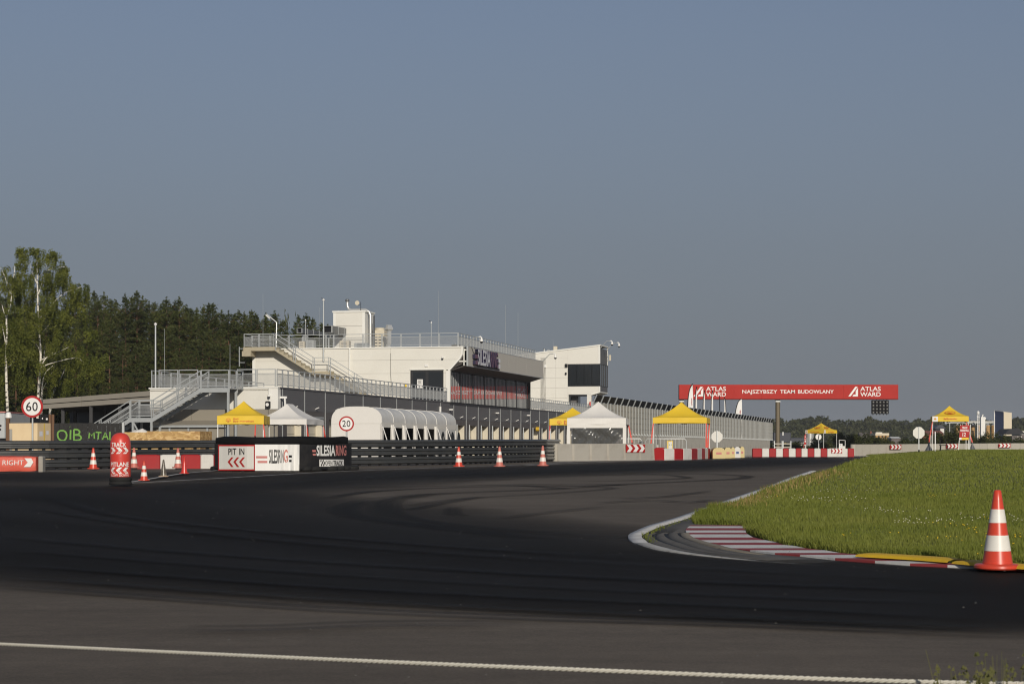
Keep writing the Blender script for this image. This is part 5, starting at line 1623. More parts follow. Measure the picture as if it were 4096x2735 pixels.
def f_w(px, py):
    u = (px - 1021.5) / 177.5; v = (1882 - py) / 105
    q = f(px, py); r_ = fmap(.06)(px, py)
    return (r_[0], r_[1] - wob(u, v) - .008, r_[2])
def wl(txt, a, b, y0, y1, mat):
    V2, F2 = text_geo(txt, .02)
    lettering(txt, a, b, y0, y1, 0, mat, wb, .02, f_w)
wl('SILESI', 1078, 1116, 1851, 1799, M['ink']); wl('RIN', 1117, 1136, 1849, 1800, M['facade_grey']); wl('G', 1136, 1153, 1847, 1799, M['cone_faded'])
M['faded_red'] = mk('faded_red', (.55, .2, .18), .6, var=.1)
for (a, b, y0, y1, mm) in ((1026, 1071, 1832, 1823, 'faded_red'), (1032, 1071, 1851, 1842, 'faded_red'), (1157, 1169, 1829, 1820, 'ink'), (1158, 1168, 1847, 1838, 'ink')):
    n = 8
    vs = [f_w(a + (b - a) * i / n, y) for i in range(n + 1) for y in (y0, y1)]
    MB().add(vs, [(2 * i, 2 * i + 1, 2 * i + 3, 2 * i + 2) for i in range(n)]).build('stripe', M[mm], wb)
bb = face('black_banner', M['sign_black'], 1200, 1387, 1876, 1777, .045, 12)
f = fmap(.055)
lettering('SILESIA', 1267, 1342, 1821, 1782, 0, M['white'], bb, .03, f, shear=0)
lettering('RING', 1344, 1386, 1820, 1782, 0, M['faded_red'], bb, .03, f)
for (y0, y1, a) in ((1807, 1799, 1251), (1821, 1814, 1253)):
    MB().add([f(a, y0), f(1264, y0), f(1264, y1), f(a - 2, y1)], [(0, 1, 2, 3)]).build('stripe', M['faded_red'], bb)
pl = face('plate', M['white'], 1278, 1376, 1865, 1837, .06, 12); pl.parent = bb
f = fmap(.072)
lettering('OPEN', 1302, 1330, 1860, 1843, 0, M['ink'], pl, .0, f); lettering('TRACK', 1334, 1372, 1860, 1843, 0, M['ink'], pl, .03, f)
for i in range(4):
    for j in range(3):
        if (i + j) % 2: continue
        a = 1282 + 4.4 * i + (2 - j) * 1.2; y0 = 1863 - 8.2 * j
        MB().add([f(a, y0), f(a + 4.4, y0), f(a + 5.4, y0 - 8.2), f(a + 1.0, y0 - 8.2)], [(0, 1, 2, 3)]).build('check', M['ink'], pl)

# ------------------------------------------------------------------ guardrail
gpts = [Vector((WX(p, d), d, 0)) for p, d in ((-420, 71.2), (-150, 71.8), (250, 73.0), (700, 77.2), (1200, 79.6), (1640, 82.6), (1900, 86.5), (2100, 92), (2236, 98.2))]
gl = catmull(gpts, .5)
ga = [0.0]
for a, b in zip(gl[:-1], gl[1:]): ga.append(ga[-1] + (b - a).length)
def g_at(s_):
    s_ = max(0, min(ga[-1], s_))
    x = float(np.interp(s_, ga, [p.x for p in gl])); y = float(np.interp(s_, ga, [p.y for p in gl]))
    e = .1
    x2 = float(np.interp(min(ga[-1], s_ + e), ga, [p.x for p in gl])); y2 = float(np.interp(min(ga[-1], s_ + e), ga, [p.y for p in gl]))
    x1 = float(np.interp(max(0, s_ - e), ga, [p.x for p in gl])); y1 = float(np.interp(max(0, s_ - e), ga, [p.y for p in gl]))
    d = Vector((x2 - x1, y2 - y1, 0)).normalized()
    return Vector((x, y, G(y))), Vector((d.y, -d.x, 0))       # point, normal to the track side
gt = empty('guardrail', g_at(0)[0], 0, 'dark grey triple steel guardrail running along the back of the track', 'guardrail')
gb = gt.location.copy()
wave = [(.0, .0), (.035, .02), (.085, .05), (.085, .105), (.02, .135), (.02, .175), (.085, .205), (.085, .26), (.035, .29), (.0, .31)]
LEN = 4.0
nb = int(ga[-1] // LEN)
GB = M['guard']
for k in range(nb + 1):
    s0, s1 = k * LEN, min(ga[-1], (k + 1) * LEN)
    if s1 - s0 < .3: continue
    for r_ in range(3):
        z0 = .06 + .345 * r_
        vs, fs = [], []
        n = 6
        for i in range(n + 1):
            p, nn = g_at(s0 + (s1 - s0) * i / n + (.02 if i == n else 0))
            for (o_, z) in wave:
                q = p + nn * (o_ + .005 * (i == n)) - gb
                vs.append((q.x, q.y, q.z + z0 + z))
        w_ = len(wave)
        for i in range(n): fs += [(i * w_ + j, (i + 1) * w_ + j, (i + 1) * w_ + j + 1, i * w_ + j + 1) for j in range(w_ - 1)]
        m = MB().add(vs, fs)
        me = m.mesh('rail_beam', M['guard_raw'] if k >= nb else GB)
        link('rail_beam', me, gt)
gp_me = MB().box(-.05, .05, -.16, -.06, 0, 1.06).box(-.04, .04, -.06, 0, .12, .30).box(-.04, .04, -.06, 0, .47, .65).box(-.04, .04, -.06, 0, .81, .99).mesh('rail_post', M['black_metal'])
s_ = .2
while s_ < ga[-1]:
    p, nn = g_at(s_)
    o = link('rail_post', gp_me, gt, p - gb, math.atan2(-nn.x, nn.y) )
    s_ += .5
bolt = MB().box(-.012, .012, .02, .034, -.012, .012).mesh('bolt', M['galv'])

# ------------------------------------------------------------------ round speed signs
def speed_sign(px, py, r_px, d, txt, label):
    t = put('speed_sign', px, d, label, 'sign')
    zc = WZ(py, d) - t.location.z; r = r_px / F * d
    MB().cyl((0, .05, 0), (0, .05, zc + r * .7), .035, n=10).build('pole', M['galv'], t, True)
    MB().disc(0, zc, r, -.005, .015, 48).build('plate_back', M['galv'], t)
    MB().disc(0, zc, r, -.02, -.0055, 48).build('rim', M['red'], t)
    MB().disc(0, zc, r * .80, -.024, -.0205, 48).build('plate', M['white'], t)
    for i, ch in enumerate(txt):
        a = -r * .56 + i * r * .58
        lettering(ch, a, a + r * .50, zc - r * .40, zc + r * .42, -.027, M['ink'], t, .005)
speed_sign(129, 1626, 43.5, 76.5, '60', 'round white speed sign 60 with red rim behind the guardrail')
speed_sign(1386, 1694, 30.2, 84, '20', 'smaller round speed sign 20 with red rim in front of the white tunnel tent')

# ------------------------------------------------------------------ barrier blocks
def ordinal(i): return ['first', 'second', 'third', 'fourth', 'fifth', 'sixth', 'seventh', 'eighth', 'ninth', 'tenth', 'eleventh', 'twelfth', 'thirteenth', 'fourteenth', 'fifteenth', 'sixteenth', 'seventeenth', 'eighteenth', 'nineteenth', 'twentieth'][i]
def plastic_block(a, b, h, red, label, group, th=.42):
    """one water filled block from ground point a to b"""
    v = b - a; L_ = v.length
    t = empty('barrier_block', a, math.atan2(v.y, v.x), label, 'barrier block', group)
    mat = M['red_block' if red else 'white_block']
    MB().bbox(.004, L_ - .004, 0, th, 0, h, .03).build('shell', mat, t)
    MB().box(.004 + L_ * .12, L_ * .88, .07, th - .07, h, h + .012).build('filler_ridge', mat, t)
    return t
def block_row(pix, dep, h, first_red, tail, group, reds=None):
    pts = [Vector((WX(p, d), d, G(d) )) for p, d in zip(pix, dep)]
    nr = nw = 0
    for i in range(len(pts) - 1):
        r = (i % 2 == 0) == first_red
        k = nr if r else nw
        lb = f"{ordinal(k)} {'red' if r else 'white'} block from the left {tail}"
        if r: nr += 1
        else: nw += 1
        plastic_block(pts[i], pts[i + 1], h, r, lb, group)
block_row([543, 641, 724, 803, 856, 930], [74.5, 74.7, 74.9, 75.1, 75.3, 75.6], .52, True, 'by the PIT IN barrier', 'barrier blocks beside the PIT IN barrier')
block_row([2614, 2659, 2699, 2735, 2768, 2791, 2808, 2821, 2832, 2841, 2850], [101.5, 101.8, 102.3, 103.0, 104, 106, 108.4, 110.6, 112.8, 115, 117], .58, True, 'under the big yellow tent', 'barrier blocks under the big yellow tent')
block_row([3010, 3048, 3077, 3104, 3132, 3155, 3183, 3206, 3231, 3257, 3283, 3309, 3391, 3417], [132] * 14, .56, True, 'before the small corner-on tent', 'barrier blocks in the far row')
plastic_block(Vector((WX(2622, 103.5), 103.5, G(103))), Vector((WX(2660, 103.5), 103.5, G(103))), .63, True, 'red block standing behind the row under the big yellow tent', 'barrier blocks under the big yellow tent')

def concrete_block(a, b, h, label, group, mat='concrete', th=.5):
    v = b - a; L_ = v.length
    t = empty('concrete_barrier', a, math.atan2(v.y, v.x), label, 'concrete barrier', group)
    m = MB().prismx([(-.02, 0), (.0, .09), (.05, h), (th - .05, h), (th, .09), (th + .02, 0)], .008, L_ - .008)
    m.build('body', M[mat], t)
    if mat == 'concrete': MB().prismx([(-.032, 0.02), (-.012, .09), (.03, h - .01), (.12, h - .01), (.12, .02)], L_ - .10, L_ + .03).build('joint_post', M['concrete_pale'], t)
    return t
ca = [2232, 2296, 2366, 2435, 2501, 2562, 2616]; cdp = [97, 97.4, 97.9, 98.5, 99.2, 100, 100.8]
cps = [Vector((WX(p, d), d, G(d))) for p, d in zip(ca, cdp)]
for i in range(6):
    concrete_block(cps[i], cps[i + 1], (.84, .84, .84, .85, .85, .86)[i], f'grey concrete barrier block under the white tent, {ordinal(i)} after the rounded end', 'concrete barrier before the white tent')
t = empty('rounded_barrier_end', Vector((WX(2224, 97), 97, G(97))), 0, 'rounded concrete end piece where the guardrail stops', 'concrete barrier')
MB().lathe([(.17, 0), (.17, .1), (.16, .84)], 24, (0, .2, 0)).build('body', M['concrete_pale'], t, True)
MB().box(-.13, -.08, .0, .06, .22, .42).build('pocket', M['ink'], t)
def cboard(px0, px1, py0, py1, pts, label, off=.045):
    """board screwed flat to the wall that runs through pts"""
    pm_ = (px0 + px1) / 2
    for A_, B_ in zip(pts[:-1], pts[1:]):
        pa_, pb_ = HX + F * A_.x / A_.y, HX + F * B_.x / B_.y
        if pa_ <= pm_ <= pb_: break
    v = (B_ - A_); v.z = 0; v.normalize()
    f_ = (pm_ - pa_) / (pb_ - pa_)
    p = A_.lerp(B_, f_)
    dd_ = p.y
    p = p + Vector((v.y, -v.x, 0)) * off
    ang = math.atan2(v.y, v.x)
    t = empty('chevron_board', (p.x, p.y, WZ(py1, dd_)), ang, label, 'sign', 'red and white chevron boards')
    w_ = (px1 - px0) / F * dd_ / 2 / max(.3, v.x - v.y * p.x / p.y); h_ = (py1 - py0) / F * dd_
    MB().box(-w_, w_, 0, .025, 0, h_).build('board', M['red'], t)
    chevrons(t, -w_ * .94, w_ * .98, h_ * .03, h_ * .97, -.006, M['white'])
far_row_ = [Vector((WX(p, 132), 132, G(132))) for p in (3010, 3417)]
cboard(2502, 2578, 1777, 1808, cps, 'red and white chevron board on the concrete barrier under the white tent')
cboard(3325, 3368, 1794, 1812, far_row_, 'red and white chevron board on the far red and white barrier row')

fa_ = [(p, float(np.interp(p, (3400, 3720, 3950, 4180), (160, 168, 172, 174)))) for p in (3406, 3420, 3452, 3483, 3514, 3547, 3582, 3612, 3646, 3680, 3717, 3750, 3785, 3820, 3855, 3890, 3920, 3950, 3985, 4016, 4048, 4082, 4120, 4170)]
fps = [Vector((WX(p, d), d, G(d))) for p, d in fa_]
for i in range(1, len(fps) - 1):
    d = fa_[i][1]
    h = WZ(1776.5 - 4.5 * smooth(fa_[i][0], 3420, 4100), d) - fps[i].z
    concrete_block(fps[i], fps[i + 1], h, f'grey concrete block of the far wall behind the lawn, {ordinal(i - 1) if i < 21 else "twenty-" + ordinal(i - 21)} from its left end', 'far concrete wall behind the lawn', 'concrete_pale')
    if i == 1:
        t = empty('rounded_barrier_end', fps[1] + Vector((-.1, .1, 0)), 0, 'rounded left end of the far concrete wall', 'concrete barrier')
        MB().lathe([(.25, 0), (.25, .1), (.23, h)], 20, (0, .15, 0)).build('body', M['concrete_pale'], t, True)
cboard(3555, 3599, 1778, 1796, fps, 'chevron board on the far concrete wall, first one past its left end', .16)
cboard(3781, 3826, 1775, 1792, fps, 'chevron board on the far concrete wall behind the marshal tent', .16)
cboard(3991, 4038, 1773, 1789, fps, 'chevron board on the far concrete wall at the far right', .16)

# ------------------------------------------------------------------ tents
def emblem(parent, fn, cx, cz, r):
    """scallop shell: red outline, yellow fan, red rays"""
    def fan(s_):
        pts = [(cx - .42 * r * s_, cz - .80 * r * s_), (cx + .42 * r * s_, cz - .80 * r * s_), (cx + .5 * r * s_, cz - .55 * r * s_)]
        for k in range(25):
            a = math.radians(-32 + 244 * k / 24)
            q = r * s_ * (1 + .035 * abs(math.sin(a * 4.2)))
            pts.append((cx + q * 1.08 * math.cos(a), cz + q * .92 * math.sin(a)))
        pts.append((cx - .5 * r * s_, cz - .55 * r * s_))
        return pts
    def put_(pts, lift, nm, mat, par):
        vs = [fn(x, z, lift) for x, z in pts]
        c = fn(cx, cz - .1 * r, lift)
        n = len(vs)
        return MB().add(vs + [c], [(i, (i + 1) % n, n) for i in range(n)]).build(nm, mat, par)
    o = put_(fan(1), .008, 'shell_emblem', M['emblem_red'], parent)
    par = o if parent.parent is None or parent.parent.parent is None else parent
    put_(fan(.86), .013, 'emblem_fan', M['yellow_tent'], par)
    for k in range(7):
        a = math.radians(30 + 20 * k)
        b0 = (cx + .14 * r * math.cos(a), cz - .62 * r); b1 = (cx + .86 * r * math.cos(a) * 1.05, cz + .82 * r * math.sin(a) * .92)
        n_ = Vector((-(b1[1] - b0[1]), b1[0] - b0[0])).normalized() * r * .03
        vs = [fn(b0[0] - n_.x, b0[1] - n_.y, .018), fn(b1[0] - n_.x, b1[1] - n_.y, .018), fn(b1[0] + n_.x, b1[1] + n_.y, .018), fn(b0[0] + n_.x, b0[1] + n_.y, .018)]
        MB().add(vs, [(0, 1, 2, 3)]).build('emblem_ray', M['emblem_red'], par)

def tent(px, d, w_, dep, eave, val, peak, rz, mat, label, ridge=0.0, z=None, legs=(0, 1, 2, 3), straps=(), roof_emblem=False, corner_patch=(), text=None, bags=False):
    """pop-up tent; px,d give the middle of the front edge; local x along the front, y to the back"""
    gz = G(d) if z is None else z
    t = empty('tent', (WX(px, d), d, gz), rz, label, 'tent')
    a, b = w_ / 2, dep / 2
    rg = ridge / 2
    def hz(x, y):
        q = max(abs(x) / a, max(0, abs(y) - rg) / max(1e-6, b - rg))
        q = min(1, q)
        return eave + (peak - eave) * (.58 * (1 - q) ** 2 + .42 * (1 - q))
    # roof: rings
    NR, NS = 9, 10
    rings = []
    V_, Q_ = [], []
    for r in range(NR + 1):
        q = 1 - r / NR
        hx, hy = a * q, (b - rg) * q + rg
        ring = []
        cs = [(-hx, -hy), (hx, -hy), (hx, hy), (-hx, hy)]
        for s_ in range(4):
            p0, p1 = cs[s_], cs[(s_ + 1) % 4]
            for k in range(NS):
                f_ = k / NS
                x, y = p0[0] + (p1[0] - p0[0]) * f_, p0[1] + (p1[1] - p0[1]) * f_
                sag = -.045 * math.sin(math.pi * f_) ** 2 * math.sin(math.pi * min(1, q * 1.0)) + random.gauss(0, .004) * q
                V_.append((x, y + b, eave + (peak - eave) * (.58 * (1 - q) ** 2 + .42 * (1 - q)) + sag))
    n = 4 * NS
    for r in range(NR):
        for k in range(n): Q_.append((r * n + k, r * n + (k + 1) % n, (r + 1) * n + (k + 1) % n, (r + 1) * n + k))
    cn = MB().add(V_, Q_).build('canopy', mat, t, True)
    # valances, each a wavy strip
    vm = []
    for (p0, p1, nm) in (((-a, 0), (a, 0), 0), ((a, 0), (a, dep), 1), ((a, dep), (-a, dep), 2), ((-a, dep), (-a, 0), 3)):
        vs, fs = [], []
        nn_ = 14
        dx, dy = p1[0] - p0[0], p1[1] - p0[1]
        L_ = math.hypot(dx, dy); ox, oy = dy / L_, -dx / L_
        for i in range(nn_ + 1):
            f_ = i / nn_
            for k in range(4):
                wv_ = (.0 if k == 0 else .012 * k * math.sin(f_ * 11 + nm * 2 + k * .7) * math.sin(math.pi * f_) + .004 * k)
                sg = .012 * math.sin(math.pi * f_) * (1 if k == 3 else 0)
                vs.append((p0[0] + dx * f_ + ox * wv_, p0[1] + dy * f_ + oy * wv_, eave + .004 - val * k / 3 + sg))
        for i in range(nn_): fs += [(i * 4 + k, i * 4 + k + 1, i * 4 + k + 5, i * 4 + k + 4) for k in range(3)]
        vm.append(MB().add(vs, fs).build('valance', mat, t, True))
    cs = [(-a + .03, .03), (a - .03, .03), (a - .03, dep - .03), (-a + .03, dep - .03)]
    for i in legs:
        x, y = cs[i]
        MB().box(x - .022, x + .022, y - .022, y + .022, 0, eave - .05).build('leg', M['alu_white'], t)
        MB().box(x - .06, x + .06, y - .06, y + .06, 0, .012).build('foot', M['galv'], t)
    # scissor truss under the eave
    m = MB()
    for i in range(4):
        p0, p1 = cs[i], cs[(i + 1) % 4]
        m_ = ((p0[0] + p1[0]) / 2, (p0[1] + p1[1]) / 2)
        m.bar((*p0, eave - val - .02), (*m_, eave - .06), .025).bar((*p0, eave - .06), (*m_, eave - val - .02), .025)
        m.bar((*m_, eave - val - .02), (*p1, eave - .06), .025).bar((*m_, eave - .06), (*p1, eave - val - .02), .025)
    m.build('truss', M['galv'], t)
    for (i, ex, ey) in straps:
        x, y = cs[i]
        MB().add([(x - .03, y - .03, eave - val * .9), (x + .03, y - .03, eave - val * .9), (x + ex + .045, y + ey, .62), (x + ex - .045, y + ey, .62), (x - .03, y - .01, eave - val * .9), (x + .03, y - .01, eave - val * .9), (x + ex + .045, y + ey + .02, .62), (x + ex - .045, y + ey + .02, .62)],
                 [(0, 3, 2, 1), (4, 5, 6, 7), (0, 1, 5, 4), (1, 2, 6, 5), (2, 3, 7, 6), (3, 0, 4, 7)]).build('strap', M['strap_red'], t)
        if bags:
            MB().lathe([(.3, 0), (.27, .04), (.1, .35), (.03, .6)], 10, (x + ex, y + ey + .01, 0)).build('weight_bag', M['duct'], t, True)
    def vf(x, z_, lift): return (x, -.022 - lift, z_)
    if text:
        for kind, args in text:
            if kind == 'emblem': emblem(vm[0], vf, *args)
            elif kind == 'word1': lettering(args[0], args[1], args[2], args[3], args[4], 0, M['emblem_red'], vm[1], .01, lambda x, z_: (a + .045, x, z_))
            elif kind == 'word': lettering(args[0], args[1], args[2], args[3], args[4], -.04, M['emblem_red'], vm[0], .01)
    for (i, pw) in corner_patch:
        x0 = -a + .003
        if i == 0:
            o = MB().add([(x0, -.045, eave - val), (x0 + pw, -.045, eave - val), (x0 + pw, -.045, eave), (x0, -.045, eave)], [(0, 1, 2, 3)]).build('corner_patch', M['white'], vm[0])
            emblem(vm[0], lambda x, z_, l: (x, -.048 - l, z_), x0 + pw / 2, eave - val * .5, val * .22)
        if i == 1:
            o = MB().add([(a + .045, .003, eave - val), (a + .045, pw, eave - val), (a + .045, pw, eave), (a + .045, .003, eave)], [(0, 1, 2, 3)]).build('corner_patch', M['white'], vm[1])
            emblem(vm[1], lambda x, z_, l: (a + .048 + l, x, z_), pw / 2, eave - val * .5, val * .22)
    def slope_fn(side):
        def fn(x, s_, lift):
            y = -b + s_ * b               # s_ : 0 at eave .. 1 at the peak
            q = 1 - s_
            z_ = eave + (peak - eave) * (.58 * s_ ** 2 + .42 * s_)
            if side == 0: return (x, y + b - lift, z_ + lift * 1.5)
            return (a * q + lift, x + b, z_ + lift * 1.5)
        return fn
    if roof_emblem:
        for sd2 in roof_emblem:
            f0 = slope_fn(sd2)
            emblem(cn, lambda x, z_, l: f0(x, .44 + z_ * (.62 / b), l + .02), 0, 0, a * .27)
    return t, vm

sE = lambda py, d: WZ(py, d) - G(d)
d1 = 102
tent(962, d1, 187 / F * d1, 2.5, sE(1663, d1), .43, sE(1601, d1), 0, M['yellow_tent'], 'yellow tent with Shell Eco-marathon lettering beside the white tent, behind the PIT IN barrier',
     straps=((1, .14, .0),), text=[('emblem', (-.62, sE(1680, d1), .11)), ('word', ('Shell', -.36, -.10, sE(1677, d1), sE(1671.5, d1))), ('word', ('Eco-marathon', -.36, .68, sE(1687, d1), sE(1680.5, d1)))])
d2 = 107
tent(1123, d2, 212 / F * d2, 4.0, sE(1676, d2), .30, sE(1612, d2), -TH * .6, M['white_tent'], 'plain white ridge tent against the dark garages, next to the yellow lettered tent', ridge=1.3, straps=((1, .14, .3), (2, .16, .3), (0, -.03, -.1)))
d3 = 119
tent(2293, d3, 190 / F * d3, 2.7, sE(1675, d3), .38, sE(1628, d3), 0, M['yellow_tent'], 'yellow tent with a small red emblem, mostly hidden behind the white window tent',
     straps=((0, -.06, .0), (1, -.9, -.3)), text=[('emblem', (-.83, sE(1688.5, d3), .12)), ('word', ('Shell', -.55, -.25, sE(1687, d3), sE(1682, d3))), ('word', ('Eco-marathon', -.55, .5, sE(1696, d3), sE(1689, d3)))])
d4 = 101.5
tw4, vm4 = tent(2386, d4, 236 / F * d4, 2.9, sE(1672, d4), .33, sE(1603, d4), -math.radians(6.5), M['white_tent'], 'white tent with a clear plastic window wall behind the concrete barrier', straps=((2, .25, -.1),))
# window wall: fabric border and clear sheet
a4 = 236 / F * d4 / 2; e4 = sE(1700, d4)
wz = lambda py: WZ(py, d4) - G(d4)
wn = MB().box(-a4, a4, .0, .012, wz(1711), e4 + .04).box(-a4, -a4 + .15, .0, .012, 0, wz(1711)).box(a4 - .16, a4, .0, .012, 0, wz(1711)).box(-a4 + .15, a4 - .16, 0, .012, 0, wz(1778)).build('side_wall', M['white_tent'], tw4)
M['clear_sheet'] = mk('clear_sheet', (.20, .20, .19), .10, var=.1, bump=.3, bscale=1.6, spec=1.0, alpha=.42, stretch=(1, 1, 1.6))
vs, fs = [], []
nx_, nz_ = 44, 20
for i in range(nx_ + 1):
    for k in range(nz_ + 1):
        x = -a4 + .15 + (2 * a4 - .31) * i / nx_; z_ = wz(1778) + (wz(1711) - wz(1778)) * k / nz_
        y = -.005 + .030 * math.sin(x * 5 + z_ * 8) * math.sin(z_ * 3.3) + .020 * math.sin(x * 13 - z_ * 11 + math.sin(x * 3)) + .009 * math.sin(x * 29 + z_ * 23)
        if i in (0, nx_) or k in (0, nz_): y = .006
        vs.append((x, y, z_))
for i in range(nx_):
    fs += [(i * (nz_ + 1) + k, i * (nz_ + 1) + k + 1, (i + 1) * (nz_ + 1) + k + 1, (i + 1) * (nz_ + 1) + k) for k in range(nz_)]
MB().add(vs, fs).build('window_sheet', M['clear_sheet'], wn, True)
MB().add([(-a4, 2.88, 0), (a4, 2.88, 0), (a4, 2.88, e4), (-a4, 2.88, e4)], [(0, 1, 2, 3)]).build('back_wall', M['facade_dark'], tw4)
for xx_ in (-.15, .5): MB().box(xx_ - .025, xx_ + .025, 1.4, 1.45, 0, 1.9).build('inner_pole', M['ink'], tw4)
MB().add([(a4 + .004, .03, 0), (a4 + .004, .9, 0), (a4 + .004, .7, e4), (a4 + .004, .03, e4)], [(0, 1, 2, 3)]).build('side_curtain', M['white_tent'], tw4)
d5 = 112.5
tent(2719, d5, 216 / F * d5, 3.1, sE(1670, d5), .32, sE(1606, d5), -math.radians(9), M['yellow_tent'], 'big plain yellow tent behind the red and white blocks', ridge=.7, straps=((0, -.15, -.1), (1, .0, -.06), (2, -.1, -.15)))
d6 = 205
tent(3258, d6, 2.3, 2.3, sE(1720, d6), .33, sE(1691, d6), -math.radians(45), M['yellow_tent'], 'small yellow tent seen corner-on behind the far barrier row', roof_emblem=(0, 1), corner_patch=((0, .3), (1, .3)),
     straps=((0, -.2, -.1),), text=[('word', ('Eco-marathon', -.45, .6, sE(1730, d6), sE(1725.5, d6))), ('word1', ('Eco-marathon', .7, 1.75, sE(1730, d6), sE(1725.5, d6)))])
d7 = 150
z7 = G(d7) + rise(WX(3800, d7), d7)
tent(3802, d7, 143 / F * d7, 2.6, WZ(1665, d7) - z7, .39, WZ(1621, d7) - z7, -math.radians(9), M['yellow_tent'], 'yellow marshal tent standing on the lawn with a shell on its roof', z=z7, roof_emblem=(0,), corner_patch=((0, .41),), bags=True,
     straps=((0, -.28, .0), (2, .45, -.2)), text=[('word', ('Shell Eco-marathon', -.5, .45, WZ(1678, d7) - z7, WZ(1671, d7) - z7))])

# ------------------------------------------------------------------ white tunnel tent
dt = 101.0
tt = empty('tunnel_tent', (WX(1325, dt), dt, G(dt)), -TH, 'long white arched tunnel tent with rolled up side doors', 'tent')
px0, px1 = 1326, 1533
ww = (px1 - px0) / F * dt / math.cos(TH) * .985
h_e, h_t = sE(1690, dt), sE(1627, dt)
def arch(u):
    a = math.pi * (1 - u)
    x = ww / 2 + ww / 2 * math.copysign(abs(math.cos(a)) ** .62, math.cos(a)); z_ = h_e + (h_t - h_e) * abs(math.sin(a)) ** .75
    return x, z_
NA = 22
pts = [arch(k / NA) for k in range(NA + 1)]
MB().prism([(0, 0.02), (ww, .02), (ww, h_e)] + pts[::-1][1:-1] + [(0, h_e)], 0, .03).build('front_wall', M['white_tent'], tt)
MB().add([(x, -.01, z_) for x, z_ in ((0, h_e - .02), (ww, h_e - .02), (ww, h_e - .06), (0, h_e - .06))] , [(0, 1, 2, 3)]).build('front_seam', M['off_white'], tt)
LT = 14.9
nbay = 7
M['clear_roof'] = mk('clear_roof', (.64, .635, .61), .45, var=.16, bump=.6, bscale=2.0, spec=.4, scale=1.2)
for k in range(nbay):
    y0, y1 = .05 + LT * k / nbay, .05 + LT * (k + 1) / nbay
    vs, fs = [], []
    NY = 8
    for j in range(NY + 1):
        f_ = j / NY; sag = .10 * math.sin(math.pi * f_)
        for i in range(NA + 1):
            x, z_ = arch(i / NA)
            cx_, cz_ = ww / 2, h_e - .3
            r_ = 1 - sag * .12 + random.gauss(0, .003)
            vs.append((cx_ + (x - cx_) * r_, y0 + (y1 - y0) * f_, cz_ + (z_ - cz_) * r_))
    for j in range(NY): fs += [(j * (NA + 1) + i, j * (NA + 1) + i + 1, (j + 1) * (NA + 1) + i + 1, (j + 1) * (NA + 1) + i) for i in range(NA)]
    MB().add(vs, fs).build('roof_bay', M['clear_roof'], tt, True)
    MB().tube([Vector((x, y0, z_ + .0)) for x, z_ in pts], .022, 5).build('arch_rib', M['white_tent'], tt)
    for x in (ww,):
        MB().box(x - .05, x + .03, y0 - .05, y0 + .22, 0, h_e - .08).build('side_post', M['white_tent'], tt)
        MB().bar((x + .04, y0 + .05, h_e - .2), (x + .55, y0 + .1, .1), .035).build('guy_strap', M['white'], tt)
        if k < 5:
            MB().tube([Vector((x + .02, y1 - .45, h_e - .1)), Vector((x + .05, y1 - .35, 1.0)), Vector((x + .04, y1 - .33, .2))], [.06, .13, .09], 8).build('rolled_door', M['white_tent'], tt, True)
        else:
            MB().add([(x, y0 + .4, .05), (x, y1 - .2, .05), (x, y1 - .2, h_e - .1), (x, y0 + .4, h_e - .1)], [(0, 1, 2, 3)]).build('side_door', M['clear_roof'], tt)
            for j in range(2):
                yc = y0 + 1.3 + 1.4 * j
                vs = [(x + .012, yc + .42 * math.cos(math.pi * q / 8), h_e - .95 + .6 * math.sin(math.pi * q / 8)) for q in range(9)]
                MB().add(vs, [tuple(range(9))]).build('arched_window', M['glass_dark'], tt)
    MB().add([(ww + .005, y0, h_e - .24), (ww + .005, y1, h_e - .24), (ww + .0, y1, h_e + .02), (ww + .0, y0, h_e + .02)], [(0, 1, 2, 3)]).build('side_valance', M['off_white'], tt)
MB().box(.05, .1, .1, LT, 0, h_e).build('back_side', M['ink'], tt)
MB().prism([(0, 0.02), (ww, .02), (ww, h_e)] + pts[::-1][1:-1] + [(0, h_e)], LT + .06, LT + .09).build('end_wall', M['white_tent'], tt)

# ------------------------------------------------------------------ boxes, fence and van behind the guardrail
def G_at(px, d): return Vector((WX(px, d), d, G(d)))
dd = 80
t = put('timber_box', 497, dd, 'long box of raw wood chip board behind the guardrail', 'box')
X2 = lambda px: WX(px, dd) - t.location.x
zt_ = WZ(1724, dd) - t.location.z
for a, b, dz_ in ((497, 586, -.04), (586.6, 800, 0)):
    MB().box(X2(a), X2(b), 0, .03, 0, zt_ + dz_).build('board', M['osb'], t)
MB().add([(X2(800), 0, 0), (X2(800) + .28, 1.3, 0), (X2(800) + .28, 1.3, zt_), (X2(800), 0, zt_), (X2(800) - .03, .031, 0), (X2(800) + .25, 1.3, 0), (X2(800) + .25, 1.3, zt_), (X2(800) - .03, .031, zt_)],
         [(0, 1, 2, 3), (7, 6, 5, 4), (3, 2, 6, 7), (1, 5, 6, 2)]).build('board', M['osb'], t)
dd = 83
t = put('panel_crate', 50, dd, 'pale plywood crate with a notched front and bluish prints on its side', 'crate')
X2 = lambda px: WX(px, dd) - t.location.x
Z2 = lambda py: WZ(py, dd) - t.location.z
MB().prism([(X2(49), 0), (X2(150), 0), (X2(150), Z2(1691.5)), (X2(37), Z2(1692.5)), (X2(37), Z2(1716)), (X2(49), Z2(1716))], 0, .04).build('front_panel', M['plywood'], t)
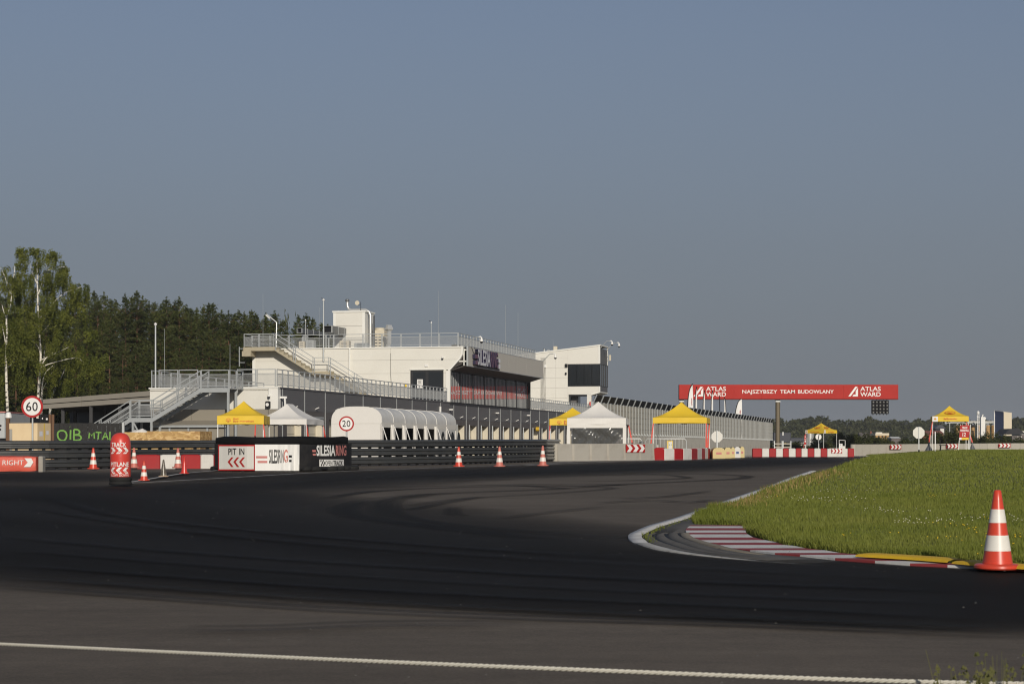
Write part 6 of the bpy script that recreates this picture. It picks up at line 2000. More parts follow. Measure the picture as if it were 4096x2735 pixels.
MB().add([(X2(150.3), 0, 0), (X2(183), .9, 0), (X2(182.5), .9, Z2(1691)), (X2(150.3), 0, Z2(1691.5)), (X2(150.3), .05, 0), (X2(183) - .05, .95, 0), (X2(182.5) - .05, .95, Z2(1691)), (X2(150.3) - .03, .05, Z2(1691.5))],
         [(0, 1, 2, 3), (7, 6, 5, 4), (3, 2, 6, 7), (1, 5, 6, 2)]).build('side_panel', M['silo_tan'] if False else M['plywood'], t)
def sidep(px, py): 
    f_ = (px - 150.3) / 32.7
    return (X2(150.3) + (X2(183) - X2(150.3)) * f_, .9 * f_ - .012, Z2(py))
for a, b, c_, d_ in ((155, 163, 1744, 1724), (172, 178, 1738, 1722)):
    MB().add([sidep(a, c_), sidep(b, c_), sidep(b, d_), sidep(a, d_)], [(0, 1, 2, 3)]).build('print', M['letter_grey'], t)
MB().add([sidep(166, 1767), sidep(168, 1767), sidep(168, 1693), sidep(166, 1693)], [(0, 1, 2, 3)]).build('edge_strip', M['yellow_tent'], t)
MB().box(X2(38), X2(48.5), .0, .06, 0, Z2(1717)).build('corner_post', M['concrete'], t)
dd = 86
t = put('timber_post', 30, dd, 'thick brown timber post between the van and the plywood crate', 'post')
w_ = 7.5 / F * dd
MB().bbox(-w_, w_, 0, .16, 0, WZ(1672, dd) - G(dd), .02).build('post', M['wood'], t)
dd = 87
t = put('box_van', -40, dd, 'grey box body of a parked van cut off by the left edge of the picture', 'van')
X2 = lambda px: WX(px, dd) - t.location.x
Z2 = lambda py: WZ(py, dd) - t.location.z
MB().bbox(X2(-260), X2(22), 0, 4.5, Z2(1752), Z2(1650), .04).build('box_body', M['galv'], t)
MB().box(X2(-260), X2(22), -.02, 4.5, Z2(1650) + .002, Z2(1645)).build('roof_edge', M['faded_red'], t)
MB().box(X2(-250), X2(20), .1, 4.3, .45, Z2(1752)).build('chassis', M['sign_black'], t)
for k, (a, b) in enumerate(((-6, 6), (-6, 4.5))):
    MB().box(X2(a), X2(b), -.012, -.001, Z2(1706 + 15 * k), Z2(1698.5 + 15 * k)).build('print', M['ink'], t)
for a in (-200, -30):
    for y in (.3, 3.6): MB().cyl((X2(a), y, .4), (X2(a), y + .25, .4), .4, n=20).build('wheel', M['rubber'], t, True)
MB().bbox(X2(-258), X2(-120), 4.5, 6.2, .5, Z2(1690), .1).build('cab', M['galv'], t)
t = put('van_hood', 34, 86.5, 'white rounded hood on the corner of the grey van', 'hood', z=WZ(1672, 86.5))
MB().lathe([(.13, 0), (.15, .02), (.13, .16), (.09, .25), (.03, .265)], 16).build('hood', M['white'], t, True)
MB().bar((-.12, 0, .1), (-.20, .3, .1), .05).bar((0, 0, -.3), (0, 0, .02), .04).build('bracket', M['galv'], t)
dd = 92
t = put('black_car', 95, dd, 'dark parked car seen as a roof line over the plywood crate', 'car', z=G(dd))
X2 = lambda px: WX(px, dd) - t.location.x
Z2 = lambda py: WZ(py, dd) - t.location.z
cp = [(X2(-60), .35), (X2(-60), .8), (X2(-20), .98), (X2(36), Z2(1674)), (X2(70), Z2(1670)), (X2(120), Z2(1671)), (X2(150), 1.0), (X2(240), .85), (X2(255), .5), (X2(250), .3)]
MB().prism(cp, 0, 1.75).build('body', M['ink'], t)
MB().prism([(X2(42), 1.0), (X2(46), Z2(1676)), (X2(90), Z2(1674)), (X2(90), 1.0)], -.012, -.002).build('window', M['glass_dark'], t)
MB().prism([(X2(95), 1.0), (X2(95), Z2(1674)), (X2(118), Z2(1676)), (X2(136), 1.0)], -.012, -.002).build('window', M['glass_dark'], t)
for a in (-15, 205):
    for y in (-.02, 1.55): MB().cyl((X2(a), y, .32), (X2(a), y + .22, .32), .32, n=20).build('wheel', M['rubber'], t, True)
MB().bbox(X2(118), X2(125), -.15, 0, .95, 1.12, .02).build('mirror', M['galv'], t)
dd = 88
t = put('black_cabinet', 176, dd, 'tall black cabinet with small white labels beside the timber fence', 'cabinet')
X2 = lambda px: WX(px, dd) - t.location.x
Z2 = lambda py: WZ(py, dd) - t.location.z
MB().bbox(X2(161), X2(194), 0, .5, 0, Z2(1656), .03).build('casing', M['ink'], t)
for a, b, c_, d_ in ((184, 191, 1679, 1672), (184, 191, 1714.5, 1709.5), (184, 191, 1727.5, 1716.5), (168, 172, 1676, 1670), (178, 192, 1707, 1703)):
    MB().box(X2(a), X2(b), -.012, -.001, Z2(c_), Z2(d_)).build('label_plate', M['white'] if c_ != 1707 else M['galv'], t)
MB().box(X2(195), X2(203), 0, .12, 0, Z2(1657)).box(X2(206), X2(216), 0, .12, 0, Z2(1657)).build('side_post', M['wood'], t)
dd = 85.5
t = put('timber_fence', 216, dd, 'black stained board fence with green graffiti lettering', 'fence')
X2 = lambda px: WX(px, dd) - t.location.x
Z2 = lambda py: WZ(py, dd) - t.location.z
px_ = 216.0; k = 0
while px_ < 488:
    nxt = min(488, px_ + random.uniform(17, 21))
    MB().box(X2(px_) + .006, X2(nxt) - .006, -.0 + .012 * (k % 2), .03 + .012 * (k % 2), .02, Z2(1691.5) + random.uniform(-.012, .012)).build('plank', M['fence_black'], t)
    px_ = nxt; k += 1
MB().box(X2(488), X2(497), -.02, .12, 0, Z2(1690)).build('fence_post', M['galv'], t)
MB().box(X2(216), X2(488), .045, .09, .3, .4).box(X2(216), X2(488), .045, .09, Z2(1702), Z2(1698)).build('fence_rail', M['fence_black'], t)
GRAF = {'O': [[(231, 1741), (232, 1730), (240, 1723), (253, 1722), (263, 1728), (267, 1740), (264, 1753), (256, 1761), (245, 1761), (235, 1753), (231, 1741)]],
        'I': [[(283, 1719), (282, 1740), (282, 1758)], [(280, 1706), (280.5, 1707)]],
        'B': [[(296, 1717), (296, 1740), (296, 1761)], [(296, 1717), (310, 1718), (319, 1726), (314, 1736), (298, 1739)], [(300, 1739), (318, 1741), (325, 1750), (318, 1759), (297, 1761)]],
        'M': [[(356, 1752), (358, 1730), (367, 1742), (376, 1729), (378, 1754)]],
        'T': [[(383, 1728), (406, 1729)], [(395, 1730), (393, 1756)]],
        'A': [[(410, 1758), (421, 1729), (433, 1758)], [(414, 1747), (431, 1746)]],
        'L': [[(440, 1726), (440, 1758), (452, 1758)]]}
for ch, strokes in GRAF.items():
    m = MB()
    for s_ in strokes:
        ln = catmull([Vector((X2(a), -.014, Z2(b))) for a, b in s_], .05) if len(s_) > 2 and ch in 'OB' else [Vector((X2(a), -.014, Z2(b))) for a, b in s_]
        wd = .030 if ch not in 'OIB' else .036
        yo = -.006 - .002 * strokes.index(s_)
        L_, R_ = [], []
        for i in range(len(ln)):
            p0, p1 = ln[max(0, i - 1)], ln[min(len(ln) - 1, i + 1)]
            v = p1 - p0; nn = Vector((-v.z, 0, v.x)).normalized() * wd
            L_.append((ln[i].x - nn.x, ln[i].y + yo, ln[i].z - nn.z)); R_.append((ln[i].x + nn.x, ln[i].y + yo, ln[i].z + nn.z))
        n_ = len(ln)
        m.add(L_ + R_, [(i, i + 1, n_ + i + 1, n_ + i) for i in range(n_ - 1)])
    m.build('graffiti_letter', M['graffiti'], t)
# white sacks and planks seen under the stair
t = put('sheeted_pile', 560, 100, 'white plastic sheeted pile under the lower stair landing', 'pile')
X2 = lambda px: WX(px, 100) - t.location.x
V_, Q_ = [], []
for i in range(13):
    for k in range(7):
        a = math.pi * k / 6
        V_.append((X2(498) + (X2(622) - X2(498)) * i / 12, -.5 * math.cos(a) , (WZ(1716, 100) - G(100)) * (.55 + .45 * math.sin(math.pi * (i + .6) / 13.2) ** .5) * math.sin(a) ** .5 + random.gauss(0, .03)))
for i in range(12): Q_ += [(i * 7 + k, i * 7 + k + 1, i * 7 + k + 8, i * 7 + k + 7) for k in range(6)]
MB().add(V_, Q_).build('sheet', M['white_tent'], t, True)

# ------------------------------------------------------------------ big bags, A-board, octagon signs, tubes by the yellow tent
bags = [(2851, 2900, 114), (2898, 2926, 116.5), (2924, 2940, 119), (2938, 2962, 121), (2960, 2978, 123)]
for i, (a, b, d) in enumerate(bags):
    t = put('water_barrel', (a + b) / 2, d, ['cream rounded crash cushion, nearest of the row, next to the last stripes', 'cream rounded crash cushion, second of the row', 'cream rounded crash cushion in the middle of the row', 'white and blue wrapped crash cushion near the far end of the row', 'cream rounded crash cushion, farthest of the row'][i], 'crash cushion', 'rounded crash cushions by the big yellow tent')
    h = WZ(1790 - i, d) - G(d); hw = (b - a) / 2 / F * d
    prof2 = [(-hw, 0), (-hw, h * .72), (-hw * .8, h * .9), (-hw * .4, h), (hw * .4, h), (hw * .8, h * .9), (hw, h * .72), (hw, 0)]
    MB().prism(prof2, 0, 1.6).build('cushion', M['white_block' if i == 3 else 'sack_cream'], t, True)
    MB().prism([(x * 1.01, z_ * 1.005) for x, z_ in prof2], .3, .38).build('strap', M['ink' if i != 3 else 'letter_grey'], t, True)
    MB().box(-hw * .45, hw * .45, -.01, -.001, h * .38, h * .58).build('printed_label', M['faded_red' if i != 3 else 'blue'], t)
dd = 107
t = put('folding_board', 2682, dd, 'small yellow and white folding board behind the blocks under the yellow tent', 'board')
X2 = lambda px: WX(px, dd) - t.location.x
Z2 = lambda py: WZ(py, dd) - t.location.z
for a, b in ((2668, 2673.5), (2674.5, 2683), (2684, 2691)):
    MB().box(X2(a), X2(b), 0, .04, 0, Z2(1762)).build('panel', M['yellow_tent'], t)
MB().box(X2(2674), X2(2689), -.008, -.001, Z2(1798), Z2(1766)).build('poster', M['off_white'], t)
for a in (2676, 2684): MB().prism([(X2(a), Z2(1781)), (X2(a + 5), Z2(1778)), (X2(a), Z2(1775))], -.014, -.009).build('arrow', M['graffiti'], t)
MB().bar((0, .04, Z2(1764)), (0, .5, 0), .03).build('stay', M['galv'], t)
def octagon(px, py, r_, d, pole_x, label, pole_front=True, z=None):
    t = put('octagon_sign', px, d, label, 'sign', z=z)
    zc = WZ(py, d) - t.location.z; r = r_ / F * d / math.cos(math.pi / 8)
    MB().prism([(r * math.cos(math.pi / 8 + k * math.pi / 4), zc + r * math.sin(math.pi / 8 + k * math.pi / 4)) for k in range(8)], 0, .02).build('plate', M['off_white'], t)
    MB().prism([(r * .985 * math.cos(math.pi / 8 + k * math.pi / 4), zc + r * .985 * math.sin(math.pi / 8 + k * math.pi / 4)) for k in range(8)], .021, .03).build('sign_face', M['red'], t)
    MB().box(-.03, .03, -.07, -.01, 0, zc + r * 1.0).build('pole', M['galv'], t)
    MB().box(-.05, .05, -.09, -.001, -.05, .22).build('pole_base', M['rubber'], t)
octagon(2868, 1746, 22, 121, 0, 'white back of an octagonal sign behind the big yellow tent leg')
octagon(3675, 1730.5, 23, 148, 0, 'white back of an octagonal sign standing on the lawn edge', z=G(148) + rise(WX(3675, 148), 148))
# crowd fence behind the barrier
for i, (a, b, d) in enumerate(((2480, 2568, 103.5), (2582, 2746, 104))):
    t = put('crowd_fence', (a + b) / 2, d, ['low grey tubular fence right of the white tent', 'low grey tubular fence under the big yellow tent'][i], 'fence', 'tubular crowd fences')
    w_ = (b - a) / 2 / F * d; h = WZ(1754, d) - G(d)
    MB().tube([Vector(p) for p in ((-w_, 0, 0), (-w_, 0, h - .12), (-w_ + .1, 0, h), (w_ - .1, 0, h), (w_, 0, h - .12), (w_, 0, 0))], .02, 7).bar((-w_, 0, .2), (w_, 0, .2), .03).build('frame', M['galv'], t, True)
    n = int(2 * w_ / .18)
    for k in range(1, n): MB().box(-w_ + 2 * w_ * k / n - .006, -w_ + 2 * w_ * k / n + .006, -.006, .006, .2, h - .02).build('bar', M['galv'], t)

# ------------------------------------------------------------------ pit wall with panels
SA, SB = (2375, 104.2), (3093, 193.0)
iA, iB = 1 / SA[1], 1 / SB[1]
pA, pB = Vector((WX(*SA), SA[1], .735)), Vector((WX(*SB), SB[1], .735))
wv = pB - pA; WL = wv.length
pw = empty('pit_wall', pA, math.atan2(wv.y, wv.x), 'long pit wall of concrete, grey panels and a leaning dark top row', 'wall')
zt = WZ(1582, 105.5) - .735
zpan = WZ(1612, 107) - .735
zc = WZ(1742, 117.5) - .735
nP = int(WL / 1.0)
step = WL / nP
con = MB().box(.01, step * 4 - .01, 0, .35, 0, zc).mesh('concrete_base', M['concrete_wall'])
pan = MB()
for k in range(5):
    z0 = zc + .03 + (zpan - zc - .03) * k / 5
    pan.box(.05, step - .05, .03, .09, z0 + .008, z0 + (zpan - zc - .03) / 5 - .008)
pan = pan.mesh('wall_panel', M['panel_wall'])
pst = MB().box(-.05, .05, .0, .15, zc, zpan + .03).prismx([(-.12, zc), (.0, zc), (.0, zc + .14)], -.03, .03).mesh('wall_post', M['galv'])
top = MB().add([(.03, .02, zpan + .02), (step * 2 - .03, .02, zpan + .02), (step * 2 + .30, -.06, zt), (.36, -.06, zt), (.03, .06, zpan + .02), (step * 2 - .03, .06, zpan + .02), (step * 2 + .30, -.02, zt + .02), (.36, -.02, zt + .02)],
               [(0, 1, 2, 3), (7, 6, 5, 4), (0, 4, 5, 1), (3, 2, 6, 7), (0, 3, 7, 4), (1, 5, 6, 2)]).mesh('top_panel', M['solar'])
brk = MB().bar((-.05, .02, zpan - .05), (.34, -.1, zt + .02), .05).mesh('top_bracket', M['galv'])
for i in range(nP):
    x = i * step
    link('wall_panel', pan, pw, (x, 0, 0)); link('wall_post', pst, pw, (x, 0, 0))
    if i % 2 == 0 and i + 2 <= nP: link('top_panel', top, pw, (x, 0, 0)); link('top_bracket', brk, pw, (x, 0, 0))
    if i % 4 == 0 and i + 4 <= nP: link('concrete_base', con, pw, (x, 0, 0))

# ------------------------------------------------------------------ gantry
dg = 200.0
gx0, gx1 = WX(2717, dg), WX(3593, dg)
gz = .735
gt_ = empty('gantry', (gx0, dg, gz), 0, 'red start gantry lettered ATLAS WARD on round steel columns', 'gantry')
gzz = lambda py: WZ(py, dg) - gz
gX = lambda px: WX(px, dg) - gx0
nbp = 8
for k in range(nbp):
    MB().box((gx1 - gx0) * k / nbp + (.004 if k else 0), (gx1 - gx0) * (k + 1) / nbp - (.004 if k < nbp - 1 else 0), 0, 1.0, gzz(1595.5), gzz(1538)).build('banner_panel', M['banner_red'], gt_)
MB().box(-.02, gx1 - gx0 + .02, .02, 1.02, gzz(1597.5), gzz(1595.5) - .003).build('bottom_edge', M['ink'], gt_)
def A_logo(px0, px1, y0, y1):
    w_ = px1 - px0
    def q(u, v): return (gX(px0 + w_ * u), -.012, gzz(y1 + (y0 - y1) * v))
    MB().add([q(0, 0), q(.24, 0), q(.96, .98), q(.72, 1)], [(0, 1, 2, 3)]).build('logo', M['white'], gt_)
    MB().add([q(.42, 0), q(1, 0), q(1, .9), q(.76, .55), q(.76, .2), q(.56, .2)], [(0, 1, 4, 5), (1, 2, 3, 4)]).build('logo', M['white'], gt_)
A_logo(2774, 2813, 1546, 1585); A_logo(3393, 3432, 1546, 1585)
for a, b in ((2824, 2904), (3441, 3523)):
    lettering('ATLAS', gX(a), gX(b), gzz(1563), gzz(1546.5), -.012, M['white'], gt_, .014)
    lettering('WARD', gX(a), gX(b), gzz(1585), gzz(1568.5), -.012, M['white'], gt_, .014)
lettering('NAJSZYBSZY', gX(2969), gX(3109), gzz(1573), gzz(1559), -.012, M['white'], gt_, .012)
lettering('TEAM', gX(3120), gX(3180), gzz(1573), gzz(1559), -.012, M['white'], gt_, .012)
lettering('BUDOWLANY', gX(3192), gX(3335), gzz(1573), gzz(1559), -.012, M['white'], gt_, .012)
M['column'] = mk('column', (.16, .13, .085), .5, var=.1, scale=.8, metal=.2)
for p in (2728, 3113.5):
    x = gX(p)
    o = MB().cyl((x, .5, 0), (x, .5, gzz(1607)), .235, n=24).build('column', M['column'], gt_, True)
    MB().box(x - .25, x + .25, .25, .75, gzz(1607), gzz(1604)).build('column_plate', M['galv'], o)
    MB().box(x - .22, x + .22, .3, .7, gzz(1604), gzz(1598)).build('column_head', M['galv'], o)
lt = empty('start_lights', (WX(3520, dg), dg - .1, gz + gzz(1656)), 0, 'black start light panel of twenty lamps hung below the gantry', 'start lights')
LZ = lambda py: WZ(py, dg) - lt.location.z
LX = lambda px: WX(px, dg) - lt.location.x
for i in range(5):
    a = 3486 + 13.8 * i
    c_ = MB().bbox(LX(a) + .01, LX(a + 13.8) - .01, 0, .3, LZ(1655), LZ(1600), .02).build('lamp_column', M['ink'], lt)
    MB().box(LX(a + 6) - .02, LX(a + 6) + .02, .1, .2, LZ(1600), LZ(1597.6)).build('hanger', M['ink'], lt)
    MB().box(LX(a + 6) - .03, LX(a + 6) + .03, .1, .2, LZ(1659), LZ(1655)).build('foot', M['ink'], lt)
    for j in range(4):
        cz_ = LZ(1608 + 13.9 * j); cx_ = LX(a + 6.6)
        MB().disc(cx_, cz_, .15, -.03, -.001, 18).build('lamp_hood', M['ink'], c_)
        m = MB(); m.lathe([(.095, 0), (.08, .03), (.045, .05), (.005, .055)], 14)
        mm_ = MB().add([(cx_ + v[0], -.032 - v[2], cz_ + v[1]) for v in m.v], m.f)
        mm_.build('lamp_lens', M['lens'], c_, True)
MB().box(LX(3480), LX(3562), .08, .2, LZ(1597.5), LZ(1596.6)).build('hanger_rail', M['ink'], lt)
MB().box(LX(3490), LX(3550), .1, .18, LZ(1659.6), LZ(1659)).build('lower_rail', M['duct'], lt)

# ------------------------------------------------------------------ feather flags behind the pit wall
def flag(px_pole, px_edge, ytop, d, label, txt=None, flip=False):
    t = put('feather_flag', px_pole, d, label, 'flag', 'white feather flags behind the pit wall', z=.735)
    zt2 = WZ(ytop, d) - .735; w_ = (px_edge - px_pole) / F * d
    pts = [(0, .3), (0, zt2 * .45), (w_ * .02, zt2 * .68), (w_ * .16, zt2 * .82), (w_ * .48, zt2 * .94), (w_ * .95, zt2)]
    ln = catmull([Vector((x, 0, z_)) for x, z_ in pts], .15)
    MB().cyl((0, 0, 0), (0, 0, .4), .03, n=8).tube(ln, .035, 6).build('pole', M['ink'], t, True)
    n = len(ln); vs, fs = [], []
    for i, p in enumerate(ln):
        e = w_ * (1.0 + .04 * math.sin(p.z * 2))
        for k in range(4):
            f_ = k / 3
            vs.append((p.x + (e - p.x) * f_, .03 * math.sin(f_ * 5 + p.z * 2.2), p.z))
    for i in range(n - 1): fs += [(i * 4 + k, i * 4 + k + 1, i * 4 + k + 5, i * 4 + k + 4) for k in range(3)]
    o = MB().add(vs, fs).build('cloth', M['white'], t, True)
    if txt:
        V2, F2 = text_geo('urban', .01)
        xs = [v[0] for v in V2]; zs = [v[1] for v in V2]
        x0, x1 = w_ * .62, w_ * .86; z0, z1 = WZ(txt[1], d) - .735, WZ(txt[0], d) - .735
        vv = [(x1 - (v[1] - min(zs)) / (max(zs) - min(zs)) * (x1 - x0), -.06, z0 + (v[0] - min(xs)) / (max(xs) - min(xs)) * (z1 - z0)) for v in V2]
        MB().add(vv, F2).build('lettering', M['red'], o)
flag(2750, 2772, 1535, 150, 'largest white feather flag, overlapping the left end of the gantry', (1592, 1622))
flag(2780, 2788, 1546, 156, 'narrow white feather flag before the gantry logo')
flag(2812, 2819, 1561, 161, 'narrow white feather flag before the first letters on the gantry')
flag(2844, 2852, 1560, 166, 'narrow white feather flag before the lower gantry word')
flag(2879, 2877.5, 1583, 171, 'dark edge-on feather flag, left one of the thin pair')
flag(2904, 2897, 1588, 176, 'thin feather flag leaning left beside the edge-on one')
flag(2940, 2967, 1594, 168, 'white feather flag standing alone below the gantry banner', (1640, 1655))

# ------------------------------------------------------------------ things around the far corner
t = put('pallet_stack', 3133, 150, 'grey slatted pallets under a yellow sheet beside the gantry column', 'pallet stack')
X2 = lambda px: WX(px, 150) - t.location.x
Z2 = lambda py: WZ(py, 150) - t.location.z
for a, b in ((3096, 3130), (3131, 3165)):
    for k in range(4): MB().box(X2(a), X2(b), 0, .8, .1 + k * .25, .2 + k * .25).build('slat', M['concrete_pale'], t)
    for q in (a, b - 3): MB().box(X2(q), X2(q + 3), -.02, .82, 0, 1.12).build('side_post', M['galv'], t)
MB().add([(X2(3104), 0, Z2(1777)), (X2(3152), 0, Z2(1777)), (X2(3146), .3, Z2(1771)), (X2(3118), .3, Z2(1773)), (X2(3104), .8, Z2(1777)), (X2(3152), .8, Z2(1777))], [(0, 1, 2, 3), (3, 2, 5, 4)]).build('sheet', M['yellow_tent'], t)
t = put('shipping_container', 3160, 300, 'dark blue container far behind the gantry column', 'container')
X2 = lambda px: WX(px, 300) - t.location.x
Z2 = lambda py: WZ(py, 300) - t.location.z
MB().bbox(X2(3094), X2(3164), 0, 8, 0, Z2(1729), .05).build('tall_body', M['navy'], t)
MB().bbox(X2(3164) + .02, X2(3219), .5, 8, 0, Z2(1750), .05).build('low_body', M['navy'], t)
MB().box(X2(3130), X2(3134), -.02, 0, Z2(1741), Z2(1727)).build('white_plate', M['white'], t)
t = put('white_car', 3205, 260, 'low white parked vehicle in front of the dark blue container', 'car')
X2 = lambda px: WX(px, 260) - t.location.x
Z2 = lambda py: WZ(py, 260) - t.location.z
MB().prism([(X2(3193), .3), (X2(3193), Z2(1770)), (X2(3215), Z2(1769)), (X2(3240), .9), (X2(3242), .3)], 0, 1.8).build('body', M['white'], t)
for a in (3200, 3234): MB().cyl((X2(a), -.02, .3), (X2(a), .2, .3), .3, n=14).build('wheel', M['rubber'], t)
t = put('guide_sign', 3221, 180, 'narrow red upright banner sign beside the small tent', 'sign')
Z2 = lambda py: WZ(py, 180) - t.location.z
o = MB().box(-.09, .09, 0, .03, Z2(1777), Z2(1740)).build('panel', M['red'], t)
MB().box(-.08, .08, -.008, -.001, Z2(1755.5), Z2(1754)).box(-.04, .04, -.008, -.001, Z2(1749), Z2(1744)).box(-.05, .05, -.008, -.001, Z2(1768), Z2(1760)).build('print', M['off_white'], o)
MB().box(-.02, .02, .03, .06, 0, Z2(1745)).build('pole', M['galv'], t)
t = put('steel_tank', 3240, 240, 'shiny steel upright tank behind the small tent', 'tank')
MB().lathe([(.45, 0), (.45, WZ(1733, 240) - .735), (.2, WZ(1728, 240) - .735)], 24).build('shell', M['steel'], t, True)
MB().cyl((-.4, -.2, 0), (-.4, -.2, 1.8), .05).build('pipe', M['galv'], t)
t = put('no_limit_sign', 3274, 195, 'round white sign with a black diagonal bar inside the small tent', 'sign')
zc2 = WZ(1747, 195) - t.location.z
MB().disc(0, zc2, 12 / F * 195, 0, .02, 30).build('plate', M['white'], t)
MB().add([(-.08, -.008, zc2 - .28), (.0, -.008, zc2 - .29), (.1, -.008, zc2 + .27), (.02, -.008, zc2 + .28)], [(0, 1, 2, 3)]).build('bar', M['ink'], t)
MB().cyl((0, .05, 0), (0, .05, zc2), .03).build('pole', M['galv'], t)
t = put('marker_board', 3369, 134.5, 'small white board with black characters and a wire frame behind the far barrier row', 'board')
X2 = lambda px: WX(px, 134.5) - t.location.x
Z2 = lambda py: WZ(py, 134.5) - t.location.z
MB().box(X2(3356), X2(3370), 0, .03, 0, Z2(1774)).build('panel', M['white'], t)
lettering('1', X2(3362), X2(3365), Z2(1781), Z2(1776.5), -.006, M['facade_grey'], t, 0)
lettering('G', X2(3361), X2(3366), Z2(1790), Z2(1784.5), -.006, M['facade_grey'], t, 0)
MB().box(X2(3371), X2(3382), .05, .3, 0, Z2(1783)).build('bin', M['off_white'], t)
MB().bar((X2(3357), .04, Z2(1775)), (X2(3357), .04, Z2(1759)), .03).bar((X2(3357), .04, Z2(1759)), (X2(3382), .04, Z2(1761)), .03).bar((X2(3381), .04, Z2(1784)), (X2(3381), .04, Z2(1761)), .03).build('frame', M['white'], t)
# marshal sign, posts and chair on the lawn
def lawn(px, d): return G(d) + rise(WX(px, d), d)
d = 146
t = put('marshal_sign', 3857, d, 'red TRACK MARSHALL 12 board on two leaning white poles', 'sign', z=lawn(3857, d))
X2 = lambda px: WX(px, d) - t.location.x
Z2 = lambda py: WZ(py, d) - t.location.z
def lean(px, py): return px + (1700 - py) * .085
def mp_(lift): return lambda px, py: (X2(lean(px, py)), -lift, Z2(py))
f = mp_(0)
def quad(nm, mat, a, b, y0, y1, l, par):
    f_ = mp_(l); return MB().add([f_(a, y0), f_(b, y0), f_(b, y1), f_(a, y1)], [(0, 1, 2, 3)]).build(nm, mat, par)
bo = MB().add([mp_(.02)(3841, 1759), mp_(.02)(3879, 1759), mp_(.02)(3879, 1700), mp_(.02)(3841, 1700), mp_(.0)(3841, 1759), mp_(.0)(3879, 1759), mp_(.0)(3879, 1700), mp_(.0)(3841, 1700)], [(0, 1, 2, 3), (7, 6, 5, 4), (0, 4, 5, 1), (3, 2, 6, 7), (0, 3, 7, 4), (1, 5, 6, 2)]).build('board', M['red'], t)
quad('footer', M['yellow_tent'], 3851, 3879, 1758.5, 1749.5, .025, bo); quad('footer', M['white'], 3841, 3850.5, 1758.5, 1749.5, .025, bo)
lettering('TRACK', 3849, 3871, 1714, 1706, 0, M['white'], bo, .03, mp_(.026)); lettering('MARSHALL', 3843, 3877, 1725, 1717, 0, M['white'], bo, .03, mp_(.026))
lettering('12', 3853, 3866, 1744, 1730, 0, M['white'], bo, .02, mp_(.026))
for a, b in ((3842, 3834), (3881, 3879)):
    MB().bar((X2(a + .5), .03, Z2(1697)), (X2(b), .03, 0), .05).build('pole', M['alu_white'], t)
MB().box(X2(3815), X2(3848), -.1, .2, 0, .04).build('foot_plate', M['sack_cream'], t)
t = put('white_stake', 3741, 149, 'thin white stake inside the left leg of the marshal tent', 'stake', z=lawn(3741, 149))
MB().box(-.035, .035, -.02, .02, -.05, WZ(1726, 149) - t.location.z).build('stake', M['alu_white'], t)
t = put('folding_chair', 3778, 148, 'black folding chair under the marshal tent', 'chair', z=lawn(3778, 148))
MB().box(-.28, .25, 0, .5, .40, .45).build('seat', M['ink'], t)
for x, y in ((-.28, .02), (.25, .02), (-.24, .46), (.22, .46)): MB().bar((x, y, 0), (x * .9, y, .42), .045).build('leg', M['ink'], t)
MB().bar((.23, .46, .42), (.2, .55, .85), .05).bar((-.23, .46, .42), (-.2, .55, .85), .05).build('back_frame', M['ink'], t)

# ================================================================== trees
def tri_cloud(centers, size, flat=.0, up=0.0, aspect=.5):
    """small randomly turned triangles at the given centres"""
    n = len(centers)
    c = np.asarray(centers)
    a = rng.normal(size=(n, 3)); a[:, 2] = a[:, 2] * (1 - flat) + up; a /= np.linalg.norm(a, axis=1)[:, None]
    b = rng.normal(size=(n, 3)); b -= a * (a * b).sum(1)[:, None]; b /= np.linalg.norm(b, axis=1)[:, None]
    s = (size * (0.6 + .8 * rng.random(n)))[:, None]
    V = np.stack([c - a * s * .5 - b * s * aspect * .5, c - a * s * .3 + b * s * aspect * .5, c + a * s * .6], 1).reshape(-1, 3)
    T = np.arange(3 * n).reshape(-1, 3)
    return V, T

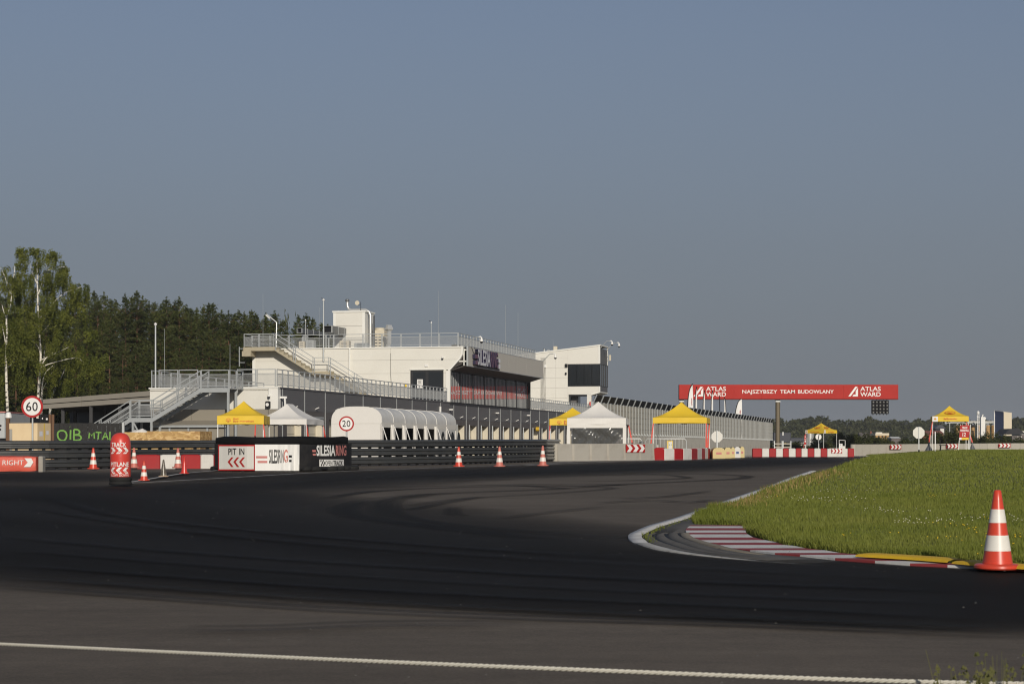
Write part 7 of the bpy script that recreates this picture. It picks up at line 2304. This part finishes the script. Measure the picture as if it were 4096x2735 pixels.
def pine_meshes(k, h):
    """Scots pine: thin red trunk, whorls of branches, pointed top, needle sprays"""
    r = np.random.default_rng(100 + k)
    random.seed(200 + k)
    m = MB()
    bend = (r.normal(0, .12), r.normal(0, .12))
    def axis(z): t = z / h; return Vector((bend[0] * math.sin(t * 3) * t, bend[1] * math.sin(t * 2.4) * t, z))
    m.tube([axis(h * t) for t in (0, .15, .3, .5, .7, .85, .97)], [.15, .13, .115, .09, .06, .035, .012], 7)
    cen = []
    z = h * r.uniform(.10, .2)
    slope = r.uniform(.30, .46); rmax = r.uniform(1.35, 1.85)
    while z < h * .99:
        t = z / h
        top = h - z
        R = min(rmax * (.85 + .25 * math.sin(k * 1.7 + z * 1.3)), .10 + slope * top)
        nb = int(r.integers(4, 7)) if top > 1.2 else 4
        a0 = r.random() * 6.28
        for b in range(nb):
            a = a0 + 6.28 * b / nb + r.normal(0, .25)
            Lb = R * r.uniform(.5, 1.2)
            rise_ = (r.uniform(-.08, .15) if top > 3.5 else .25 + .5 * (1 - top / 3.5))
            p0 = axis(z)
            p1 = p0 + Vector((math.cos(a) * Lb, math.sin(a) * Lb, Lb * rise_ + .10 * Lb))
            if r.random() < .6 and Lb > .4: m.bar(p0, p1, .026)
            nc = max(2, int(Lb / .26))
            sp = .15 if top > 2 else .07
            for c in range(nc):
                f_ = (.35 if Lb > .8 else .1) + (.68 if Lb > .8 else .9) * (c + 1) / nc
                q = p0.lerp(p1, f_)
                for _ in range(17 if top > 1.5 else 9):
                    cen.append((q.x + r.normal(0, sp), q.y + r.normal(0, sp), q.z + r.normal(.03, .06)))
        z += (r.uniform(.36, .58) if top > 2.5 else r.uniform(.24, .36))
    ax = axis(h)
    for q in range(40):
        f_ = r.random() ** 1.3
        cen.append((ax.x + r.normal(0, .02 + .05 * f_), ax.y + r.normal(0, .02 + .05 * f_), h + .25 - f_ * 1.1))
    V, T = tri_cloud(cen, .23, flat=.25, up=.28, aspect=.34)
    return m.mesh('trunk', M['bark_pine'], True), arr_mesh('crown', V, T, M['needles'])

NP_ = 7
pines = []
for k in range(NP_):
    h = 14.0 + 1.0 * math.sin(k * 2.1)
    pines.append((h, *pine_meshes(k, h)))
sky_ = [(-60, 1190), (-15, 1178), (8, 1184), (23, 1195), (60, 1230), (110, 1210), (160, 1215), (215, 1225), (262, 1210), (300, 1205), (338, 1197), (377, 1174), (396, 1200), (417, 1179), (444, 1206), (470, 1209), (506, 1185), (527, 1195), (549, 1174), (572, 1195), (595, 1215), (619, 1217), (643, 1226), (666, 1199), (685, 1230), (700, 1225), (719, 1197), (747, 1228),
        (766, 1243), (785, 1240), (806, 1229), (830, 1223), (855, 1222), (885, 1250), (913, 1252), (938, 1262), (962, 1251), (985, 1256), (1009, 1250), (1024, 1262), (1060, 1276), (1098, 1252), (1132, 1287), (1200, 1270), (1224, 1262), (1247, 1281), (1283, 1300), (1310, 1306), (1345, 1325), (1400, 1345), (1450, 1360)]
def pine(px, py, d, k, sc=None, label='tall dark pine in the forest edge behind the pit building', grp='pines of the forest edge'):
    h, tm, cm = pines[k % NP_]
    H = WZ(py, d) - .735
    t = empty('pine_tree', (WX(px, d), d, .735), random.random() * 6.28, label, 'tree', grp)
    s_ = H / h
    w_ = s_ * random.uniform(.92, 1.2)
    t.scale = (w_, w_, s_)
    link('trunk', tm, t); link('crown', cm, t)
random.seed(33)
ONES = ['', 'first', 'second', 'third', 'fourth', 'fifth', 'sixth', 'seventh', 'eighth', 'ninth']
def nth(n):
    if n < 10: return ONES[n]
    if n < 20: return ['tenth', 'eleventh', 'twelfth', 'thirteenth', 'fourteenth', 'fifteenth', 'sixteenth', 'seventeenth', 'eighteenth', 'nineteenth'][n - 10]
    t_n, o_n = {2: ('twentieth', 'twenty'), 3: ('thirtieth', 'thirty'), 4: ('fortieth', 'forty'), 5: ('fiftieth', 'fifty')}[n // 10], n % 10
    return t_n[0] if o_n == 0 else t_n[1] + '-' + ONES[o_n]
for i, (px, py) in enumerate(sky_):
    pine(px, py, random.uniform(172, 186), i, label=f'{nth(i + 1)} pine from the left along the forest skyline, its tip against the sky')
for i in range(34):                                  # rows in front, lower, and gaps behind
    px = -40 + 1290 * (i + random.uniform(-.4, .4)) / 34
    pine(px, random.uniform(1270, 1400) + max(0, px - 700) * .09, random.uniform(160, 170), i * 3 + 1, label='shorter pine in the front row of the forest edge behind the pit building', grp='shorter pines of the front row')
for i in range(26):
    px = -60 + 1180 * (i + random.uniform(-.4, .4)) / 26
    pine(px, random.uniform(1225, 1290) + max(0, px - 700) * .09, random.uniform(188, 205), i * 5 + 2, label='dark pine deep in the forest, mostly hidden behind the skyline pines')
for i in range(15):
    px = 200 + 800 * (i + random.uniform(-.4, .4)) / 15
    pine(px, random.uniform(1400, 1520), random.uniform(152, 158), i * 2 + 3, label='shorter pine in the front row of the forest edge behind the pit building', grp='shorter pines of the front row')

# ---- birches with hanging strands
def birch(px, d, label, trunk_pix, limbs, env, nstr, seed, lean_leaf=1.0, leafy=True):
    """trunk and limbs given as picture points; env = [(py, left, right)] outline of the crown"""
    r = np.random.default_rng(seed)
    base = Vector((WX(px, d), d, G(d)))
    t = empty('birch_tree', base, 0, label, 'tree')
    def W(p, dd=0.0):
        q = P(p[0], p[1], d) - base; q.y += dd; return q
    m = MB()
    tp = [W(p) for p in trunk_pix]
    n = len(tp)
    m.tube(catmull(tp, .6), [.10 * (1 - .88 * i / max(1, len(catmull(tp, .6)) - 1)) + .012 for i in range(len(catmull(tp, .6)))], 8)
    ends = []
    for lp in limbs:
        dd = r.normal(0, .5)
        q = [W(p, (.5 + dd) * i / (len(lp) - 1)) for i, p in enumerate(lp)]
        c_ = catmull(q, .4)
        m.tube(c_, [.034 * (1 - .8 * i / (len(c_) - 1)) + .006 for i in range(len(c_))], 6)
    m.build('trunk', M['bark_birch'], t, True)
    pys = [e[0] for e in env]
    cen, tw = [], MB()
    ncl = max(14, nstr // 11)
    for i in range(ncl):
        py = pys[0] + (pys[-1] - pys[0]) * r.random() ** 1.05
        l_, rr = np.interp(py, pys, [e_[1] for e_ in env]), np.interp(py, pys, [e_[2] for e_ in env])
        u = r.beta(.75, .75)
        half = max(.3, (rr - l_) / 2 / F * d)
        x0 = WX(l_ + (rr - l_) * u, d) - base.x
        y0 = r.uniform(-1.1, .9) * half * .9 * math.sqrt(max(.05, 1 - (2 * u - 1) ** 2))
        z0 = WZ(py, d) - base.z
        rad = r.uniform(.16, .42)
        Lc = r.uniform(.45, 1.5) * lean_leaf * (.6 if py < pys[0] + 90 else 1)
        for j in range(int(r.integers(11, 24))):
            a = r.random() * 6.28; q = rad * math.sqrt(r.random())
            x, y = x0 + math.cos(a) * q, y0 + math.sin(a) * q
            z = z0 + .25 * (1 - (q / rad) ** 2) * rad + r.normal(0, .06)
            Ls = Lc * r.uniform(.45, 1.1)
            dx, dy = r.normal(0, .07), r.normal(0, .07)
            nl = max(3, int(Ls / .06))
            for k in range(nl):
                f_ = k / nl
                cen.append((x + dx * f_ + r.normal(0, .03), y + dy * f_ + r.normal(0, .03), z - Ls * f_ + r.normal(0, .03)))
    V, T = tri_cloud(cen, .105, up=-.5, aspect=.75)
    link('crown', arr_mesh('crown', V, T, M['birch_leaf']), t)
    return t
random.seed(5)
birch(150, 134, 'large weeping birch with a white trunk, tallest tree at the left', [(146, 1790), (150, 1700), (152, 1600), (160, 1480), (163, 1420), (157, 1330), (152, 1240), (150, 1150), (148, 1070), (146, 1015)],
      [[(164, 1460), (182, 1430), (205, 1408)], [(160, 1410), (150, 1390), (125, 1360), (108, 1325), (98, 1290)], [(163, 1440), (190, 1425), (235, 1400), (270, 1380)], [(158, 1340), (185, 1310), (205, 1280)], [(153, 1250), (190, 1210), (235, 1170)], [(152, 1180), (170, 1120), (185, 1060)], [(150, 1140), (125, 1090), (105, 1040)], [(160, 1470), (210, 1450), (300, 1430), (330, 1450)],
       [(163, 1600), (170, 1500), (200, 1460)], [(152, 1280), (250, 1180), (330, 1150)], [(150, 1110), (200, 1070), (250, 1060)]],
      [(998, 80, 130), (1012, 75, 225), (1035, 62, 248), (1065, 70, 262), (1095, 80, 268), (1118, 62, 285), (1140, 60, 352), (1175, 66, 350), (1205, 70, 322), (1240, 40, 345), (1290, 10, 365), (1340, 0, 385), (1400, -5, 415), (1450, 0, 420), (1485, 20, 405), (1510, 60, 340), (1530, 100, 300)], 2600, 11)
birch(20, 131, 'slender birch with a curved white trunk at the left edge', [(34, 1790), (30, 1640), (26, 1540), (24, 1440), (28, 1330), (26, 1275), (40, 1225), (46, 1180), (42, 1115)],
      [[(30, 1470), (45, 1450), (57, 1420)], [(25, 1390), (10, 1330), (-5, 1290)], [(27, 1280), (10, 1240), (0, 1215)], [(42, 1180), (25, 1110), (12, 1075)], [(44, 1170), (52, 1090), (46, 1060)]],
      [(1070, 5, 20), (1110, 10, 56), (1150, 8, 70), (1185, 22, 60), (1230, -10, 80), (1300, -40, 90), (1400, -60, 100), (1500, -70, 90), (1580, -60, 60)], 620, 23, 1.1)
birch(175, 136, 'second white birch trunk leaning behind the round 60 sign', [(163, 1790), (166, 1650), (168, 1560), (172, 1480), (180, 1380)], [[(168, 1560), (200, 1500), (230, 1440)]], [(1340, 150, 240), (1420, 130, 280), (1500, 120, 300), (1560, 140, 280)], 320, 31)
birch(220, 139, 'thin birch trunk leaning to the right in front of the pines', [(196, 1790), (202, 1620), (214, 1570), (240, 1520), (262, 1470)], [], [(1430, 240, 330), (1500, 230, 340), (1560, 235, 320)], 170, 37)

# ---- leafy shrubs
def leaf_ball(name_, rx, ry, rz_, n, size, seed, mat, lob=9):
    """uneven leafy mass made of lobes"""
    r = np.random.default_rng(seed)
    cen = []
    lobes = [(r.normal(0, .5) * rx, r.normal(0, .5) * ry, rz_ * r.uniform(.25, .95), r.uniform(.28, .5)) for _ in range(lob)]
    for _ in range(n):
        lx, ly, lz, ls = lobes[r.integers(0, lob)]
        v = r.normal(size=3); v /= np.linalg.norm(v)
        q = ls * r.uniform(.55, 1.08) * (1 + .2 * math.sin(v[0] * 7 + v[2] * 5))
        z = lz + v[2] * q * rz_ * .8
        if z < 0.02: z = r.uniform(.02, .5) * rz_
        cen.append((lx + v[0] * q * rx, ly + v[1] * q * ry, z))
    V, T = tri_cloud(cen, size, aspect=.8)
    return arr_mesh(name_, V, T, mat)
shrubs = [leaf_ball('crown', 1.6, 1.4, 3.0, 3800, .2, 60 + k, M['shrub_leaf']) for k in range(4)]
stem_me = MB().tube([Vector((0, 0, -.1)), Vector((.05, .02, .8)), Vector((-.05, 0, 1.9))], [.06, .05, .02], 6).bar((0, 0, .5), (.6, .2, 1.6), .04).bar((0, 0, .6), (-.5, -.3, 1.7), .04).mesh('trunk', M['bark_grey'])
def shrub(px, py, d, wpx, k, label, grp, name='shrub'):
    t = empty(name, (WX(px, d), d, G(d)), random.random() * 6, label, 'shrub' if name == 'shrub' else 'tree', grp)
    H = WZ(py, d) - G(d); s_ = wpx / F * d / 3.4
    t.scale = (s_, s_, H / 3.9)
    link('crown', shrubs[k % 4], t); link('trunk', stem_me, t)
random.seed(9)
for i in range(13):
    shrub(-30 + 46 * i, random.uniform(1560, 1640), random.uniform(142, 149), random.uniform(90, 130), i, 'dark leafy shrub in the shade under the forest edge behind the birches', 'shrubs under the forest edge')
for i, (px, py) in enumerate(((1164, 1268), (1195, 1278), (1305, 1302))):
    shrub(px, py, 178, 60, i, ['leafy tree top showing above the roof railing between lamp and mast', 'leafy tree beside the thin mast above the roof ducts', 'low leafy tree top just left of the penthouse'][i], 'leafy trees behind the roof', 'leafy_tree')
# hedge line beyond the far wall
random.seed(12)
hx = 3170
hp = [(3060, 1772), (3120, 1768), (3175, 1762), (3230, 1772), (3290, 1755), (3330, 1740), (3365, 1722), (3400, 1716), (3430, 1735), (3465, 1752), (3500, 1738), (3535, 1735), (3565, 1750), (3600, 1764), (3625, 1750), (3655, 1738), (3690, 1732), (3720, 1735), (3755, 1724), (3785, 1706), (3815, 1700), (3840, 1708), (3875, 1728), (3910, 1733), (3945, 1733), (3975, 1732), (4005, 1735), (4035, 1740), (4065, 1752), (4095, 1762), (4130, 1755), (3890, 1745), (3960, 1745), (3705, 1755), (3480, 1768), (3600, 1775)]
for i, (px, py) in enumerate(hp):
    d = random.uniform(212, 232)
    shrub(px, py - 3, d, random.uniform(78, 112), i, 'dense dark shrub in the hedge beyond the far concrete wall', 'shrubs beyond the far wall')

# far wood, too many trees to count: clumped crowns along a low rise
def far_wood():
    r = np.random.default_rng(77)
    cen, sz = [], []
    top = [(3040, 1690), (3080, 1688), (3110, 1682), (3180, 1680), (3230, 1676), (3260, 1668), (3290, 1664), (3320, 1684), (3345, 1680), (3400, 1684), (3440, 1682), (3480, 1676), (3540, 1680), (3600, 1680), (3650, 1676), (3700, 1678), (3760, 1680), (3860, 1682), (3950, 1680), (4060, 1676), (4200, 1676)]
    for row, (d, off) in enumerate(((820, 0), (790, 22), (760, 44), (735, 66))):
        px = 2960
        while px < 4420:
            ty = np.interp(px, [p[0] for p in top], [p[1] for p in top]) + off + r.normal(0, 5 if row == 0 else 7)
            x, zt_ = WX(px, d), WZ(ty, d)
            hw = r.uniform(2.2, 4.4)
            for lob in range(5):
                lx, ly, lz = r.normal(0, .45) * hw, r.normal(0, .45) * hw, -abs(r.normal(0, 1.6))
                ls = hw * r.uniform(.35, .6)
                if lob == 0: lx, lz = 0, 0
                for _ in range(75):
                    v = r.normal(size=3); v /= np.linalg.norm(v)
                    q = r.uniform(.8, 1.05)
                    cen.append((x + lx + v[0] * ls * q, d + ly + v[1] * ls * q, zt_ - ls + lz + v[2] * ls * q))
            for _ in range(60):
                cen.append((x + r.normal(0, .4) * hw, d + r.normal(0, .4) * hw, zt_ - r.uniform(3, 8)))
            px += r.uniform(17, 30)
    V, T = tri_cloud(cen, 1.05, aspect=.85)
    tag(link('far_wood', arr_mesh('far_wood', V, T, M['far_leaf'])), kind='stuff')
far_wood()
# the rise the far wood stands on
V = []
for j, (d, z) in enumerate(((560, .6), (640, 1.8), (700, 3.2), (760, 5.2), (830, 7.0), (950, 7.5), (1400, 4))):
    for i in range(25):
        V.append((20 + 260 * i / 24 if j < 6 else 420 * i / 24, d, z + .6 * math.sin(i * .9 + j)))
T = [(j * 25 + i, j * 25 + i + 1, (j + 1) * 25 + i + 1, (j + 1) * 25 + i) for j in range(6) for i in range(24)]
tag(link('hill', arr_mesh('hill', V, T, M['far_leaf'], True)), kind='structure')

# ---- far buildings between the hedge and the wood
def far(name, px, d, label, cat, group=None):
    return put(name, px, d, label, cat, group, z=.735)
def XZ(t, d): return (lambda px: WX(px, d) - t.location.x), (lambda py: WZ(py, d) - .735)
d = 480
t = far('house', 3480, d, 'house with a wide grey brown roof far behind the hedge', 'house'); X2, Z2 = XZ(t, d)
MB().box(X2(3452), X2(3500), .6, 8, 0, Z2(1752)).build('wall', M['cream_wall'], t)
MB().add([(X2(3446), 0, Z2(1755)), (X2(3502), 0, Z2(1755)), (X2(3504), 4, Z2(1729)), (X2(3446), 4, Z2(1729)), (X2(3446), 8.6, Z2(1755)), (X2(3502), 8.6, Z2(1755))], [(0, 1, 2, 3), (3, 2, 5, 4), (0, 3, 4), (1, 5, 2)]).build('roof', M['roof_grey'], t)
MB().box(X2(3490), X2(3496), 3, 4.2, Z2(1735), Z2(1724)).build('chimney', M['roof_red'], t)
t = far('house', 3528, d - 8, 'pale low house with an orange lower wall next to the grey roof', 'house'); X2, Z2 = XZ(t, d - 8)
MB().box(X2(3502), X2(3555), 0, 6, 0, Z2(1741)).build('wall', M['silo_tan'], t)
MB().box(X2(3501), X2(3556), -.2, 6, Z2(1741) + .01, Z2(1732)).build('upper_wall', M['cream_wall'], t)
MB().box(X2(3508), X2(3532), 1, 3, Z2(1732) + .01, Z2(1728)).build('roof_box', M['off_white'], t)
for k in range(3): MB().box(X2(3512 + 14 * k), X2(3518 + 14 * k), -.03, -.0, Z2(1750), Z2(1743)).build('window', M['glass_dark'], t)
t = far('low_hall', 3585, 440, 'long low white roof glimpsed over the hedge', 'hall'); X2, Z2 = XZ(t, 440)
MB().box(X2(3566), X2(3602), 0, 5, 0, Z2(1752)).build('wall', M['roof_grey'], t)
MB().prismx([(-.3, Z2(1752.0)), (2.5, Z2(1746)), (5.3, Z2(1752.0))], X2(3565), X2(3603)).build('roof', M['white'], t)
t = far('brick_hall', 3735, 500, 'long low hall with a rust red roof behind the marshal tent', 'hall'); X2, Z2 = XZ(t, 500)
MB().box(X2(3692), X2(3775), 0, 8, 0, Z2(1735)).build('wall', M['roof_red'], t)
MB().prismx([(-.4, Z2(1735)), (4, Z2(1722)), (8.4, Z2(1735))], X2(3690), X2(3777)).build('roof', M['roof_red'], t)
t = far('barn', 3765, 540, 'dark roofed barn with a white end seen under the marshal tent', 'barn'); X2, Z2 = XZ(t, 540)
MB().box(X2(3742), X2(3780), 0, 8, 0, Z2(1713)).build('wall', M['roof_dark'], t)
MB().box(X2(3761), X2(3776), -.1, -.01, 0, Z2(1712)).build('white_end', M['off_white'], t)
MB().prism([(X2(3738), Z2(1713)), (X2(3783), Z2(1713)), (X2(3768), Z2(1699)), (X2(3755), Z2(1699))], -.3, 8).build('roof', M['navy'], t)
d = 600
for i, (a, b, ty) in enumerate(((3822, 3838, 1697), (3884, 3899, 1697), (3908, 3923, 1697), (3943, 3960, 1696), (3964, 3990, 1694))):
    t = far('grain_silo', (a + b) / 2, d + 6 * i, ['tan grain silo showing beside the marshal sign, partly behind it', 'tan grain silo beside the red strap', 'tan grain silo behind the lattice tower', 'tan grain silo right of the white elevator', 'wide tan grain silo beside the blue and white building'][i], 'silo', 'tan grain silos')
    dd = d + 6 * i; X2, Z2 = XZ(t, dd); r_ = (b - a) / 2 / F * dd
    MB().lathe([(r_, 0), (r_, Z2(1700))], 24).build('shell', M['silo_tan'], t, True)
    MB().lathe([(r_ * 1.03, Z2(1700)), (r_ * .25, Z2(ty - 1)), (r_ * .2, Z2(ty - 4))], 24).build('cone_roof', M['galv'], t, True)
    for k in range(3): MB().lathe([(r_ * 1.02, Z2(1708 + 8 * k)), (r_ * 1.02, Z2(1707.2 + 8 * k))], 24).build('hoop', M['wood'], t)
t = far('grain_elevator', 3932, 595, 'tall white grain elevator block with a small head on top', 'elevator'); X2, Z2 = XZ(t, 595)
MB().box(X2(3924), X2(3941), 0, 1.4, 0, Z2(1667)).build('shaft', M['white'], t)
for k in range(7): MB().box(X2(3923.5), X2(3941.5), -.05, 1.45, Z2(1676 + 8 * k) - .04, Z2(1676 + 8 * k)).build('band', M['off_white'], t)
MB().box(X2(3930), X2(3933.5), .3, .9, Z2(1667), Z2(1660)).box(X2(3928.5), X2(3935), .2, 1.0, Z2(1660) + .01, Z2(1657.5)).build('head', M['white'], t)
MB().box(X2(3941.5), X2(3944), .2, 1, Z2(1676), Z2(1669)).build('spout', M['white'], t)
t = far('lattice_tower', 3913, 592, 'slim white lattice tower with a round head beside the grain elevator', 'tower'); X2, Z2 = XZ(t, 592)
a, b, zt_ = X2(3910), X2(3916.5), Z2(1657)
for x, y in ((a, 0), (b, 0), (a, b - a), (b, b - a)): MB().box(x - .05, x + .05, y - .05, y + .05, 0, zt_).build('leg', M['white'], t)
m = MB(); n = 12
for k in range(n):
    z0, z1_ = zt_ * k / n, zt_ * (k + 1) / n
    m.bar((a, 0, z0), (b, 0, z1_), .06).bar((b, 0, z0), (b, b - a, z1_), .06).bar((a, 0, z1_), (b, 0, z1_), .06)
m.build('lacing', M['white'], t)
MB().lathe([(.3, 0), (.42, .2), (.42, .7), (.2, 1.0)], 14, ((a + b) / 2, .2, zt_)).box(a - .15, b + .15, -.1, .5, zt_ - .9, zt_ - .75).build('head', M['white'], t)
t = far('conveyor', 3930, 602, 'long pale conveyor bridge over the silos', 'conveyor'); X2, Z2 = XZ(t, 602)
MB().box(X2(3780), X2(3992), 0, 1.2, Z2(1688), Z2(1684)).build('deck', M['off_white'], t)
MB().box(X2(3780), X2(3992), .2, 1, Z2(1692), Z2(1690.5)).build('rail', M['galv'], t)
for px in (3800, 3850, 3902, 3945, 3985): MB().box(X2(px) - .06, X2(px) + .06, .3, .5, 0, Z2(1688)).build('trestle', M['galv'], t)
t = far('blue_hall', 4020, 585, 'tall hall with a cream front and a blue side wall', 'building'); X2, Z2 = XZ(t, 585)
MB().prism([(X2(4015), 0), (X2(4047), 0), (X2(4047), Z2(1650)), (X2(4015), Z2(1646.5))], 0, 6).build('front_wall', M['cream_wall'], t)
MB().add([(X2(4015) - .02, .0, 0), (X2(3995), 5.2, 0), (X2(3995), 5.2, Z2(1640)), (X2(4015) - .02, .0, Z2(1646.5)), (X2(4015), .3, 0), (X2(3995) + .3, 5.2, 0), (X2(3995) + .3, 5.2, Z2(1640)), (X2(4015), .3, Z2(1646.5))], [(0, 3, 2, 1), (4, 5, 6, 7), (0, 1, 5, 4), (3, 7, 6, 2), (1, 2, 6, 5), (0, 4, 7, 3)]).build('blue_wall', M['blue'], t)
MB().bar((X2(3994.5), 5.1, 0), (X2(3994.5), 5.1, Z2(1639)), .25).bar((X2(3994.5), 5.1, Z2(1639.5)), (X2(4015), -.1, Z2(1646)), .2).build('white_edge', M['white'], t)
t = far('house', 4075, 420, 'house with a steep dark roof in front of the blue hall', 'house'); X2, Z2 = XZ(t, 420)
MB().box(X2(4050), X2(4096), .5, 8, 0, Z2(1742)).build('wall', M['roof_grey'], t)
MB().prism([(X2(4018), Z2(1736)), (X2(4104), Z2(1736)), (X2(4075), Z2(1714)), (X2(4040), Z2(1714))], 0, 8.5).build('roof', M['roof_dark'], t)
for px in (4072, 4087): MB().box(X2(px), X2(px + 3), .47, .5, Z2(1748), Z2(1744.5)).build('window', M['off_white'], t)
t = far('house', 4105, 450, 'pale grey gabled roof at the far right edge', 'house'); X2, Z2 = XZ(t, 450)
MB().box(X2(4088), X2(4140), 0, 8, 0, Z2(1734)).build('wall', M['roof_grey'], t)
MB().prism([(X2(4082), Z2(1738)), (X2(4082), Z2(1724)), (X2(4140), Z2(1724)), (X2(4140), Z2(1738))], -.2, 8).build('roof', M['off_white'], t)

# ------------------------------------------------------------------ summer haze between here and the far wood
hz_ = MB().box(-1250, 1300, -70, 1700, -1.1, 22).build('haze', M['white'])
hz_.data.materials.clear()
hm = bpy.data.materials.new('haze_air'); hm.use_nodes = True
hm.node_tree.nodes.clear()
ho = hm.node_tree.nodes.new('ShaderNodeOutputMaterial'); hv = hm.node_tree.nodes.new('ShaderNodeVolumePrincipled')
hv.inputs['Color'].default_value = (.86, .90, .95, 1)
hv.inputs['Density'].default_value = .00015
hv.inputs['Anisotropy'].default_value = .0
hm.node_tree.links.new(hv.outputs[0], ho.inputs['Volume'])
hz_.data.materials.append(hm)
tag(hz_, kind='stuff')
